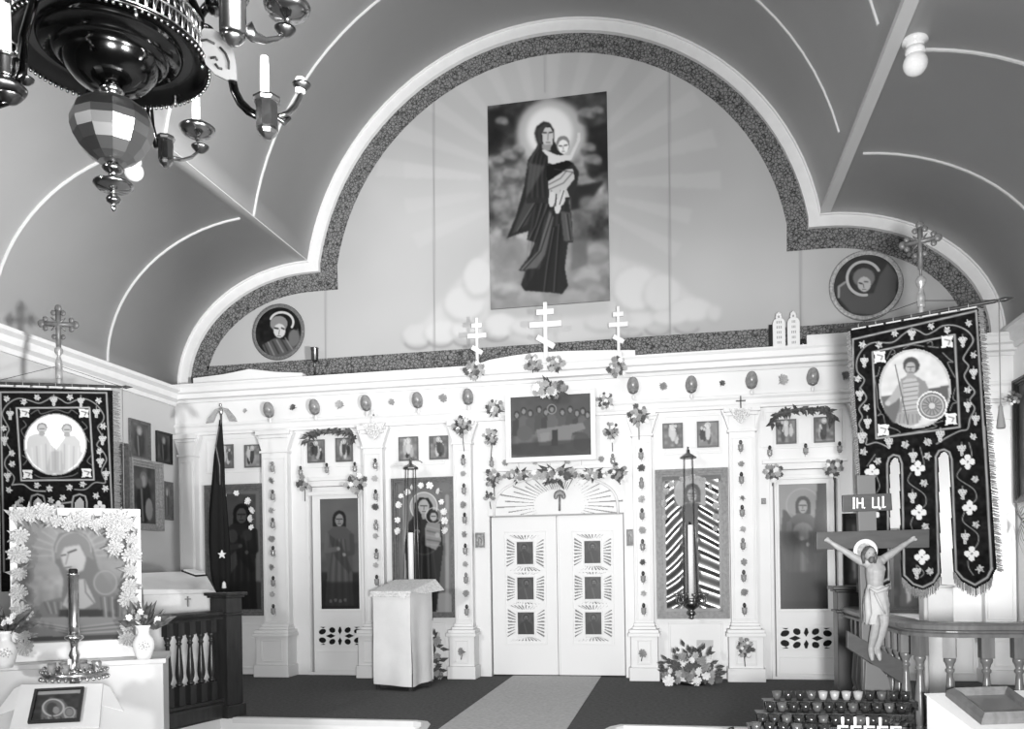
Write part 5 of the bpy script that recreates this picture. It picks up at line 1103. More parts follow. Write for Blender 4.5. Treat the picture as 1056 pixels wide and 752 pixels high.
P.poly([(110, 583), (520, 570), (520, 592), (110, 605)], .30, 1).poly([(110, 600), (520, 590), (520, 630), (110, 640)], .62, 1)
P.a = P.a * .86; P.build('picture', PAINTD, t); part('backboard', MB().prism([IP(.02, .02), IP(.98, .02), IP(.98, .98), IP(.02, .98)], fn * .012), WHITE, t)
def IPx(px, py, d=.06): return onp(px, py, IO + fn * d, nrm)
FLW = [(17, 532), (31, 530), (45, 528), (58, 537), (72, 540), (84, 535), (98, 541), (111, 537), (124, 535), (133, 541), (21, 553), (20, 572), (20, 592), (19, 611), (22, 631), (24, 655), (25, 668), (120, 549), (137, 556), (119, 565), (136, 572), (135, 588), (134, 605), (132, 618), (131, 645), (131, 659)]
for k, (px, py) in enumerate(FLW):
    c = IPx(px, py, .072); fl = thing('wreath_flower', f'white ruffled flower on the big altar icon, {ORD[k if k < 10 else (k - 10 if k < 17 else k - 17)]} ' + ('along its top from the outer end' if k < 10 else ('down its outer side' if k < 17 else 'down its aisle side')), 'flower', c, 'white flowers round the big altar icon')
    r_ = .062 + .012 * ((k * 7) % 3 - 1); o = blossom(fl, c, r_ * .95, 4, 2, (0, random.uniform(0, 6), 0)); o.rotation_euler = (Matrix.Rotation(math.atan2(ux.y, ux.x), 4, 'Z') @ Matrix.Rotation(random.uniform(-.25, .25), 4, 'X') @ Matrix.Rotation(random.uniform(0, 6), 4, 'Y')).to_euler()
    mb = MB(); R = random.Random(k)
    for j in range(4): a = R.uniform(0, 6.3); leaf_to(mb, c, ux * math.cos(a) + Vector((0, 0, math.sin(a))), .09, .018, R)
    part('foliage', mb, LEAF2, fl)
# vases
def vase(label, px, pyb, pyt, dv, seed):
    q_ = wz(px, pyb, ZA); D = (q_ - Vector(CAM)).dot(Vector(AF)); q = D / FPX; c = Vector((q_.x, q_.y, ZA + .001)); h = (pyb - pyt) * q; t = thing('flower_vase', label, 'vase', c); r = 10.5 * q
    P = [(r * .55, 0), (r * .62, .01 * h), (r * .78, h * .12), (r * .98, h * .32), (r, h * .45), (r * .9, h * .6), (r * .58, h * .72), (r * .52, h * .8), (r * .6, h * .9), (r * .82, h), (r * .74, h), (r * .45, h * .85)]
    part('body', MB().lathe(P, c, 28), PORC, t)
    mb = MB(); f_ = Vector((CAM[0] - c.x, CAM[1] - c.y, 0)).normalized(); s_ = Vector((-f_.y, f_.x, 0))
    for k in range(14): a = k * 2.4; rr = r * .5 * math.sqrt(k / 14); mb.ball(c + f_ * (math.sqrt(max(0, 1 - (rr / r) ** 2)) * r * .97) + s_ * rr * math.cos(a) + Vector((0, 0, h * .42 + rr * math.sin(a))), r * .11, 6, 4)
    part('moulded_roses', mb, mat('tinted_porcelain', .5, .3, var=.3, scale=60), t)
    mb = MB(); R = random.Random(seed); top = c + Vector((0, 0, h))
    for k in range(34): a = R.uniform(0, 6.3); e = R.uniform(.1, 1.2); d = Vector((math.cos(a) * math.cos(e), math.sin(a) * math.cos(e), math.sin(e))); leaf_to(mb, top + d * R.uniform(.01, .09) - Vector((0, 0, .02)), d, R.uniform(.08, .16), R.uniform(.02, .035), R)
    part('foliage', mb, LEAF, t)
    for k in range(9): a = R.uniform(0, 6.3); e = R.uniform(.2, 1.3); d = Vector((math.cos(a) * math.cos(e), math.sin(a) * math.cos(e), math.sin(e))); blossom(t, top + d * R.uniform(.07, .12) + f_ * .05, .024, (0, 2, 0, 1)[k % 4], 1)
vase('white vase with moulded roses and small flowers at the free end of the altar table', 148.5, 680, 645, 0, 4)
vase('white vase with dark leaves beside the outer edge of the big altar icon', 6, 689, 651, 0, 6)
# candle stand
CD = 5.2; q = CD / FPX; c = dep(77, 694, CD); zb = c.z
t = thing('candle_stand', 'brass candle stand with one thick metal candle tube and a tray of small glasses', 'candle stand', (c.x, c.y, ZN))
R2 = 31 * q
part('foot', MB().lathe([(.17, 0), (.17, .02), (.06, .06), (.03, .1), (.022, .2), (.03, .35), (.02, .5), (.03, zb - ZN - .05), (.05, zb - ZN - .03)], (c.x, c.y, ZN), 24), BRASS, t)
mb = MB().lathe([(.02, -.035), (R2 * .9, -.03), (R2, -.015), (R2 * 1.02, .012), (R2 * .97, .012), (R2 * .9, -.015), (.03, -.02)], (c.x, c.y, zb), 40)
for k in range(30): a = 2 * PI * k / 30; mb.ball((c.x + R2 * 1.0 * math.cos(a), c.y + R2 * math.sin(a), zb + .016), .009, 6, 4); 
for k in range(30): a = 2 * PI * (k + .5) / 30; mb.ball((c.x + R2 * 1.01 * math.cos(a), c.y + R2 * 1.01 * math.sin(a), zb - .028), .012, 6, 4)
part('tray', mb, SILVER, t)
z0 = zb + .0; pr = [(7, 0), (6, 2), (4.2, 6), (3.6, 12), (5.5, 18), (3.2, 24), (4, 30), (6.5, 33), (9, 35), (9, 37), (5, 39), (4.6, 42), (5, 52)]
zc_ = dep(77, 645, CD).z; zt_ = dep(77.5, 592, CD).z; kk = (zc_ - z0) / (47 * q) 
part('stem', MB().lathe([(r * q, z0 + zz * q * kk * .98 - z0) for r, zz in pr[:11]], (c.x, c.y, z0), 20), SILVER, t)
part('candle_tube', MB().lathe([(5.2 * q, zc_ - .06), (5.0 * q, zc_), (5.0 * q, zt_ - .01), (5.6 * q, zt_ - .008), (5.6 * q, zt_ + .004), (4.4 * q, zt_ + .004)], (c.x, c.y, 0), 20), SILVER, t)
part('candle_top', MB().lathe([(4.3 * q, zt_), (4.2 * q, zt_ + 4.5 * q), (3 * q, zt_ + 5.5 * q), (0, zt_ + 5.5 * q)], (c.x, c.y, 0), 16), BLACK, t)
mb = MB(); R = random.Random(2)
for k in range(26):
    a = 2 * PI * k / 26; rr = R2 * R.uniform(.45, .95); mb.tube([(c.x + rr * math.cos(a) + .02 * math.cos(j), c.y + rr * math.sin(a) + .02 * math.sin(j), zb + .01 + .012 * j * R.uniform(.4, 1)) for j in range(5)], .006, 5)
part('filigree', mb, SILVER, t)
for k in range(8):
    a = 2 * PI * k / 8 + .3; o = put('cup_holder', CUP, t, Vector((c.x + R2 * .72 * math.cos(a), c.y + R2 * .72 * math.sin(a), zb - .005)) - t.location, .8); 
for k, (px, py0, py1) in enumerate(((72, 697, 679), (55, 686, 677), (100, 685, 672))):
    a = dep(px, py0, CD - (.10 if k == 0 else 0)); part('small_candle', MB().lathe([(.012, 0), (.012, (py0 - py1) * q), (0, (py0 - py1) * q + .004)], (a.x, a.y, zb - .015 if k else zb - .015), 10), WAX, t)
# slanted stand with the small icon in front
LD = 4.55; a = dep(12, 754, 4.42); b = dep(101, 752, 4.42); cc_ = dep(105, 705, 4.72); d_ = dep(24, 709, 4.72); d_.z = cc_.z = (d_.z + cc_.z) / 2; a.z = b.z = (a.z + b.z) / 2
t = thing('icon_stand', 'small slanted stand under a white cloth with drooping corners, before the altar table', 'stand', ((a.x + b.x) / 2, (a.y + d_.y) / 2, ZN))
pm = (a + b + cc_ + d_) / 4; part('post', MB().lathe([(.15, 0), (.15, .03), (.05, .07), (.035, .15), (.035, pm.z - ZN - .1), (.09, pm.z - ZN - .07)], (pm.x, pm.y, ZN), 20), DWOOD, t)
mb = MB().add([p - Vector((0, 0, .07)) for p in (a, b, cc_, d_)] + [p - Vector((0, 0, .008)) for p in (a, b, cc_, d_)], [(0, 1, 5, 4), (1, 2, 6, 5), (2, 3, 7, 6), (3, 0, 4, 7), (4, 5, 6, 7), (3, 2, 1, 0)]); part('desk_board', mb, CLOTH, t, .006)
cn = (b - a).cross(d_ - a).normalized(); 
if cn.z < 0: cn = -cn
mb = MB(); sx = (b - a).normalized(); mb.prism([a - sx * .01, b + sx * .01, cc_ + sx * .01, d_ - sx * .01], cn * .012)
mb.prism([d_ - sx * .01, a.lerp(d_, .45) - sx * .01, a.lerp(d_, .55) - sx * .14 - Vector((0, 0, .07)), d_ - sx * .05 - Vector((0, 0, .02))], cn * .008)
mb.prism([cc_ + sx * .01, b.lerp(cc_, .5) + sx * .01, b.lerp(cc_, .6) + sx * .13 - Vector((0, 0, .06)), cc_ + sx * .05 - Vector((0, 0, .02))], cn * .008)
part('white_cloth', mb, CLOTH, t, .004)
O2 = a + cn * .016; def_pl = lambda px, py: onp(px, py, O2, cn)
p00, p10, p11, p01 = def_pl(36.5, 712.5), def_pl(87.5, 710), def_pl(82.5, 744.5), def_pl(29, 747)
t = thing('small_icon', 'small black framed icon lying on the slanted white stand', 'icon', (p00 + p11) / 2)
mb = MB(); cI = (p00 + p10 + p11 + p01) / 4; Q = [p00, p10, p11, p01]; I_ = [x.lerp(cI, .12) for x in Q]
for i in range(4): j = (i + 1) % 4; mb.prism([Q[i], Q[j], I_[j], I_[i]], cn * .014)
part('frame', mb, BLACKF, t)
U_ = (I_[1] - I_[0]); V_ = (I_[3] - I_[0]); P = Paint(I_[0] + cn * .006, U_, V_, .0035, .16); P.view(0, 590, 4.644).noise(8, .06)
P.poly([(180, 572), (400, 562), (398, 580), (178, 590)], .75, 2, .7).poly([(195, 720), (200, 640), (240, 600), (300, 610), (330, 650), (370, 660), (370, 720)], .36, 2).ring(255, 650, 50, 40, 7, .66, 1).ell(250, 655, 28, 30, .22, 2).ell(268, 662, 16, 18, .5, 1).ell(332, 672, 16, 17, .46, 1).ring(332, 672, 26, 25, 5, .62, 1)
for k in range(8): P.line([(210 + 20 * k, 700 - 6 * (k % 3)), (225 + 20 * k, 722)], 5, .62 if k % 2 else .14, 1, .8)
P.build('picture', PAINTG, t); part('backboard', MB().prism([x.lerp(cI, .05) for x in Q], cn * .004), BLACKF, t)
# ================================================================== the two processional banners
def pole_top(t, p, q, hz, cross_h):
    """ball, socket and budded cross above the banner bar at point p"""
    part('socket', MB().lathe([(3.6 * q, 0), (3.6 * q, hz * .55), (2.6 * q, hz * .6), (3.8 * q, hz * .66), (2.4 * q, hz * .72), (3 * q, hz * .78), (1.6 * q, hz * .8), (4.4 * q, hz * .87), (4.9 * q, hz * .94), (3.6 * q, hz * 1.0), (1.2 * q, hz * 1.03)], p, 18), GILT, t)
def budded_cross(mb, c, r, R_):
    s = R_
    def b(u, v, rr): mb.ball(Vector(c) + s @ Vector((u, 0, v)), rr, 8, 6, (1, .6, 1))
    mb.tube([Vector(c) + s @ Vector((0, 0, -1.7 * r)), Vector(c) + s @ Vector((0, 0, 1.05 * r))], .16 * r, 6); mb.tube([Vector(c) + s @ Vector((-.95 * r, 0, .1 * r)), Vector(c) + s @ Vector((.95 * r, 0, .1 * r))], .16 * r, 6)
    for (u, v) in ((0, 1), (1, .1), (-1, .1)):
        b(u * r * 1.05, (v * 1.15 if u == 0 else v) * r, .27 * r)
        for e in (-1, 1): b(u * r * .8 + (e * .3 * r if u == 0 else 0), v * r * (.85 if u == 0 else 1) + (e * .3 * r if u else 0), .2 * r)
    for e in (-1, 1): b(e * .28 * r, -.75 * r, .18 * r)
    for k in range(4): a = PI / 4 + k * PI / 2; mb.tube([Vector(c) + s @ Vector((0, 0, .1 * r)), Vector(c) + s @ Vector((.62 * r * math.cos(a), 0, .1 * r + .62 * r * math.sin(a)))], [.12 * r, .03 * r], 5)
def leafshape(P, x, y, r, a, v=.66):
    v = v * .88; r = r * .92
    c, s = math.cos(a), math.sin(a); pts = [(0, -1.2), (.35, -.5), (.95, -.45), (.6, .05), (.75, .6), (.2, .45), (0, .9), (-.2, .45), (-.75, .6), (-.6, .05), (-.95, -.45), (-.35, -.5)]
    P.poly([(x + r * (u * c - w_ * s), y + r * (u * s + w_ * c)) for u, w_ in pts], v, 0)
    P.line([(x + r * s * .9, y - r * c * .9), (x - r * s * .6, y + r * c * .6)], r * .18, v - .25, 0, .8)
def grapes(P, x, y, r, v=.70):
    v = v * .88; r = r * .92
    for (u, w_) in ((-.55, -.5), (0, -.6), (.55, -.5), (-.3, -.05), (.3, -.05), (0, .4), (0, .85)): P.ell(x + u * r, y + w_ * r, r * .33, r * .36, v, 0).ell(x + u * r, y + w_ * r, r * .12, r * .12, v - .2, 0)
    P.line([(x, y - r), (x, y - r * 1.5)], r * .2, v - .15)
def quatre(P, x, y, r, v=.80):
    v = v * .9; r = r * .92
    for k in range(4): a = PI / 2 * k; P.ell(x + r * .62 * math.cos(a), y + r * .62 * math.sin(a), r * .42, r * .42, v, 0)
    P.ell(x, y, r * .42, r * .42, v, 0).ell(x, y, r * .16, r * .16, v - .35, 0)
def banner(name, label, pole_px, D, corners, theta, draw, rodpx, crosspx, balls, tassel, base_z, holes, zbot, fringe_sides, res=.0062, shear=0):
    """corners: photo px of top-left, top-right of the cloth; theta: turn about the vertical against the frame plane"""
    O = dep(pole_px[0], pole_px[1], D); ex_ = Vector(AR) * math.cos(theta) - Vector(AF) * math.sin(theta); ex_.z = 0; ex_.normalize(); N = Vector((ex_.y, -ex_.x, 0))
    a = onp(corners[0][0], corners[0][1], O, N); b = onp(corners[1][0], corners[1][1], O, N); zt = (a.z + b.z) / 2
    t = thing(name, label, 'banner', (O.x - N.x * .05, O.y - N.y * .05, base_z))
    U = Vector((b.x - a.x, b.y - a.y, 0)); P = Paint(Vector((a.x, a.y, zt)), U, Vector((0, 0, zbot - zt)) + U * shear, res, .055); P.noise(3, .03); draw(P)
    P.build('banner_cloth', EMBROID, t, .006, wave=lambda u, v: .010 * np.sin(u * 9 + v * 3) * v)
    # rod with pointed ends
    ra = onp(rodpx[0][0], rodpx[0][1], O, N); rb = onp(rodpx[1][0], rodpx[1][1], O, N); rz = (ra.z + rb.z) / 2; ra.z = rz; rb.z = rz; d = (rb - ra).normalized(); q = D / FPX
    zr = zt + 4 * q; ra.z = rb.z = zr
    mb = MB().tube([ra, ra + d * .06, ra + d * .1, ra + d * .12, rb - d * .12, rb - d * .1, rb - d * .06, rb], [.002, .017, .010, .014, .014, .010, .017, .002], 10); part('cross_bar', mb, DWOOD, t)
    n = 7
    for k in range(n):
        p = Vector((a.x, a.y, zr)).lerp(Vector((b.x, b.y, zr)), (k + .5) / n); part('hanging_loop', MB().tube([p + d * .0, p + d * .002], .0185, 10), mat('silver_tape', .45, .6), t)
    mb = MB(); 
    for k in range(n): p = Vector((a.x, a.y, zt)).lerp(Vector((b.x, b.y, zt)), (k + .5) / n); w2 = U.length / n * .42; mb.prism([p - d * w2 + Vector((0, 0, .005)), p + d * w2 + Vector((0, 0, .005)), p + d * w2 + Vector((0, 0, .022)), p - d * w2 + Vector((0, 0, .022))], N * .004)
    part('top_tape', mb, mat('silver_tape', .45), t)
    pc = O - N * .035; part('pole', MB().tube([(pc.x, pc.y, base_z + .01), (pc.x, pc.y, zr + .10)], .017, 10), mat('pale_pole_paint', .45, .5), t)
    part('stand', MB().lathe([(.2, 0), (.19, .03), (.05, .06), (.035, .2), (.0, .2)], (pc.x, pc.y, base_z), 20), DBRASS, t)
    zc = onp(pole_px[0], crosspx[0], O, N).z; zb = onp(pole_px[0], balls, O, N).z
    part('socket', MB().lathe([(.028, zr + .06), (.030, zr + .075), (.030, zb - .16), (.026, zb - .15), (.032, zb - .13), (.026, zb - .09), (.02, zb - .07), (.014, zb - .05), (.034, zb - .02), (.038, zb), (.034, zb + .02), (.012, zb + .045)], (pc.x, pc.y, 0), 18), GILT, t)
    mb = MB(); Rm = Matrix((ex_, -N, Vector((0, 0, 1)))).transposed(); budded_cross(mb, (pc.x, pc.y, zc), crosspx[1] * q, Rm); part('budded_cross', mb, GFRAME, t)
    part('cross_rod', MB().tube([(pc.x, pc.y, zb + .03), (pc.x, pc.y, zc - crosspx[1] * q)], .009, 6), GFRAME, t)
    mb = MB()
    for e in (ra + d * .09, rb - d * .09): mb.tube([e, Vector((pc.x, pc.y, zb - .14))], .003, 4)
    part('cord', mb, DWOOD, t)
    for (tp, L) in tassel:
        e = (rb - d * .09) if tp > 0 else (ra + d * .09); e = e + N * .02; part('tassel_cord', MB().tube([e, e - Vector((0, 0, L))], .004, 5), mat('grey_cord', .2, .8), t)
        if L < 1.2: part('tassel', MB().lathe([(.004, .02), (.014, .0), (.014, -.02), (.03, -.14), (.026, -.15), (0, -.15)], e - Vector((0, 0, L)), 12), mat('grey_cord', .2), t)
    # fringe: short threads along the edges and the pointed tails
    mb = MB(); R = random.Random(9)
    for poly_ in fringe_sides(P, a, U, zt, zbot):
        for p, dv in poly_:
            for k in range(2):
                o = p + Vector((R.uniform(-.006, .006), 0, R.uniform(-.006, .006))); e = o + dv * R.uniform(.7, 1.15) + Vector((0, 0, -.012)) + N * R.uniform(-.012, .012); s_ = Vector((0, 0, .004)) if abs(dv.z) < abs(dv.x) + abs(dv.y) else d * .003
                mb.add([o - s_, o + s_, e + s_ * .6, e - s_ * .6], [(0, 1, 2, 3)])
    part('fringe', mb, mat('grey_fringe', .15, .9, var=.3, scale=80), t)
    return t
# ---- right banner, drawn on crop views of the photograph
VR1, VR2 = (870, 300, 4.7), (870, 440, 4.177)
def draw_right(P):
    P.view(*VR1)
    P.line([(45, 760), (45, 235), (640, 98)], 9, .50, 0).line([(642, 95), (684, 760)], 9, .50, 0)
    P.line([(158, 716), (140, 297), (538, 212), (562, 660), (158, 716)], 9, .52, 0)
    wav = [(80, 470), (100, 430), (66, 390), (66, 330), (100, 275), (150, 250), (235, 250), (290, 210), (330, 185), (365, 195), (400, 212), (440, 195), (480, 170), (540, 168), (600, 195), (628, 240), (600, 290), (580, 330), (605, 365), (585, 410), (600, 445), (635, 490), (612, 530), (635, 570), (612, 620), (600, 670), (560, 680), (500, 710), (450, 742)]
    P.curve(wav, 6, .50, 0).curve([(80, 470), (110, 520), (75, 570), (90, 610), (75, 650), (110, 710), (110, 745), (160, 735), (220, 760)], 6, .50, 0)
    for (x, y, a) in ((90, 262, .4), (170, 262, 2.2), (247, 208, .3), (423, 172, .6), (500, 190, 1.8), (605, 158, .8), (628, 312, .5), (600, 482, .3), (70, 428, -1), (108, 567, .7), (220, 738, 1.6), (300, 745, .6), (410, 735, -1.2), (628, 708, .6)): leafshape(P, x, y, 21, a, .72)
    for (x, y) in ((100, 345), (330, 212), (577, 245), (630, 400), (78, 505), (115, 640), (600, 560), (640, 625), (82, 710), (470, 698)): grapes(P, x, y, 25, .74)
    for (x, y, sx, sy) in ((175, 322, 1, 1), (502, 248, -1, 1), (520, 622, -1, -1), (192, 676, 1, -1)):
        P.poly([(x - 28, y - 28), (x + 30, y - 28), (x + 22, y - 8), (x + 30, y + 26), (x, y + 22), (x - 28, y + 30), (x - 24, y)], .76, 0).line([(x - 12, y - 12), (x + 14, y - 6), (x + 6, y + 12)], 6, .4, 0)
    for pts in ([(210, 330), (235, 285), (250, 300), (232, 310)], [(290, 280), (330, 262), (390, 270)], [(405, 255), (425, 245), (430, 268), (410, 270), (460, 275)], [(480, 300), (510, 330), (530, 345), (505, 350), (540, 420)], [(175, 370), (165, 410), (150, 420), (160, 480), (165, 560), (180, 590), (165, 605), (190, 600), (200, 640)], [(540, 470), (530, 520), (548, 540), (528, 548), (515, 580)], [(220, 660), (260, 675), (275, 690), (250, 700), (340, 685), (430, 665), (450, 655), (435, 645), (480, 630)]): P.curve(pts, 3.6, .44, 0)
    # medallion with a standing warrior
    P.ell(345, 475, 176, 194, .60, 0, 1, -.05).ell(345, 475, 165, 183, .70, 1, 1, -.05).noise(6, .03)
    P.poly([(180, 512), (270, 500), (280, 640), (240, 640), (200, 590)], .36, 1).poly([(410, 474), (508, 458), (508, 520), (480, 580), (420, 600)], .32, 1)
    P.poly([(275, 430), (310, 410), (345, 410), (395, 440), (418, 490), (400, 560), (370, 630), (250, 640), (270, 570), (285, 500)], .46, 1)
    P.poly([(285, 440), (310, 420), (350, 420), (365, 450), (358, 590), (280, 600), (290, 520)], .60, 1)
    for k in range(7): P.line([(288, 450 + 22 * k), (358, 440 + 22 * k)], 5, .36, 0, .8)
    P.poly([(265, 590), (360, 580), (365, 640), (330, 655), (250, 640)], .52, 1)
    for k in range(5): P.line([(275 + 20 * k, 600), (270 + 22 * k, 640)], 4, .36, 0, .7)
    P.poly([(280, 430), (235, 500), (205, 535), (215, 560), (250, 540), (290, 500)], .56, 1).ell(215, 545, 14, 12, .62, 1)
    P.ell(328, 362, 40, 41, .26, 1).ell(325, 374, 25, 30, .56, 1).line([(310, 370), (342, 368)], 4, .22, 0).line([(326, 374), (324, 386)], 3, .36).line([(316, 396), (334, 395)], 3, .3).poly([(308, 400), (340, 400), (348, 425), (302, 425)], .52, 1)
    P.line([(250, 358), (312, 648)], 4, .26, 0)
    P.ell(428, 558, 74, 72, .74, 0).ell(428, 558, 66, 64, .40, 0).ring(428, 558, 54, 52, 5, .7, 0).ell(428, 558, 46, 44, .50, 0).ell(428, 558, 16, 15, .66, 0)
    for k in range(14): a = 2 * PI * k / 14; P.line([(428 + 18 * math.cos(a), 558 + 17 * math.sin(a)), (428 + 44 * math.cos(a), 558 + 42 * math.sin(a))], 3, .32, 0); 
    # tails
    P.view(*VR2)
    P.line([(196, 660), (188, 160), (196, 135), (215, 122), (240, 128), (252, 160), (262, 640), (300, 678), (340, 692), (385, 670), (408, 632), (396, 130), (410, 105), (432, 98), (455, 110), (465, 140), (484, 620), (515, 655), (567, 682), (620, 650), (640, 610)], 8, .50, 0)
    P.line([(638, 615), (605, 0)], 9, .50, 0).line([(62, 660), (48, 0)], 8, .50, 0).line([(62, 660), (130, 690), (196, 655)], 8, .50, 0)
    for pts in ([(330, 90), (345, 150), (345, 180)], [(290, 200), (280, 240), (345, 290), (355, 330), (340, 350)], [(300, 390), (290, 420), (300, 450)], [(320, 600), (345, 630), (330, 650)], [(540, 70), (552, 120), (540, 150)], [(505, 180), (490, 220), (560, 270), (572, 310), (555, 330)], [(520, 370), (515, 410), (575, 460), (580, 500), (560, 530)], [(535, 580), (540, 610), (560, 640)], [(135, 120), (100, 170)], [(140, 210), (155, 260), (130, 300)]): P.curve(pts, 3.6, .46, 0)
    for (x, y) in ((320, 180), (325, 370), (337, 563), (534, 152), (543, 350), (552, 548), (122, 195), (122, 380), (125, 570)): quatre(P, x, y, 34)
    for (x, y) in ((300, 130), (297, 305), (315, 630), (508, 100), (512, 290), (524, 480), (80, 45), (150, 330), (92, 500), (415, 40), (195, 70)): grapes(P, x, y, 24, .72)
    for (x, y, a) in ((360, 128, .5), (346, 245, .6), (350, 432, .9), (370, 625, .8), (565, 228, .6), (570, 425, .5), (587, 612, 2.2), (147, 150, -.5), (85, 110, .3), (265, 80, .4), (362, 68, -.5), (150, 620, .4), (85, 290, .4)): leafshape(P, x, y, 21, a, .68)
    # cut the slots and the points
    P.poly([(200, 800), (197, 165), (205, 145), (217, 132), (235, 138), (243, 165), (250, 640), (262, 668), (250, 800)], None)
    P.poly([(418, 800), (416, 640), (405, 135), (418, 112), (432, 107), (448, 116), (456, 142), (474, 625), (480, 800)], None)
    P.poly([(50, 800), (55, 672), (130, 704), (204, 668), (230, 800)], None).poly([(240, 800), (252, 648), (295, 690), (340, 706), (392, 682), (420, 642), (440, 800)], None).poly([(450, 800), (474, 628), (508, 668), (567, 697), (628, 662), (655, 612), (700, 620), (700, 800)], None)
def fr_right(P, a, U, zt, zb):
    O = Vector((a.x, a.y, zt)); u = U.normalized(); s = [[(O + U + U * (.11 * zz * .01 / (zt - zb)) + Vector((0, 0, -zz * .01)), u * .036) for zz in range(0, int((zt - zb) * 94))], [(O + U * (.11 * zz * .01 / (zt - zb)) + Vector((0, 0, -zz * .01)), -u * .03) for zz in range(0, int((zt - zb) * 92))]]
    inv = lambda x, y: onp(VR2[0] + x / VR2[2], VR2[1] + y / VR2[2], O, Vector((u.y, -u.x, 0)))
    for pts in ([(56, 670), (130, 702), (204, 666)], [(252, 648), (295, 690), (340, 706), (392, 682), (420, 642)], [(474, 628), (508, 668), (567, 697), (628, 662), (641, 622)]):
        q = [inv(*p) for p in pts]; L = []
        for i in range(len(q) - 1):
            n = max(2, int((q[i + 1] - q[i]).length / .006)); L += [(q[i].lerp(q[i + 1], k / n), Vector((0, 0, -.05))) for k in range(n)]
        s.append(L)
    return s
banner('processional_banner', 'tall dark embroidered banner with a warrior medallion, behind the curved balustrade', (949, 330), 6.2, [(877, 345), (1009, 314)], math.radians(38), draw_right, [(858, 346), (1046, 301)], (249, 16), 289, [(1, .74)], 0, None, 1.19, fr_right, shear=.11)
# ---- left banner
VL = (0, 390, 5.011)
def draw_left(P):
    P.view(*VL)
    P.line([(-40, 72), (550, 76), (595, 1000)], 9, .5, 0).line([(20, 1000), (2, 76)], 9, .5, 0)
    P.line([(110, 530), (85, 155), (462, 152), (485, 525), (110, 530)], 9, .56, 0)
    P.curve([(62, 552), (72, 510), (28, 460), (28, 420), (55, 380), (30, 330), (35, 290), (45, 260), (15, 200), (15, 170), (45, 130), (95, 105), (150, 115), (200, 130), (240, 115), (275, 95), (310, 108), (350, 130), (400, 112), (450, 110), (500, 140), (535, 190), (530, 225), (505, 255), (525, 300), (500, 345), (525, 370), (550, 420), (525, 480), (545, 540), (490, 540), (440, 575), (385, 575)], 6, .48, 0).curve([(62, 552), (120, 550), (170, 580), (235, 585)], 7, .52, 0)
    for (x, y, a) in ((35, 108, -.8), (122, 122, 1.8), (192, 102, .5), (360, 100, .7), (508, 118, .7), (18, 260, 1), (60, 390, .3), (532, 250, .4), (512, 378, 1.7), (62, 445, -.5), (190, 555, 1.6), (255, 572, 1.2), (360, 565, -1.2), (425, 548, 1.6), (545, 572, -.5), (263, 633, .3), (110, 630, -.6), (45, 580, .4), (325, 620, -.6), (495, 610, .5)): leafshape(P, x, y, 21, a, .74)
    for (x, y) in ((52, 190), (278, 118), (418, 122), (498, 180), (22, 322), (530, 320), (38, 510), (518, 435), (548, 500)): grapes(P, x, y, 24, .74)
    for (x, y) in ((127, 180), (433, 182), (143, 497), (447, 490)): P.poly([(x - 27, y - 22), (x + 27, y - 20), (x + 20, y), (x + 26, y + 24), (x, y + 18), (x - 25, y + 24), (x - 20, y)], .76, 0).line([(x - 12, y - 10), (x + 14, y - 4), (x + 4, y + 10)], 6, .35, 0)
    for pts in ([(160, 185), (195, 165), (215, 185), (290, 165), (350, 180), (370, 165), (400, 185)], [(120, 220), (135, 245), (110, 270), (130, 310)], [(425, 225), (450, 255), (430, 275), (460, 330)], [(115, 400), (140, 420), (120, 450)], [(180, 500), (215, 515), (290, 515), (370, 505), (400, 490)], [(470, 400), (450, 430), (475, 450)]): P.curve(pts, 4.5, .36, 0)
    P.ell(285, 343, 164, 160, .5, 0).ell(285, 343, 156, 153, .97, 2)
    P.poly([(150, 300), (190, 285), (240, 300), (262, 340), (290, 370), (320, 330), (340, 300), (385, 295), (415, 330), (420, 380), (432, 385), (400, 440), (330, 495), (240, 495), (170, 440), (135, 380), (140, 320)], .68, 1)
    P.poly([(262, 380), (320, 375), (330, 495), (235, 495)], .60, 2)
    for k in range(11): P.line([(165 + 24 * k, 330 + 6 * abs(k - 5)), (172 + 23 * k, 480 - 4 * abs(k - 5))], 6, .52 if k % 2 else .76, 1, .6)
    for (x, y) in ((217, 262), (346, 267)): P.ell(x, y - 6, 28, 26, .46, 1).ell(x, y + 2, 21, 26, .64, 1).line([(x - 12, y), (x + 12, y)], 5, .36).line([(x - 6, y + 16), (x + 6, y + 16)], 5, .42).ell(x, y + 26, 17, 12, .56, 1)
    for x in (195, 410): P.line([(160 if x < 300 else 165, 670), (157 + x - 195, 640), (x - 30, 610), (x, 600), (x + 30, 610), (x + 38, 640), (x + 38, 1000)], 9, .5, 0).line([(x - 38, 640), (x - 38, 1000)], 9, .5, 0); P.poly([(x - 26, 1000), (x - 26, 640), (x, 612), (x + 26, 640), (x + 26, 1000)], None)
    for k, x in enumerate((90, 302, 515)): quatre(P, x, 665, 32)
def fr_left(P, a, U, zt, zb):
    O = Vector((a.x, a.y, zt)); u = U.normalized(); return [[(O + U + Vector((0, 0, -zz * .01)), u * .06) for zz in range(0, int((zt - zb) * 98))]]
banner('processional_banner', 'dark embroidered banner with a pale medallion of two saints, behind the big altar icon', (60, 400), 8.0, [(-2, 401), (116, 401)], math.radians(-13), draw_left, [(-22, 397), (137, 399)], (335, 15.5), 361, [(1, 2.0)], 0, None, 1.25, fr_left)
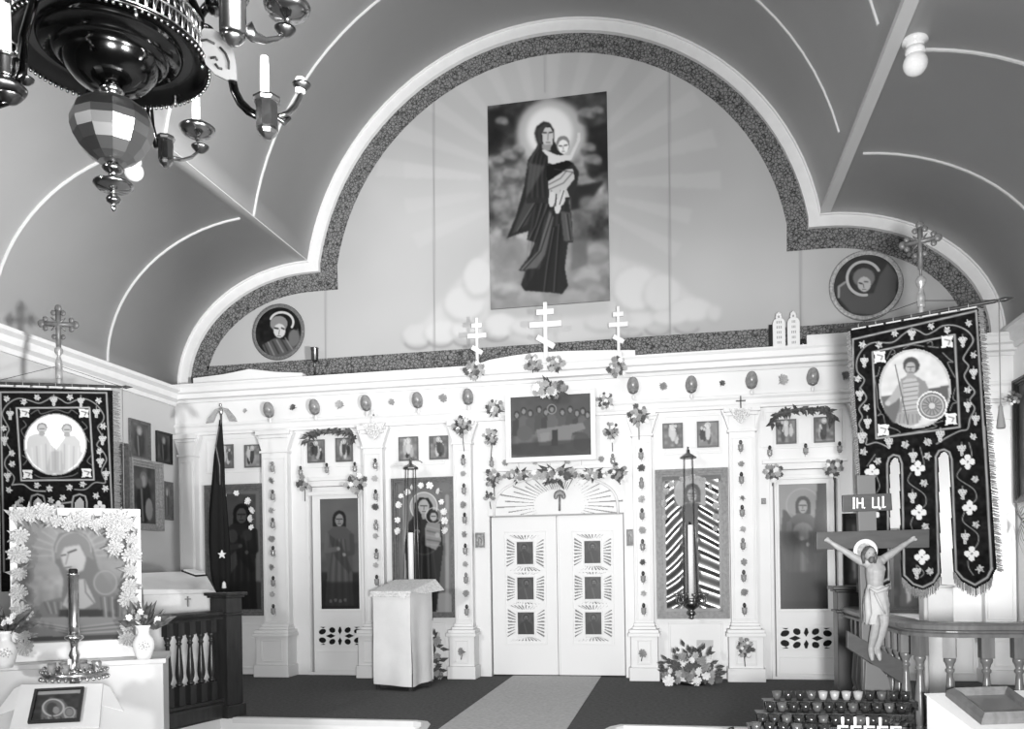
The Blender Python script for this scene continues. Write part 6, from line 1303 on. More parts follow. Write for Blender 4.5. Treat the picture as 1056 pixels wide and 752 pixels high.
# ================================================================== crucifix
XD = 5.24; q = XD / FPX; XO = dep(893, 600, XD); XN = Vector((-AF[0], -AF[1], 0)).normalized()
def C_(px, py, d=0): return onp(px, py, XO, XN) + XN * d
t = thing('crucifix', 'wooden crucifix with a painted figure and lettered title board, behind the rack of votive glasses', 'crucifix', Vector((XO.x, XO.y, ZN)))
def board(name, pts, th, d, m=CRWOOD, bv=.004):
    mb = MB().prism([C_(x, y, d) for x, y in pts], -XN * th); return part(name, mb, m, t, bv)
board('upright', [(884, 490), (902.5, 490), (910, 715), (891, 715)], .035, 0, mat('paler_cross_wood', .10, .55))
mb = MB(); p = C_(900, 715); mb.box((p.x - XN.x * .02, p.y - XN.y * .02, (p.z + ZN) / 2 + .01), (.10, .05, p.z - ZN + .1), rz=-YAW); mb.box((p.x - XN.x * .02, p.y - XN.y * .02, ZN + .03), (.4, .3, .06), rz=-YAW); part('foot', mb, DWOOD, t, .006)
board('main_bar', [(841, 549), (957, 546), (957, 565), (841, 567)], .03, .02)
board('title_board', [(867.5, 511), (918, 509), (919, 526.5), (868, 528.5)], .02, .02)
board('foot_bar', [(872, 650), (929, 682), (929, 705), (872, 668)], .03, .03)
board('bracket', [(891, 682), (905, 688), (914, 698), (917, 712), (890, 712)], .025, .03, mat('paler_cross_wood', .10, .55))
def ltr(strokes, x0, y0):
    mb = MB()
    for (xa, ya, xb, yb) in strokes:
        a = C_(x0 + xa, y0 + ya, .024); b = C_(x0 + xb, y0 + yb, .024); d = (b - a).normalized(); s_ = d.cross(XN).normalized() * .0042; mb.prism([a - s_, b - s_, b + s_, a + s_], -XN * .006)
    return mb
L_ = ltr([(0, 0, 0, 10.5), (-.9, 0, .9, 0), (-.9, 10.5, .9, 10.5), (3.6, 0, 3.6, 10.5), (9, 0, 9, 10.5), (3.6, 5.3, 9, 5.3), (10.6, 9.8, 11.2, 10.6),
          (19.5, -.6, 19.5, 9.8), (25.3, -.8, 25.3, 9.6), (19.5, 9.8, 26.8, 9.5), (26.8, 9.5, 26.8, 11.6), (30, -1, 30, 9.4), (29.1, -1, 30.9, -1), (29.1, 9.4, 30.9, 9.4), (31.8, 8.9, 32.4, 9.6)], 879, 514)
part('lettering', L_, mat('white_lettering', .75, .6), t)
# the figure: one continuous body, voxel-joined from tapered limbs
mb = MB()
def limb(pts, rs, n=10):
    P_ = [C_(*p) for p in pts]; mb.tube(P_, [r * q for r in rs], n)
    for p, r in zip(P_, rs): mb.ball(p, r * q * .99, 10, 7)
limb([(897.5, 581, .055), (898, 590, .065), (898, 600, .062), (898.5, 609, .055), (899, 618, .055)], [8.2, 9.6, 8.2, 7.4, 9.2], 14)
limb([(890, 580.5, .055), (904.5, 578.5, .055)], [5.2, 5.2]); limb([(893.5, 588, .075), (902.5, 587, .075)], [5.4, 5.4])
limb([(893.5, 576, .085), (895.5, 584, .06)], [3.4, 4])
limb([(885, 579.5, .05), (876, 573.5, .045), (867.5, 568, .04), (861, 564, .035), (855.5, 560, .03)], [4.3, 4.0, 3.2, 3.0, 2.1]); limb([(907.5, 576.5, .05), (915, 572, .045), (923, 566.5, .04), (929, 562.5, .035), (934, 559.5, .03)], [4.3, 4.0, 3.2, 3.0, 2.1])
for s, (hx, hy), (wx_, wy_) in ((-1, (851.5, 557.2), (855.5, 560)), (1, (938.5, 556.4), (934, 559.5))):
    limb([(wx_, wy_, .03), (hx, hy, .03)], [2.1, 2.5])
    for k, (dx, dy, L) in enumerate(((-1.9, -1.7, .9), (-2.7, -1.0, 1.1), (-2.9, -.1, 1.15), (-2.5, .9, 1.0))):
        limb([(hx, hy + dy * .5, .03), (hx - s * dx * -.8 * -1 * L if 0 else hx + s * -dx * .75 * L, hy + dy * .9, .034), (hx + s * -dx * 1.15 * L, hy + dy * 1.0 + .6, .042)], [.95, .8, .65], 6)
    limb([(hx - s * 1, hy - 1.6, .034), (hx + s * .6, hy - 2.7, .042), (hx + s * 1.4, hy - 2.6, .05)], [.95, .8, .65], 6)
limb([(894, 619, .06), (894.5, 632, .08), (896.5, 643, .095), (895.5, 656, .075), (894, 668, .055)], [6.2, 5.8, 4.4, 4.2, 2.8]); limb([(904, 618, .06), (905.5, 630, .08), (905.5, 641, .09), (903.5, 655, .07), (900.5, 668, .055)], [6.2, 5.8, 4.4, 4.2, 2.8])
limb([(894, 668, .055), (893.3, 674, .075), (893.3, 678.5, .085)], [2.9, 3.1, 2.0]); limb([(900.5, 668, .055), (900.8, 674, .075), (901, 678.5, .085)], [2.9, 3.1, 2.0])
hd = C_(889.8, 571.5, .10); Rh = Matrix.Rotation(.30, 3, 'X') @ Matrix.Rotation(.22, 3, 'Y')
mb.ball(hd, 6.3 * q, 14, 10, (.82, .95, 1.12), Rh); mb.ball(hd + Vector((0, 0, -4 * q)) + XN * 2.2 * q, 3.6 * q, 10, 8); mb.tube([hd + XN * 5.2 * q + Vector((0, 0, .8 * q)), hd + XN * 7.2 * q + Vector((-.2 * q, 0, -1.9 * q))], [.7 * q, 1.2 * q], 6)
for e in (-1, 1): mb.ball(hd + Vector((e * 2.2 * q, 0, .9 * q)) + XN * 5.0 * q, .8 * q, 6, 4)
fig = part('figure', mb, mat('painted_flesh', .21, .5, var=.12, scale=30), t)
rm = fig.modifiers.new('join', 'REMESH'); rm.mode = 'VOXEL'; rm.voxel_size = .0042; rm.use_smooth_shade = True
sm_ = fig.modifiers.new('soften', 'SMOOTH'); sm_.factor = .5; sm_.iterations = 3
mb = MB(); h = hd - XN * 1.5 * q
mb.ball(h + Vector((0, 0, 1.6 * q)), 6.7 * q, 14, 10, (.95, .9, 1.0), Rh)
for e in (-1, 1): mb.tube([h + Vector((e * 5.2 * q, 0, 2 * q)), h + Vector((e * 5.8 * q, 0, -4 * q)) + XN * .6 * q, h + Vector((e * 5.2 * q, 0, -10 * q)) + XN * .5 * q], [1.9 * q, 2.2 * q, 1.2 * q], 7)
hr = part('hair', mb, mat('brown_hair', .055, .6, var=.3, scale=60), fig)
mb = MB(); b = hd + XN * 5.0 * q + Vector((-.3 * q, 0, -6.2 * q)); mb.ball(b, 3.1 * q, 10, 7, (1, .7, 1.2)); mb.tube([hd + XN * 6.2 * q + Vector((-1.8 * q, 0, -3.5 * q)), hd + XN * 6.6 * q + Vector((1.6 * q, 0, -3.5 * q))], .65 * q, 5)
part('beard', mb, MATS['brown_hair'], fig)
mb = MB(); ex_ = hd + XN * 6.0 * q
for e in (-1, 1): mb.ball(hd + Vector((e * 2.3 * q, 0, .7 * q)) + XN * 5.6 * q, .62 * q, 6, 4)
part('eyes', mb, MATS['brown_hair'], fig)
mb = MB(); ph_ = C_(890, 568.5, .03); ey_ = Vector((0, 0, 1)); mb.lathe([(8.4 * q, 0), (12.2 * q, 0), (12.2 * q, .012), (8.4 * q, .012), (8.4 * q, 0)], ph_, 32, axis=XN); part('halo', mb, mat('pale_gold_halo', .6, .4, metal=.2), t)
mb = MB(); lv = [(604.5, 899, 9.3, 7.4), (609, 899, 10.3, 8.6), (616, 899, 11.5, 9.8), (624, 899, 12.6, 10.8), (632, 899, 12.4, 11), (637, 898, 11.5, 10.5)]; n = 36; vs = []
for j, (py, cx, rx, ry) in enumerate(lv):
    for k in range(n):
        a = 2 * PI * k / n; f = 1 + .09 * math.sin(9 * a + j * 1.4) * (.5 + j * .14); dz = (5 if math.cos(a) < -.2 else -3) * (j == len(lv) - 1) + 1.2 * math.sin(4 * a + j)
        p = C_(cx + rx * f * math.cos(a), py + dz + .25 * rx * math.cos(a) * (j < 3) * .3, .062); vs.append(p + XN * (ry * q * f * math.sin(a)))
mb.add(vs, [(j * n + k, j * n + (k + 1) % n, (j + 1) * n + (k + 1) % n, (j + 1) * n + k) for j in range(len(lv) - 1) for k in range(n)], True)
mb.tube([C_(889.5, 606, .11), C_(895, 610, .125), C_(904, 607, .12), C_(909.5, 604, .10)], [1.5 * q, 2.1 * q, 1.9 * q, 1.4 * q], 8)
mb.tube([C_(888.5, 608, .09), C_(887, 620, .11), C_(888, 632, .11), C_(886.5, 643, .10)], [2.2 * q, 3.2 * q, 3.4 * q, 1.4 * q], 8)
mb.tube([C_(893, 611, .13), C_(898, 622, .135), C_(904, 632, .12)], [1.3 * q, 1.5 * q, 1.0 * q], 7)
part('loincloth', mb, mat('painted_cloth', .28, .7, var=.06, scale=30), fig)
# ================================================================== tiered rack of votive glasses
ROWS = [((797, 716), (942, 728), 5.02, 12), ((790, 727), (938, 742), 4.82, 12), ((782, 738), (922, 758), 4.62, 11), ((775, 748), (860, 765), 4.45, 6)]
rw = []
for (a, b, D, n) in ROWS:
    A = dep(a[0], a[1], D); Bp = dep(b[0], b[1], D - .12); z = (A.z + Bp.z) / 2; A.z = B_z = z; Bp.z = z; rw.append((A, Bp, z, n))
A0, B0 = rw[0][0], rw[0][1]
t = thing('votive_rack', 'dark wrought metal rack in steps holding rows of votive glasses, below the crucifix', 'rack', Vector(((A0.x + B0.x) / 2, (A0.y + B0.y) / 2, ZN)))
IRON = mat('dark_wrought_metal', .035, .35, metal=.7, var=.3, scale=30)
for (A, Bp, z, n) in rw:
    d = (Bp - A).normalized(); s_ = Vector((-d.y, d.x, 0)); mb = MB()
    mb.prism([A - d * .06 - s_ * .05, Bp + d * .01 - s_ * .05, Bp + d * .01 + s_ * .05, A - d * .06 + s_ * .05], (0, 0, -.012)); mb.prism([A - d * .06 - s_ * .055, Bp + d * .01 - s_ * .055, Bp + d * .01 - s_ * .05, A - d * .06 - s_ * .05], (0, 0, -.05))
    for k in range(n * 2):
        p = A.lerp(Bp, (k + .5) / (n * 2)) - s_ * .062 + Vector((0, 0, -.02)); mb.tube([p + d * (.022 * math.cos(a_)) + Vector((0, 0, .02 * math.sin(a_))) for a_ in [2 * PI * j / 10 for j in range(11)]], .003, 4)
    part('shelf', mb, IRON, t)
for (r, e) in ((0, 0), (0, 1), (3, 0), (2, 1)):
    p = rw[r][e]; part('leg', MB().tube([p + Vector((0, 0, -.01)), Vector((p.x, p.y, ZN + .05)), Vector((p.x + (.04 if e else -.04), p.y, ZN + .005))], .013, 7), IRON, t)
for e in (0, 1): part('side_bar', MB().tube([rw[j][e] + Vector((0, 0, -.03)) for j in range(3 + (e == 0))], .012, 6), IRON, t)
p = rw[3][0]; mb = MB(); mb.tube([p + Vector((-.09 - .06 * math.sin(a_), -.02, .02 - .10 + .10 * math.cos(a_))) for a_ in [PI * j / 10 for j in range(11)]], .010, 6); part('scroll', mb, IRON, t)
A, Bp, z, n = rw[2]; d = (Bp - A).normalized(); s_ = Vector((-d.y, d.x, 0)); mb = MB()
for k in range(5): p = A.lerp(Bp, .57 + .095 * k) - s_ * .068; mb.prism([p, p + d * .055, p + d * .055 + Vector((0, 0, .012)), p + Vector((0, 0, .012))], s_ * .004); mb.prism([p, p + d * .016, p + d * .016 - Vector((0, 0, .05)), p - Vector((0, 0, .035))], s_ * .004)
part('label_strip', mb, mat('off_white_label', .45, .6), t)
GL = MB().lathe([(0, 0), (.020, 0), (.026, .02), (.031, .055), (.029, .055), (.024, .02), (.018, .006), (0, .006)], (0, 0, 0), 14)
GLM = []
for m_ in (DRED, mat('smoky_votive_glass', .10, .15, spec=.6, trans=.3), CLEAR): me = GL.mesh('glass'); me.materials.append(m_); GLM.append(me)
CAN = MB().lathe([(.0, .008), (.017, .008), (.017, .032), (.0, .034)], (0, 0, 0), 10).mesh('candle'); CAN.materials.append(WAX)
RN = ['back row', 'second row', 'third row', 'front row']
for r, (A, Bp, z, n) in enumerate(rw):
    for k in range(n):
        p = A.lerp(Bp, (k + .35) / n); clear = r == 0 and k in (4, 5, 6, 7); tone = 2 if clear else (0 if (k * 5 + r) % 3 else 1)
        g = thing('votive_glass', f'{"clear" if clear else ("smoky" if tone else "dark")} votive glass on the rack, {RN[r]}, {ORD[k]} from the carpet runner end', 'glass', p, 'votive glasses on the stepped rack')
        sc = .88; put('glass', GLM[tone], g, (0, 0, .001), sc)
        if clear or (k + r) % 2 == 0: put('candle', CAN, g, (0, 0, .002), sc)
    if r == 2:
        for k in range(4):
            p = A.lerp(Bp, .60 + .095 * k) - Vector((0, 0, 0)) ; p = p + Vector((Bp - A)).normalized() * 0.0
            single('small_candle', MB().lathe([(.008, 0), (.008, .045), (.0, .047)], A.lerp(Bp, (6.85 + k) / n) + Vector((AF[0], AF[1], 0)) * -.01 + Vector((0, 0, .001)), 10), WAX, f'{ORD[k]} short white candle behind the label strip of the rack, counted towards the balustrade', 'candle', 'short candles on the rack')
# ================================================================== glazed case at the lower corner
zq = .70; bl = wz(977, 708, zq); br = wz(1040, 706, zq); u = (br - bl); u.z = 0; ul = u.length; u.normalize(); fl = dep(999, 738, 4.40); v = fl - bl; v = v - u * v.dot(u); vl = v.length; v.normalize(); nn = u.cross(v); nn = -nn if nn.z < 0 else nn
def cp(a, b, z): return bl + u * (a * ul) + v * (b * vl) + nn * (z - .06)
t = thing('relic_case_stand', 'white cloth covered slanted stand below the wooden framed glass case, by the curved balustrade', 'stand', Vector((cp(.5, .6, 0).x, cp(.5, .6, 0).y, ZN)))
tp = [cp(-.26, -.1, -.006), cp(1.4, -.1, -.006), cp(1.4, 1.5, -.006), cp(-.16, 1.22, -.006)]; bt = [Vector((p.x, p.y, ZN + .002)) for p in tp]
mb = MB().add(bt + tp, [(3, 2, 1, 0), (4, 5, 6, 7), (0, 1, 5, 4), (1, 2, 6, 5), (2, 3, 7, 6), (3, 0, 4, 7)]); part('cloth_skirt', mb, CLOTH, t, .008)
mb = MB().prism([cp(-.28, -.12, -.005), cp(1.42, -.12, -.005), cp(1.42, 1.52, -.005), cp(-.18, 1.24, -.005)], nn * .004); part('top_cloth', mb, CLOTH, t)
t = thing('relic_case', 'wooden framed flat glass case lying on the white cloth covered slanted stand', 'case', cp(.5, .5, 0))
cw = mat('pale_varnished_wood', .20, .35, spec=.5, var=.2, scale=8, stretch=(3, 3, .5))
Q0 = [(0, 0), (1.02, 0), (1.02, 1), (0, 1)]; I0 = [(.16, .16), (.86, .16), (.86, .80), (.16, .80)]; M0 = [(.07, .06), (.95, .06), (.95, .92), (.07, .92)]
for i in range(4):
    j = (i + 1) % 4; mb = MB(); mb.add([cp(*Q0[i], .001), cp(*Q0[j], .001), cp(*Q0[j], .035), cp(*Q0[i], .035), cp(*M0[i], .06), cp(*M0[j], .06), cp(*I0[j], .045), cp(*I0[i], .045), cp(*I0[j], .001), cp(*I0[i], .001)], [(0, 1, 2, 3), (3, 2, 5, 4), (4, 5, 6, 7), (7, 6, 8, 9), (0, 9, 8, 1), (0, 3, 4, 7, 9), (1, 8, 6, 5, 2)])
    part('frame_side', mb, cw if i in (0, 2) else MWOOD, t)
mb = MB().prism([cp(*p, .022) for p in I0], nn * .004); part('glass_pane', mb, mat('case_glass', .3, .08, spec=.8, trans=.5), t)
P = Paint(cp(.16, .16, .012), u * (.7 * ul), v * (.64 * vl), .006, .5); P.uv().noise(8, .12); P.poly([(.1, .2), (.9, .2), (.9, .8), (.1, .8)], .42, 3, .6).line([(.35, .0), (.35, 1)], .05, .2, 1).line([(.65, .0), (.65, 1)], .05, .2, 1).ell(.5, .5, .1, .25, .55, 2); P.build('cloth_inside', PAINTG, t)
# ================================================================== right side clutter
def stand_icon(label, rect, y, w, fm, seed, base):
    a = wy(rect[0], rect[1], y); b = wy(rect[2], rect[3], y); t = thing('framed_icon', label, 'icon', ((a.x + b.x) / 2, y, b.z)); part('frame', frame_mb(a.x, b.x, b.z, a.z, y, w, .05), fm, t)
    P = Paint.rect(a.x + w, b.x - w, b.z + w, a.z - w, y - .015, .011, base); P.uv().noise(9, .08).poly([(.2, 1), (.25, .4), (.5, .25), (.75, .45), (.8, 1)], base + .12, 3).poly([(.4, .6), (.55, .5), (.6, .9), (.45, .95)], base + .45, 2).ell(.5, .2, .14, .1, base + .2, 2); P.build('picture', PAINTM, t); part('backboard', MB().bx(a.x + .01, b.x - .01, y - .012, y - .002, b.z + .01, a.z - .01), fm, t)
    return a, b
stand_icon('dark framed icon standing on the white ledge behind the crucifix', (868, 530, 893, 606), -1.6, .035, BLACKF, 1, .2)
a = wy(862, 606.5, -1.6); b = wy(894, 606.5, -1.6)
t = thing('icon_ledge', 'white cloth covered ledge with a dark top behind the crucifix', 'stand', ((a.x + b.x) / 2, -1.7, 0)); part('top', MB().bx(a.x, b.x, -1.95, -1.56, a.z - .035, a.z - .001), DWOOD, t, .004); part('cloth_skirt', MB().bx(a.x + .03, b.x - .02, -1.92, -1.6, .001, a.z - .036), CLOTH, t)
stand_icon('black framed dark icon low on the screen, seen between the banner tails', (915, 545, 957, 632), YF - .02, .06, BLACKF, 2, .10)
a = wy(956, 604, -2.2); b = wy(972, 640, -2.2)
t = thing('draped_stand', 'small white cloth draped stand seen under the middle banner tail', 'stand', ((a.x + b.x) / 2, -2.1, 0)); part('cloth_skirt', MB().bx(a.x, b.x + .1, -2.2, -1.9, .001, a.z - .02), CLOTH, t, .01); part('top_cloth', MB().bx(a.x - .02, b.x + .12, -2.22, -1.88, a.z - .02, a.z), CLOTH, t, .006)
# right wall: icon and palm sprays
ya = wx(1057, 400, XR - .03).y; yb_ = wx(1046.5, 400, XR - .03).y; z1 = wx(1047, 393, XR - .03).z; z0 = wx(1047, 519, XR - .03).z
t = thing('wall_icon', 'tall dark framed icon on the side wall beyond the banner tassel', 'icon', (XR, (ya + yb_) / 2, z0)); fmb = frame_mb(0, .62, z0, z1, 0, .07, .06); fmb.v = [(XR + y_ - .002, yb_ - x_, z_) for x_, y_, z_ in fmb.v]; part('frame', fmb, BLACKF, t); P = Paint((XR - .02, yb_ - .06, z1 - .06), (0, -.5, 0), (0, 0, z0 - z1 + .12), .012, .2); P.uv().noise(9, .1).ell(.5, .5, .25, .4, .3, 3).ell(.5, .2, .12, .1, .5, 2); P.build('picture', PAINTM, t)
def palm(label, px, py, L, n, a0, a1, seed):
    c = wx(px, py, XR - .06); t = thing('palm_spray', label, 'palm branch', c); R = random.Random(seed); mb = MB()
    for k in range(n):
        a = a0 + (a1 - a0) * k / (n - 1); l = L * R.uniform(.75, 1.1); dy = Vector((0, math.cos(a), math.sin(a))); pts = [c + dy * l * s_ + Vector((-.05 * math.sin(PI * s_) - .02, 0, -.25 * l * s_ * s_)) for s_ in (0, .33, .66, 1)]; w_ = .016
        for i in range(3):
            p0, p1 = pts[i], pts[i + 1]; sd = Vector((0, -dy.z, dy.y)); w0, w1 = w_ * (1 - i / 3.2), w_ * (1 - (i + 1) / 3.2); mb.add([p0 - sd * w0, p0 + sd * w0, p1 + sd * w1, p1 - sd * w1], [(0, 1, 2, 3)])
    part('fronds', mb, LEAF2, t); part('stem', MB().tube([c, c + Vector((.03, 0, -.12))], .01, 6), LEAF, t)
palm('palm spray fixed to the side wall below the dark icon', 1056, 537, .34, 13, 1.2, 4.6, 2)
bunch('flower_spray', 'small dark flower spray on the side wall beside the tall dark icon', 'flowers', wx(1043.5, 412, XR - .16), .10, [2, 3], 4, 9, 0, LEAF2, .4)
mb = MB().bx(XR - .04, XR, -1.35, -1.18, 0, 2.2); struct('trim_34', mb, PLASTER)
# ================================================================== chandelier
HX, HY = .02, -8.795; K = .002655
def hz(py): return 2.384 + (217 - py) * K
t = thing('chandelier', 'large polished brass chandelier with candle arms hanging from the vault', 'chandelier', (HX, HY, 2.384))
def LT(name, prof, m=BRASS, n=40, smooth=True): return part(name, MB().lathe([(r * K, hz(y)) for r, y in prof], (HX, HY, 0), n, smooth), m, t)
LT('finial', [(.5, 218), (2, 216), (2.5, 213), (2, 211), (6, 209), (7.5, 206), (6, 203), (3, 201), (2.5, 198), (5, 196), (16, 194.5), (19.5, 191.5), (19.5, 189.5), (13, 187.5), (6, 186), (4, 183), (4.5, 179), (8, 177), (11, 174), (9, 171.5), (5, 170), (6, 166)], BRASS, 28)
mb = MB(); n = 12; prof = [(14, 168), (22, 163), (31, 154), (37, 144), (40, 134), (40, 126), (37, 117), (31, 111), (22, 106), (14, 103)]
vs = []
for r, y in prof:
    for k in range(n):
        a = 2 * PI * k / n + .12; f = 1.0; vs.append((HX + r * K * f * math.cos(a), HY + r * K * f * math.sin(a), hz(y)))
N3 = n
for i in range(len(prof) - 1):
    for k in range(N3): mb.f.append((i * N3 + k, i * N3 + (k + 1) % N3, (i + 1) * N3 + (k + 1) % N3, (i + 1) * N3 + k)); mb.sm.append(False)
mb.v = vs; mb.f += [tuple(range(N3)), tuple(range((len(prof) - 1) * N3, len(prof) * N3))]; mb.sm += [False] * 2; part('faceted_bulb', mb, mat('bulb_brass', .30, .3, metal=1), t)
LT('neck', [(13, 105), (9, 103), (7, 99), (9, 96), (12, 94), (10, 91)], BRASS, 24)
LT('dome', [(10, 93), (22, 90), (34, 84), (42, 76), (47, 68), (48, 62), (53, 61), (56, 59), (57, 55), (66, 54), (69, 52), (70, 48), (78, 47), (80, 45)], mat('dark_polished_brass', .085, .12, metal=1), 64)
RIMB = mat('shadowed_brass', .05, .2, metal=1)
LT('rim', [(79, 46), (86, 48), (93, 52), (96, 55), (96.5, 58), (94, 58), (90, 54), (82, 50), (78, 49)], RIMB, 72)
mb = MB()
for k in range(96): a = 2 * PI * k / 96; mb.ball((HX + 95.5 * K * math.cos(a), HY + 95.5 * K * math.sin(a), hz(59.5)), 2.1 * K, 6, 4)
part('beaded_edge', mb, mat('beaded_brass', .22, .22, metal=1), t)
mb = MB(); ra = 93 * K; z0, z1 = hz(54), hz(22)
for z in (z0 + .004, (z0 + z1) / 2, z1): mb.tube([(HX + ra * math.cos(a), HY + ra * math.sin(a), z) for a in [2 * PI * k / 72 for k in range(73)]], .004, 5)
for k in range(72):
    a = 2 * PI * k / 72
    for (dz0, dz1, da) in ((0, .5, .045), (.5, 1, -.045)): mb.tube([(HX + ra * math.cos(a), HY + ra * math.sin(a), z0 + (z1 - z0) * dz0), (HX + ra * math.cos(a + da), HY + ra * math.sin(a + da), z0 + (z1 - z0) * dz1)], .0032, 4)
    mb.tube([(HX + ra * math.cos(a), HY + ra * math.sin(a), z0), (HX + ra * math.cos(a), HY + ra * math.sin(a), z1)], .0022, 4)
part('pierced_gallery', mb, SILVER, t)
for k in range(6):
    a = 2 * PI * k / 6 + .35; o = part('drop', MB().lathe([(.5, 0), (2.4, 3), (3, 6), (2, 9), (3.2, 11), (2.2, 14), (3, 18), (2, 22)], (0, 0, 0), 12), BRASS, t, local=True)
    o.scale = (K, K, K); o.location = Vector((HX + 90 * K * math.cos(a), HY + 90 * K * math.sin(a), hz(65))) - t.location
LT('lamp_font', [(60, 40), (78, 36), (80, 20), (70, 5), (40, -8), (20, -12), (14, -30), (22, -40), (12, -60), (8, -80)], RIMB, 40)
part('suspension_rod', MB().tube([(HX, HY, hz(-60)), (HX, HY, 8.46)], .012, 8), DBRASS, t)
def CP(px, py, D): return dep(px, py, D)
def arm(name, pts, r, D, m=BRASS, flat=1, n=8): return part(name, MB().tube([CP(x, y, d) for x, y, d in pts], r, n, flat=flat), m, t)
def candle(px, y0, y1, D, w): 
    k = D / FPX; b = CP(px, y0, D); h = (y0 - y1) * k; o = part('candle', MB().lathe([(w * k, -.02), (w * k, h * .6), (w * .96 * k, h), (w * .5 * k, h + .6 * k), (0, h + .6 * k)], b, 14), WAX, t); part('wick', MB().tube([b + Vector((0, 0, h)), b + Vector((.002, 0, h + 3 * k))], .4 * k, 5), BLACK, o)
def socket(px, yt, yb, D, w, m=BRASS, n=8):
    k = D / FPX; b = CP(px, (yt + yb) / 2, D); h = (yb - yt) * k * 1.02
    part('socket', MB().lathe([(0, -h * .56), (w * .32 * k, -h * .53), (w * .6 * k, -h * .44), (w * .75 * k, -h * .36), (w * .5 * k, -h * .33), (w * .8 * k, -h * .30), (w * .8 * k, h * .34), (w * .9 * k, h * .36), (w * 1.0 * k, h * .42), (w * 1.0 * k, h * .47), (w * .8 * k, h * .5), (w * .5 * k, h * .46)], b, n if n < 12 else 24, n > 10), m, t)
def dish(px, py, D, w, m=BRASS):
    k = D / FPX; b = CP(px, py, D); part('drip_pan', MB().lathe([(w * .10 * k, -w * .66 * k), (w * .13 * k, -w * .52 * k), (w * .24 * k, -w * .44 * k), (w * .55 * k, -w * .36 * k), (w * .82 * k, -w * .22 * k), (w * .93 * k, -w * .08 * k), (w * k, .08 * w * k), (w * .96 * k, .12 * w * k), (w * .6 * k, .02 * k), (w * .5 * k, .3 * w * k), (w * .56 * k, .36 * w * k), (w * .3 * k, .3 * w * k)], b, 28), m, t)
def cupd(px, py, D, w, m=DBRASS):
    k = D / FPX; b = CP(px, py, D); part('cup', MB().lathe([(0, -w * .5 * k), (w * .5 * k, -w * .3 * k), (w * .9 * k, .1 * w * k), (w * k, .3 * w * k), (w * .85 * k, .3 * w * k), (w * .4 * k, -w * .1 * k), (0, -w * .2 * k)], b, 22), m, t)
PB = mat('pale_brass', .36, .24, metal=1, var=.15, scale=20)
# scroll plate with slot gaps put on in black, and the arm that shows best
def plate(pts, holes_, D, name):
    mb = MB(); mb.prism([CP(x, y, D) for x, y in pts], Vector((AF[0], AF[1], 0)) * .008); o = part(name, mb, mat('pale_scroll_brass', .11, .5, metal=0, var=.1), t)
    for h_ in holes_: part('scroll_slot', MB().tube([CP(x, y, D - .004) for x, y in h_], .0034, 5), BLACK, o)
plate([(204, 48), (203, 36), (210, 29), (221, 30), (233, 38), (240, 50), (243, 66), (244, 82), (233, 82), (221, 76), (212, 66), (209, 56)], [[(207, 42), (213, 41), (221, 45)], [(227, 49), (233, 56), (236, 64), (236, 71)], [(217, 60), (222, 59), (224, 62)], [(222, 66), (225, 70), (229, 71)]], 2.33, 'scroll_plate')
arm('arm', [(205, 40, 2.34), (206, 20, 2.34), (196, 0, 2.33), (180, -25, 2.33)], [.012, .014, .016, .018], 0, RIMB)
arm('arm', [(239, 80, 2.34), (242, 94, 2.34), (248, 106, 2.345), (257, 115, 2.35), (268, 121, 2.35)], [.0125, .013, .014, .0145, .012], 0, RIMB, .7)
socket(275.5, 101, 141, 2.35, 14.5, PB, 8); candle(273, 100, 59, 2.35, 4.6)
arm('arm', [(287, 121, 2.36), (296, 118, 2.38), (304, 110, 2.41), (309, 100, 2.44), (311, 92, 2.45)], [.010, .011, .012, .011, .009], 0, BRASS, .7); arm('arm', [(286, 121, 2.355), (293, 127, 2.37), (299, 122, 2.39)], [.006, .007, .005], 0, BRASS)
cupd(311, 90, 2.45, 9.5); candle(309.5, 88, 81, 2.45, 5)
# far arm behind the bowl
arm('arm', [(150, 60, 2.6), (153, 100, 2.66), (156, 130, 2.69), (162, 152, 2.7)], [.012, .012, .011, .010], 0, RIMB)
socket(171, 141, 171, 2.7, 9.5, BRASS, 8); arm('arm', [(178, 163, 2.72), (188, 165, 2.78), (198, 162, 2.85), (206, 155, 2.9)], [.008, .007, .008, .008], 0, PB, .6); cupd(206.5, 154, 2.9, 9); dish(203.5, 134, 2.92, 18); candle(202, 120, 86, 2.92, 4)
# near arm whose socket is cut by the top of the picture
arm('arm', [(150, -40, 2.25), (190, -25, 2.2), (222, -8, 2.14), (232, 10, 2.12)], .014, 0, RIMB)
socket(240, -6, 44, 2.12, 17, PB, 20); arm('arm', [(254, 28, 2.13), (262, 38, 2.15), (274, 42, 2.18), (286, 40, 2.2), (293, 35, 2.21)], [.02, .014, .009, .008, .008], 0, PB, .5); cupd(294, 33, 2.21, 11); dish(296, 9, 2.22, 24); candle(296, -4, -50, 2.22, 5)
socket(222, -14, 14, 2.4, 13, BRASS, 12); arm('arm', [(205, 18, 2.42), (212, 8, 2.41), (220, 0, 2.4)], .012, 0, RIMB); cupd(211, 32, 2.38, 9, RIMB)
arm('arm', [(160, -30, 2.5), (175, -10, 2.55), (186, 10, 2.6), (192, 22, 2.62), (183, 14, 2.62)], [.012, .013, .012, .010, .006], 0, RIMB)
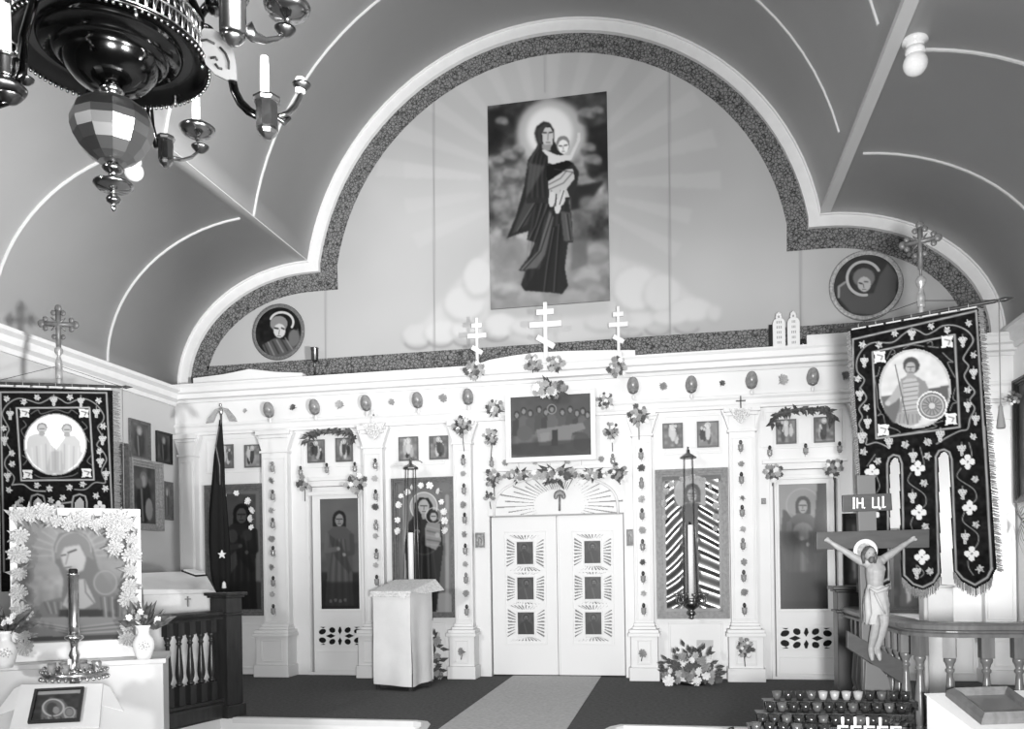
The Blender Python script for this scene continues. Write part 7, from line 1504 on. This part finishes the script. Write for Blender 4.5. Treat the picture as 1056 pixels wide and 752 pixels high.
# near arm towards the camera side, at the edge of the picture
arm('arm', [(60, -30, 2.2), (35, 0, 2.1), (24, 40, 2.04), (23, 75, 2.0), (15, 86, 2.0)], .011, 0, RIMB); candle(5, 60, 5, 2.0, 6.2); socket(5, 58, 84, 2.0, 13, BRASS, 12); dish(4, 92, 2.0, 22, DBRASS); cupd(26, 84, 2.02, 9); cupd(10, 102, 1.98, 13, DBRASS); arm('arm', [(10, 104, 1.98), (-2, 108, 1.98), (-12, 100, 1.99)], .009, 0, RIMB)
# ================================================================== light: photographer's floods, an unseen fill added overhead, dim surroundings
def area(name, loc, target, size, power, spread=PI):
    l = bpy.data.lights.new(name, 'AREA'); l.energy = power; l.shape = 'DISK'; l.size = size; l.spread = spread; o = bpy.data.objects.new(name, l); COL.objects.link(o); o.location = loc
    o.rotation_euler = (Vector(target) - Vector(loc)).to_track_quat('-Z', 'Y').to_euler(); return o
area('flood_lamp', (1.85, -11.2, 1.3), (.8, 0, 3.8), .35, 305, 1.6)
area('flood_lamp', (4.7, -10.6, .9), (-3.9, -3.2, 6.1), .5, 250, .95)
area('flood_lamp', (-2.6, -13.2, 3.2), (-.6, -1.5, 1.2), .5, 60, 1.3)
area('flood_lamp', (5.0, -6.6, 2.4), (4.75, 0, 1.9), .3, 16, .6)
area('nave_fill', (0, -7.2, 8.0), (-.2, -.6, 1.0), 2.0, 40, 2.0)
w = bpy.data.worlds.new('world'); SC.world = w; w.use_nodes = True; w.node_tree.nodes['Background'].inputs[0].default_value = (.5, .5, .5, 1); w.node_tree.nodes['Background'].inputs[1].default_value = .2
SC.view_settings.view_transform = 'Standard'; SC.view_settings.look = 'None'; SC.view_settings.gamma = 1; SC.view_settings.exposure = 0; SC.view_settings.use_curve_mapping = False
SC.cycles.use_denoising = True; SC.cycles.max_bounces = 6; SC.cycles.diffuse_bounces = 4; SC.cycles.glossy_bounces = 3; SC.cycles.transmission_bounces = 4; SC.cycles.sample_clamp_indirect = 5; SC.cycles.caustics_reflective = False; SC.cycles.caustics_refractive = False
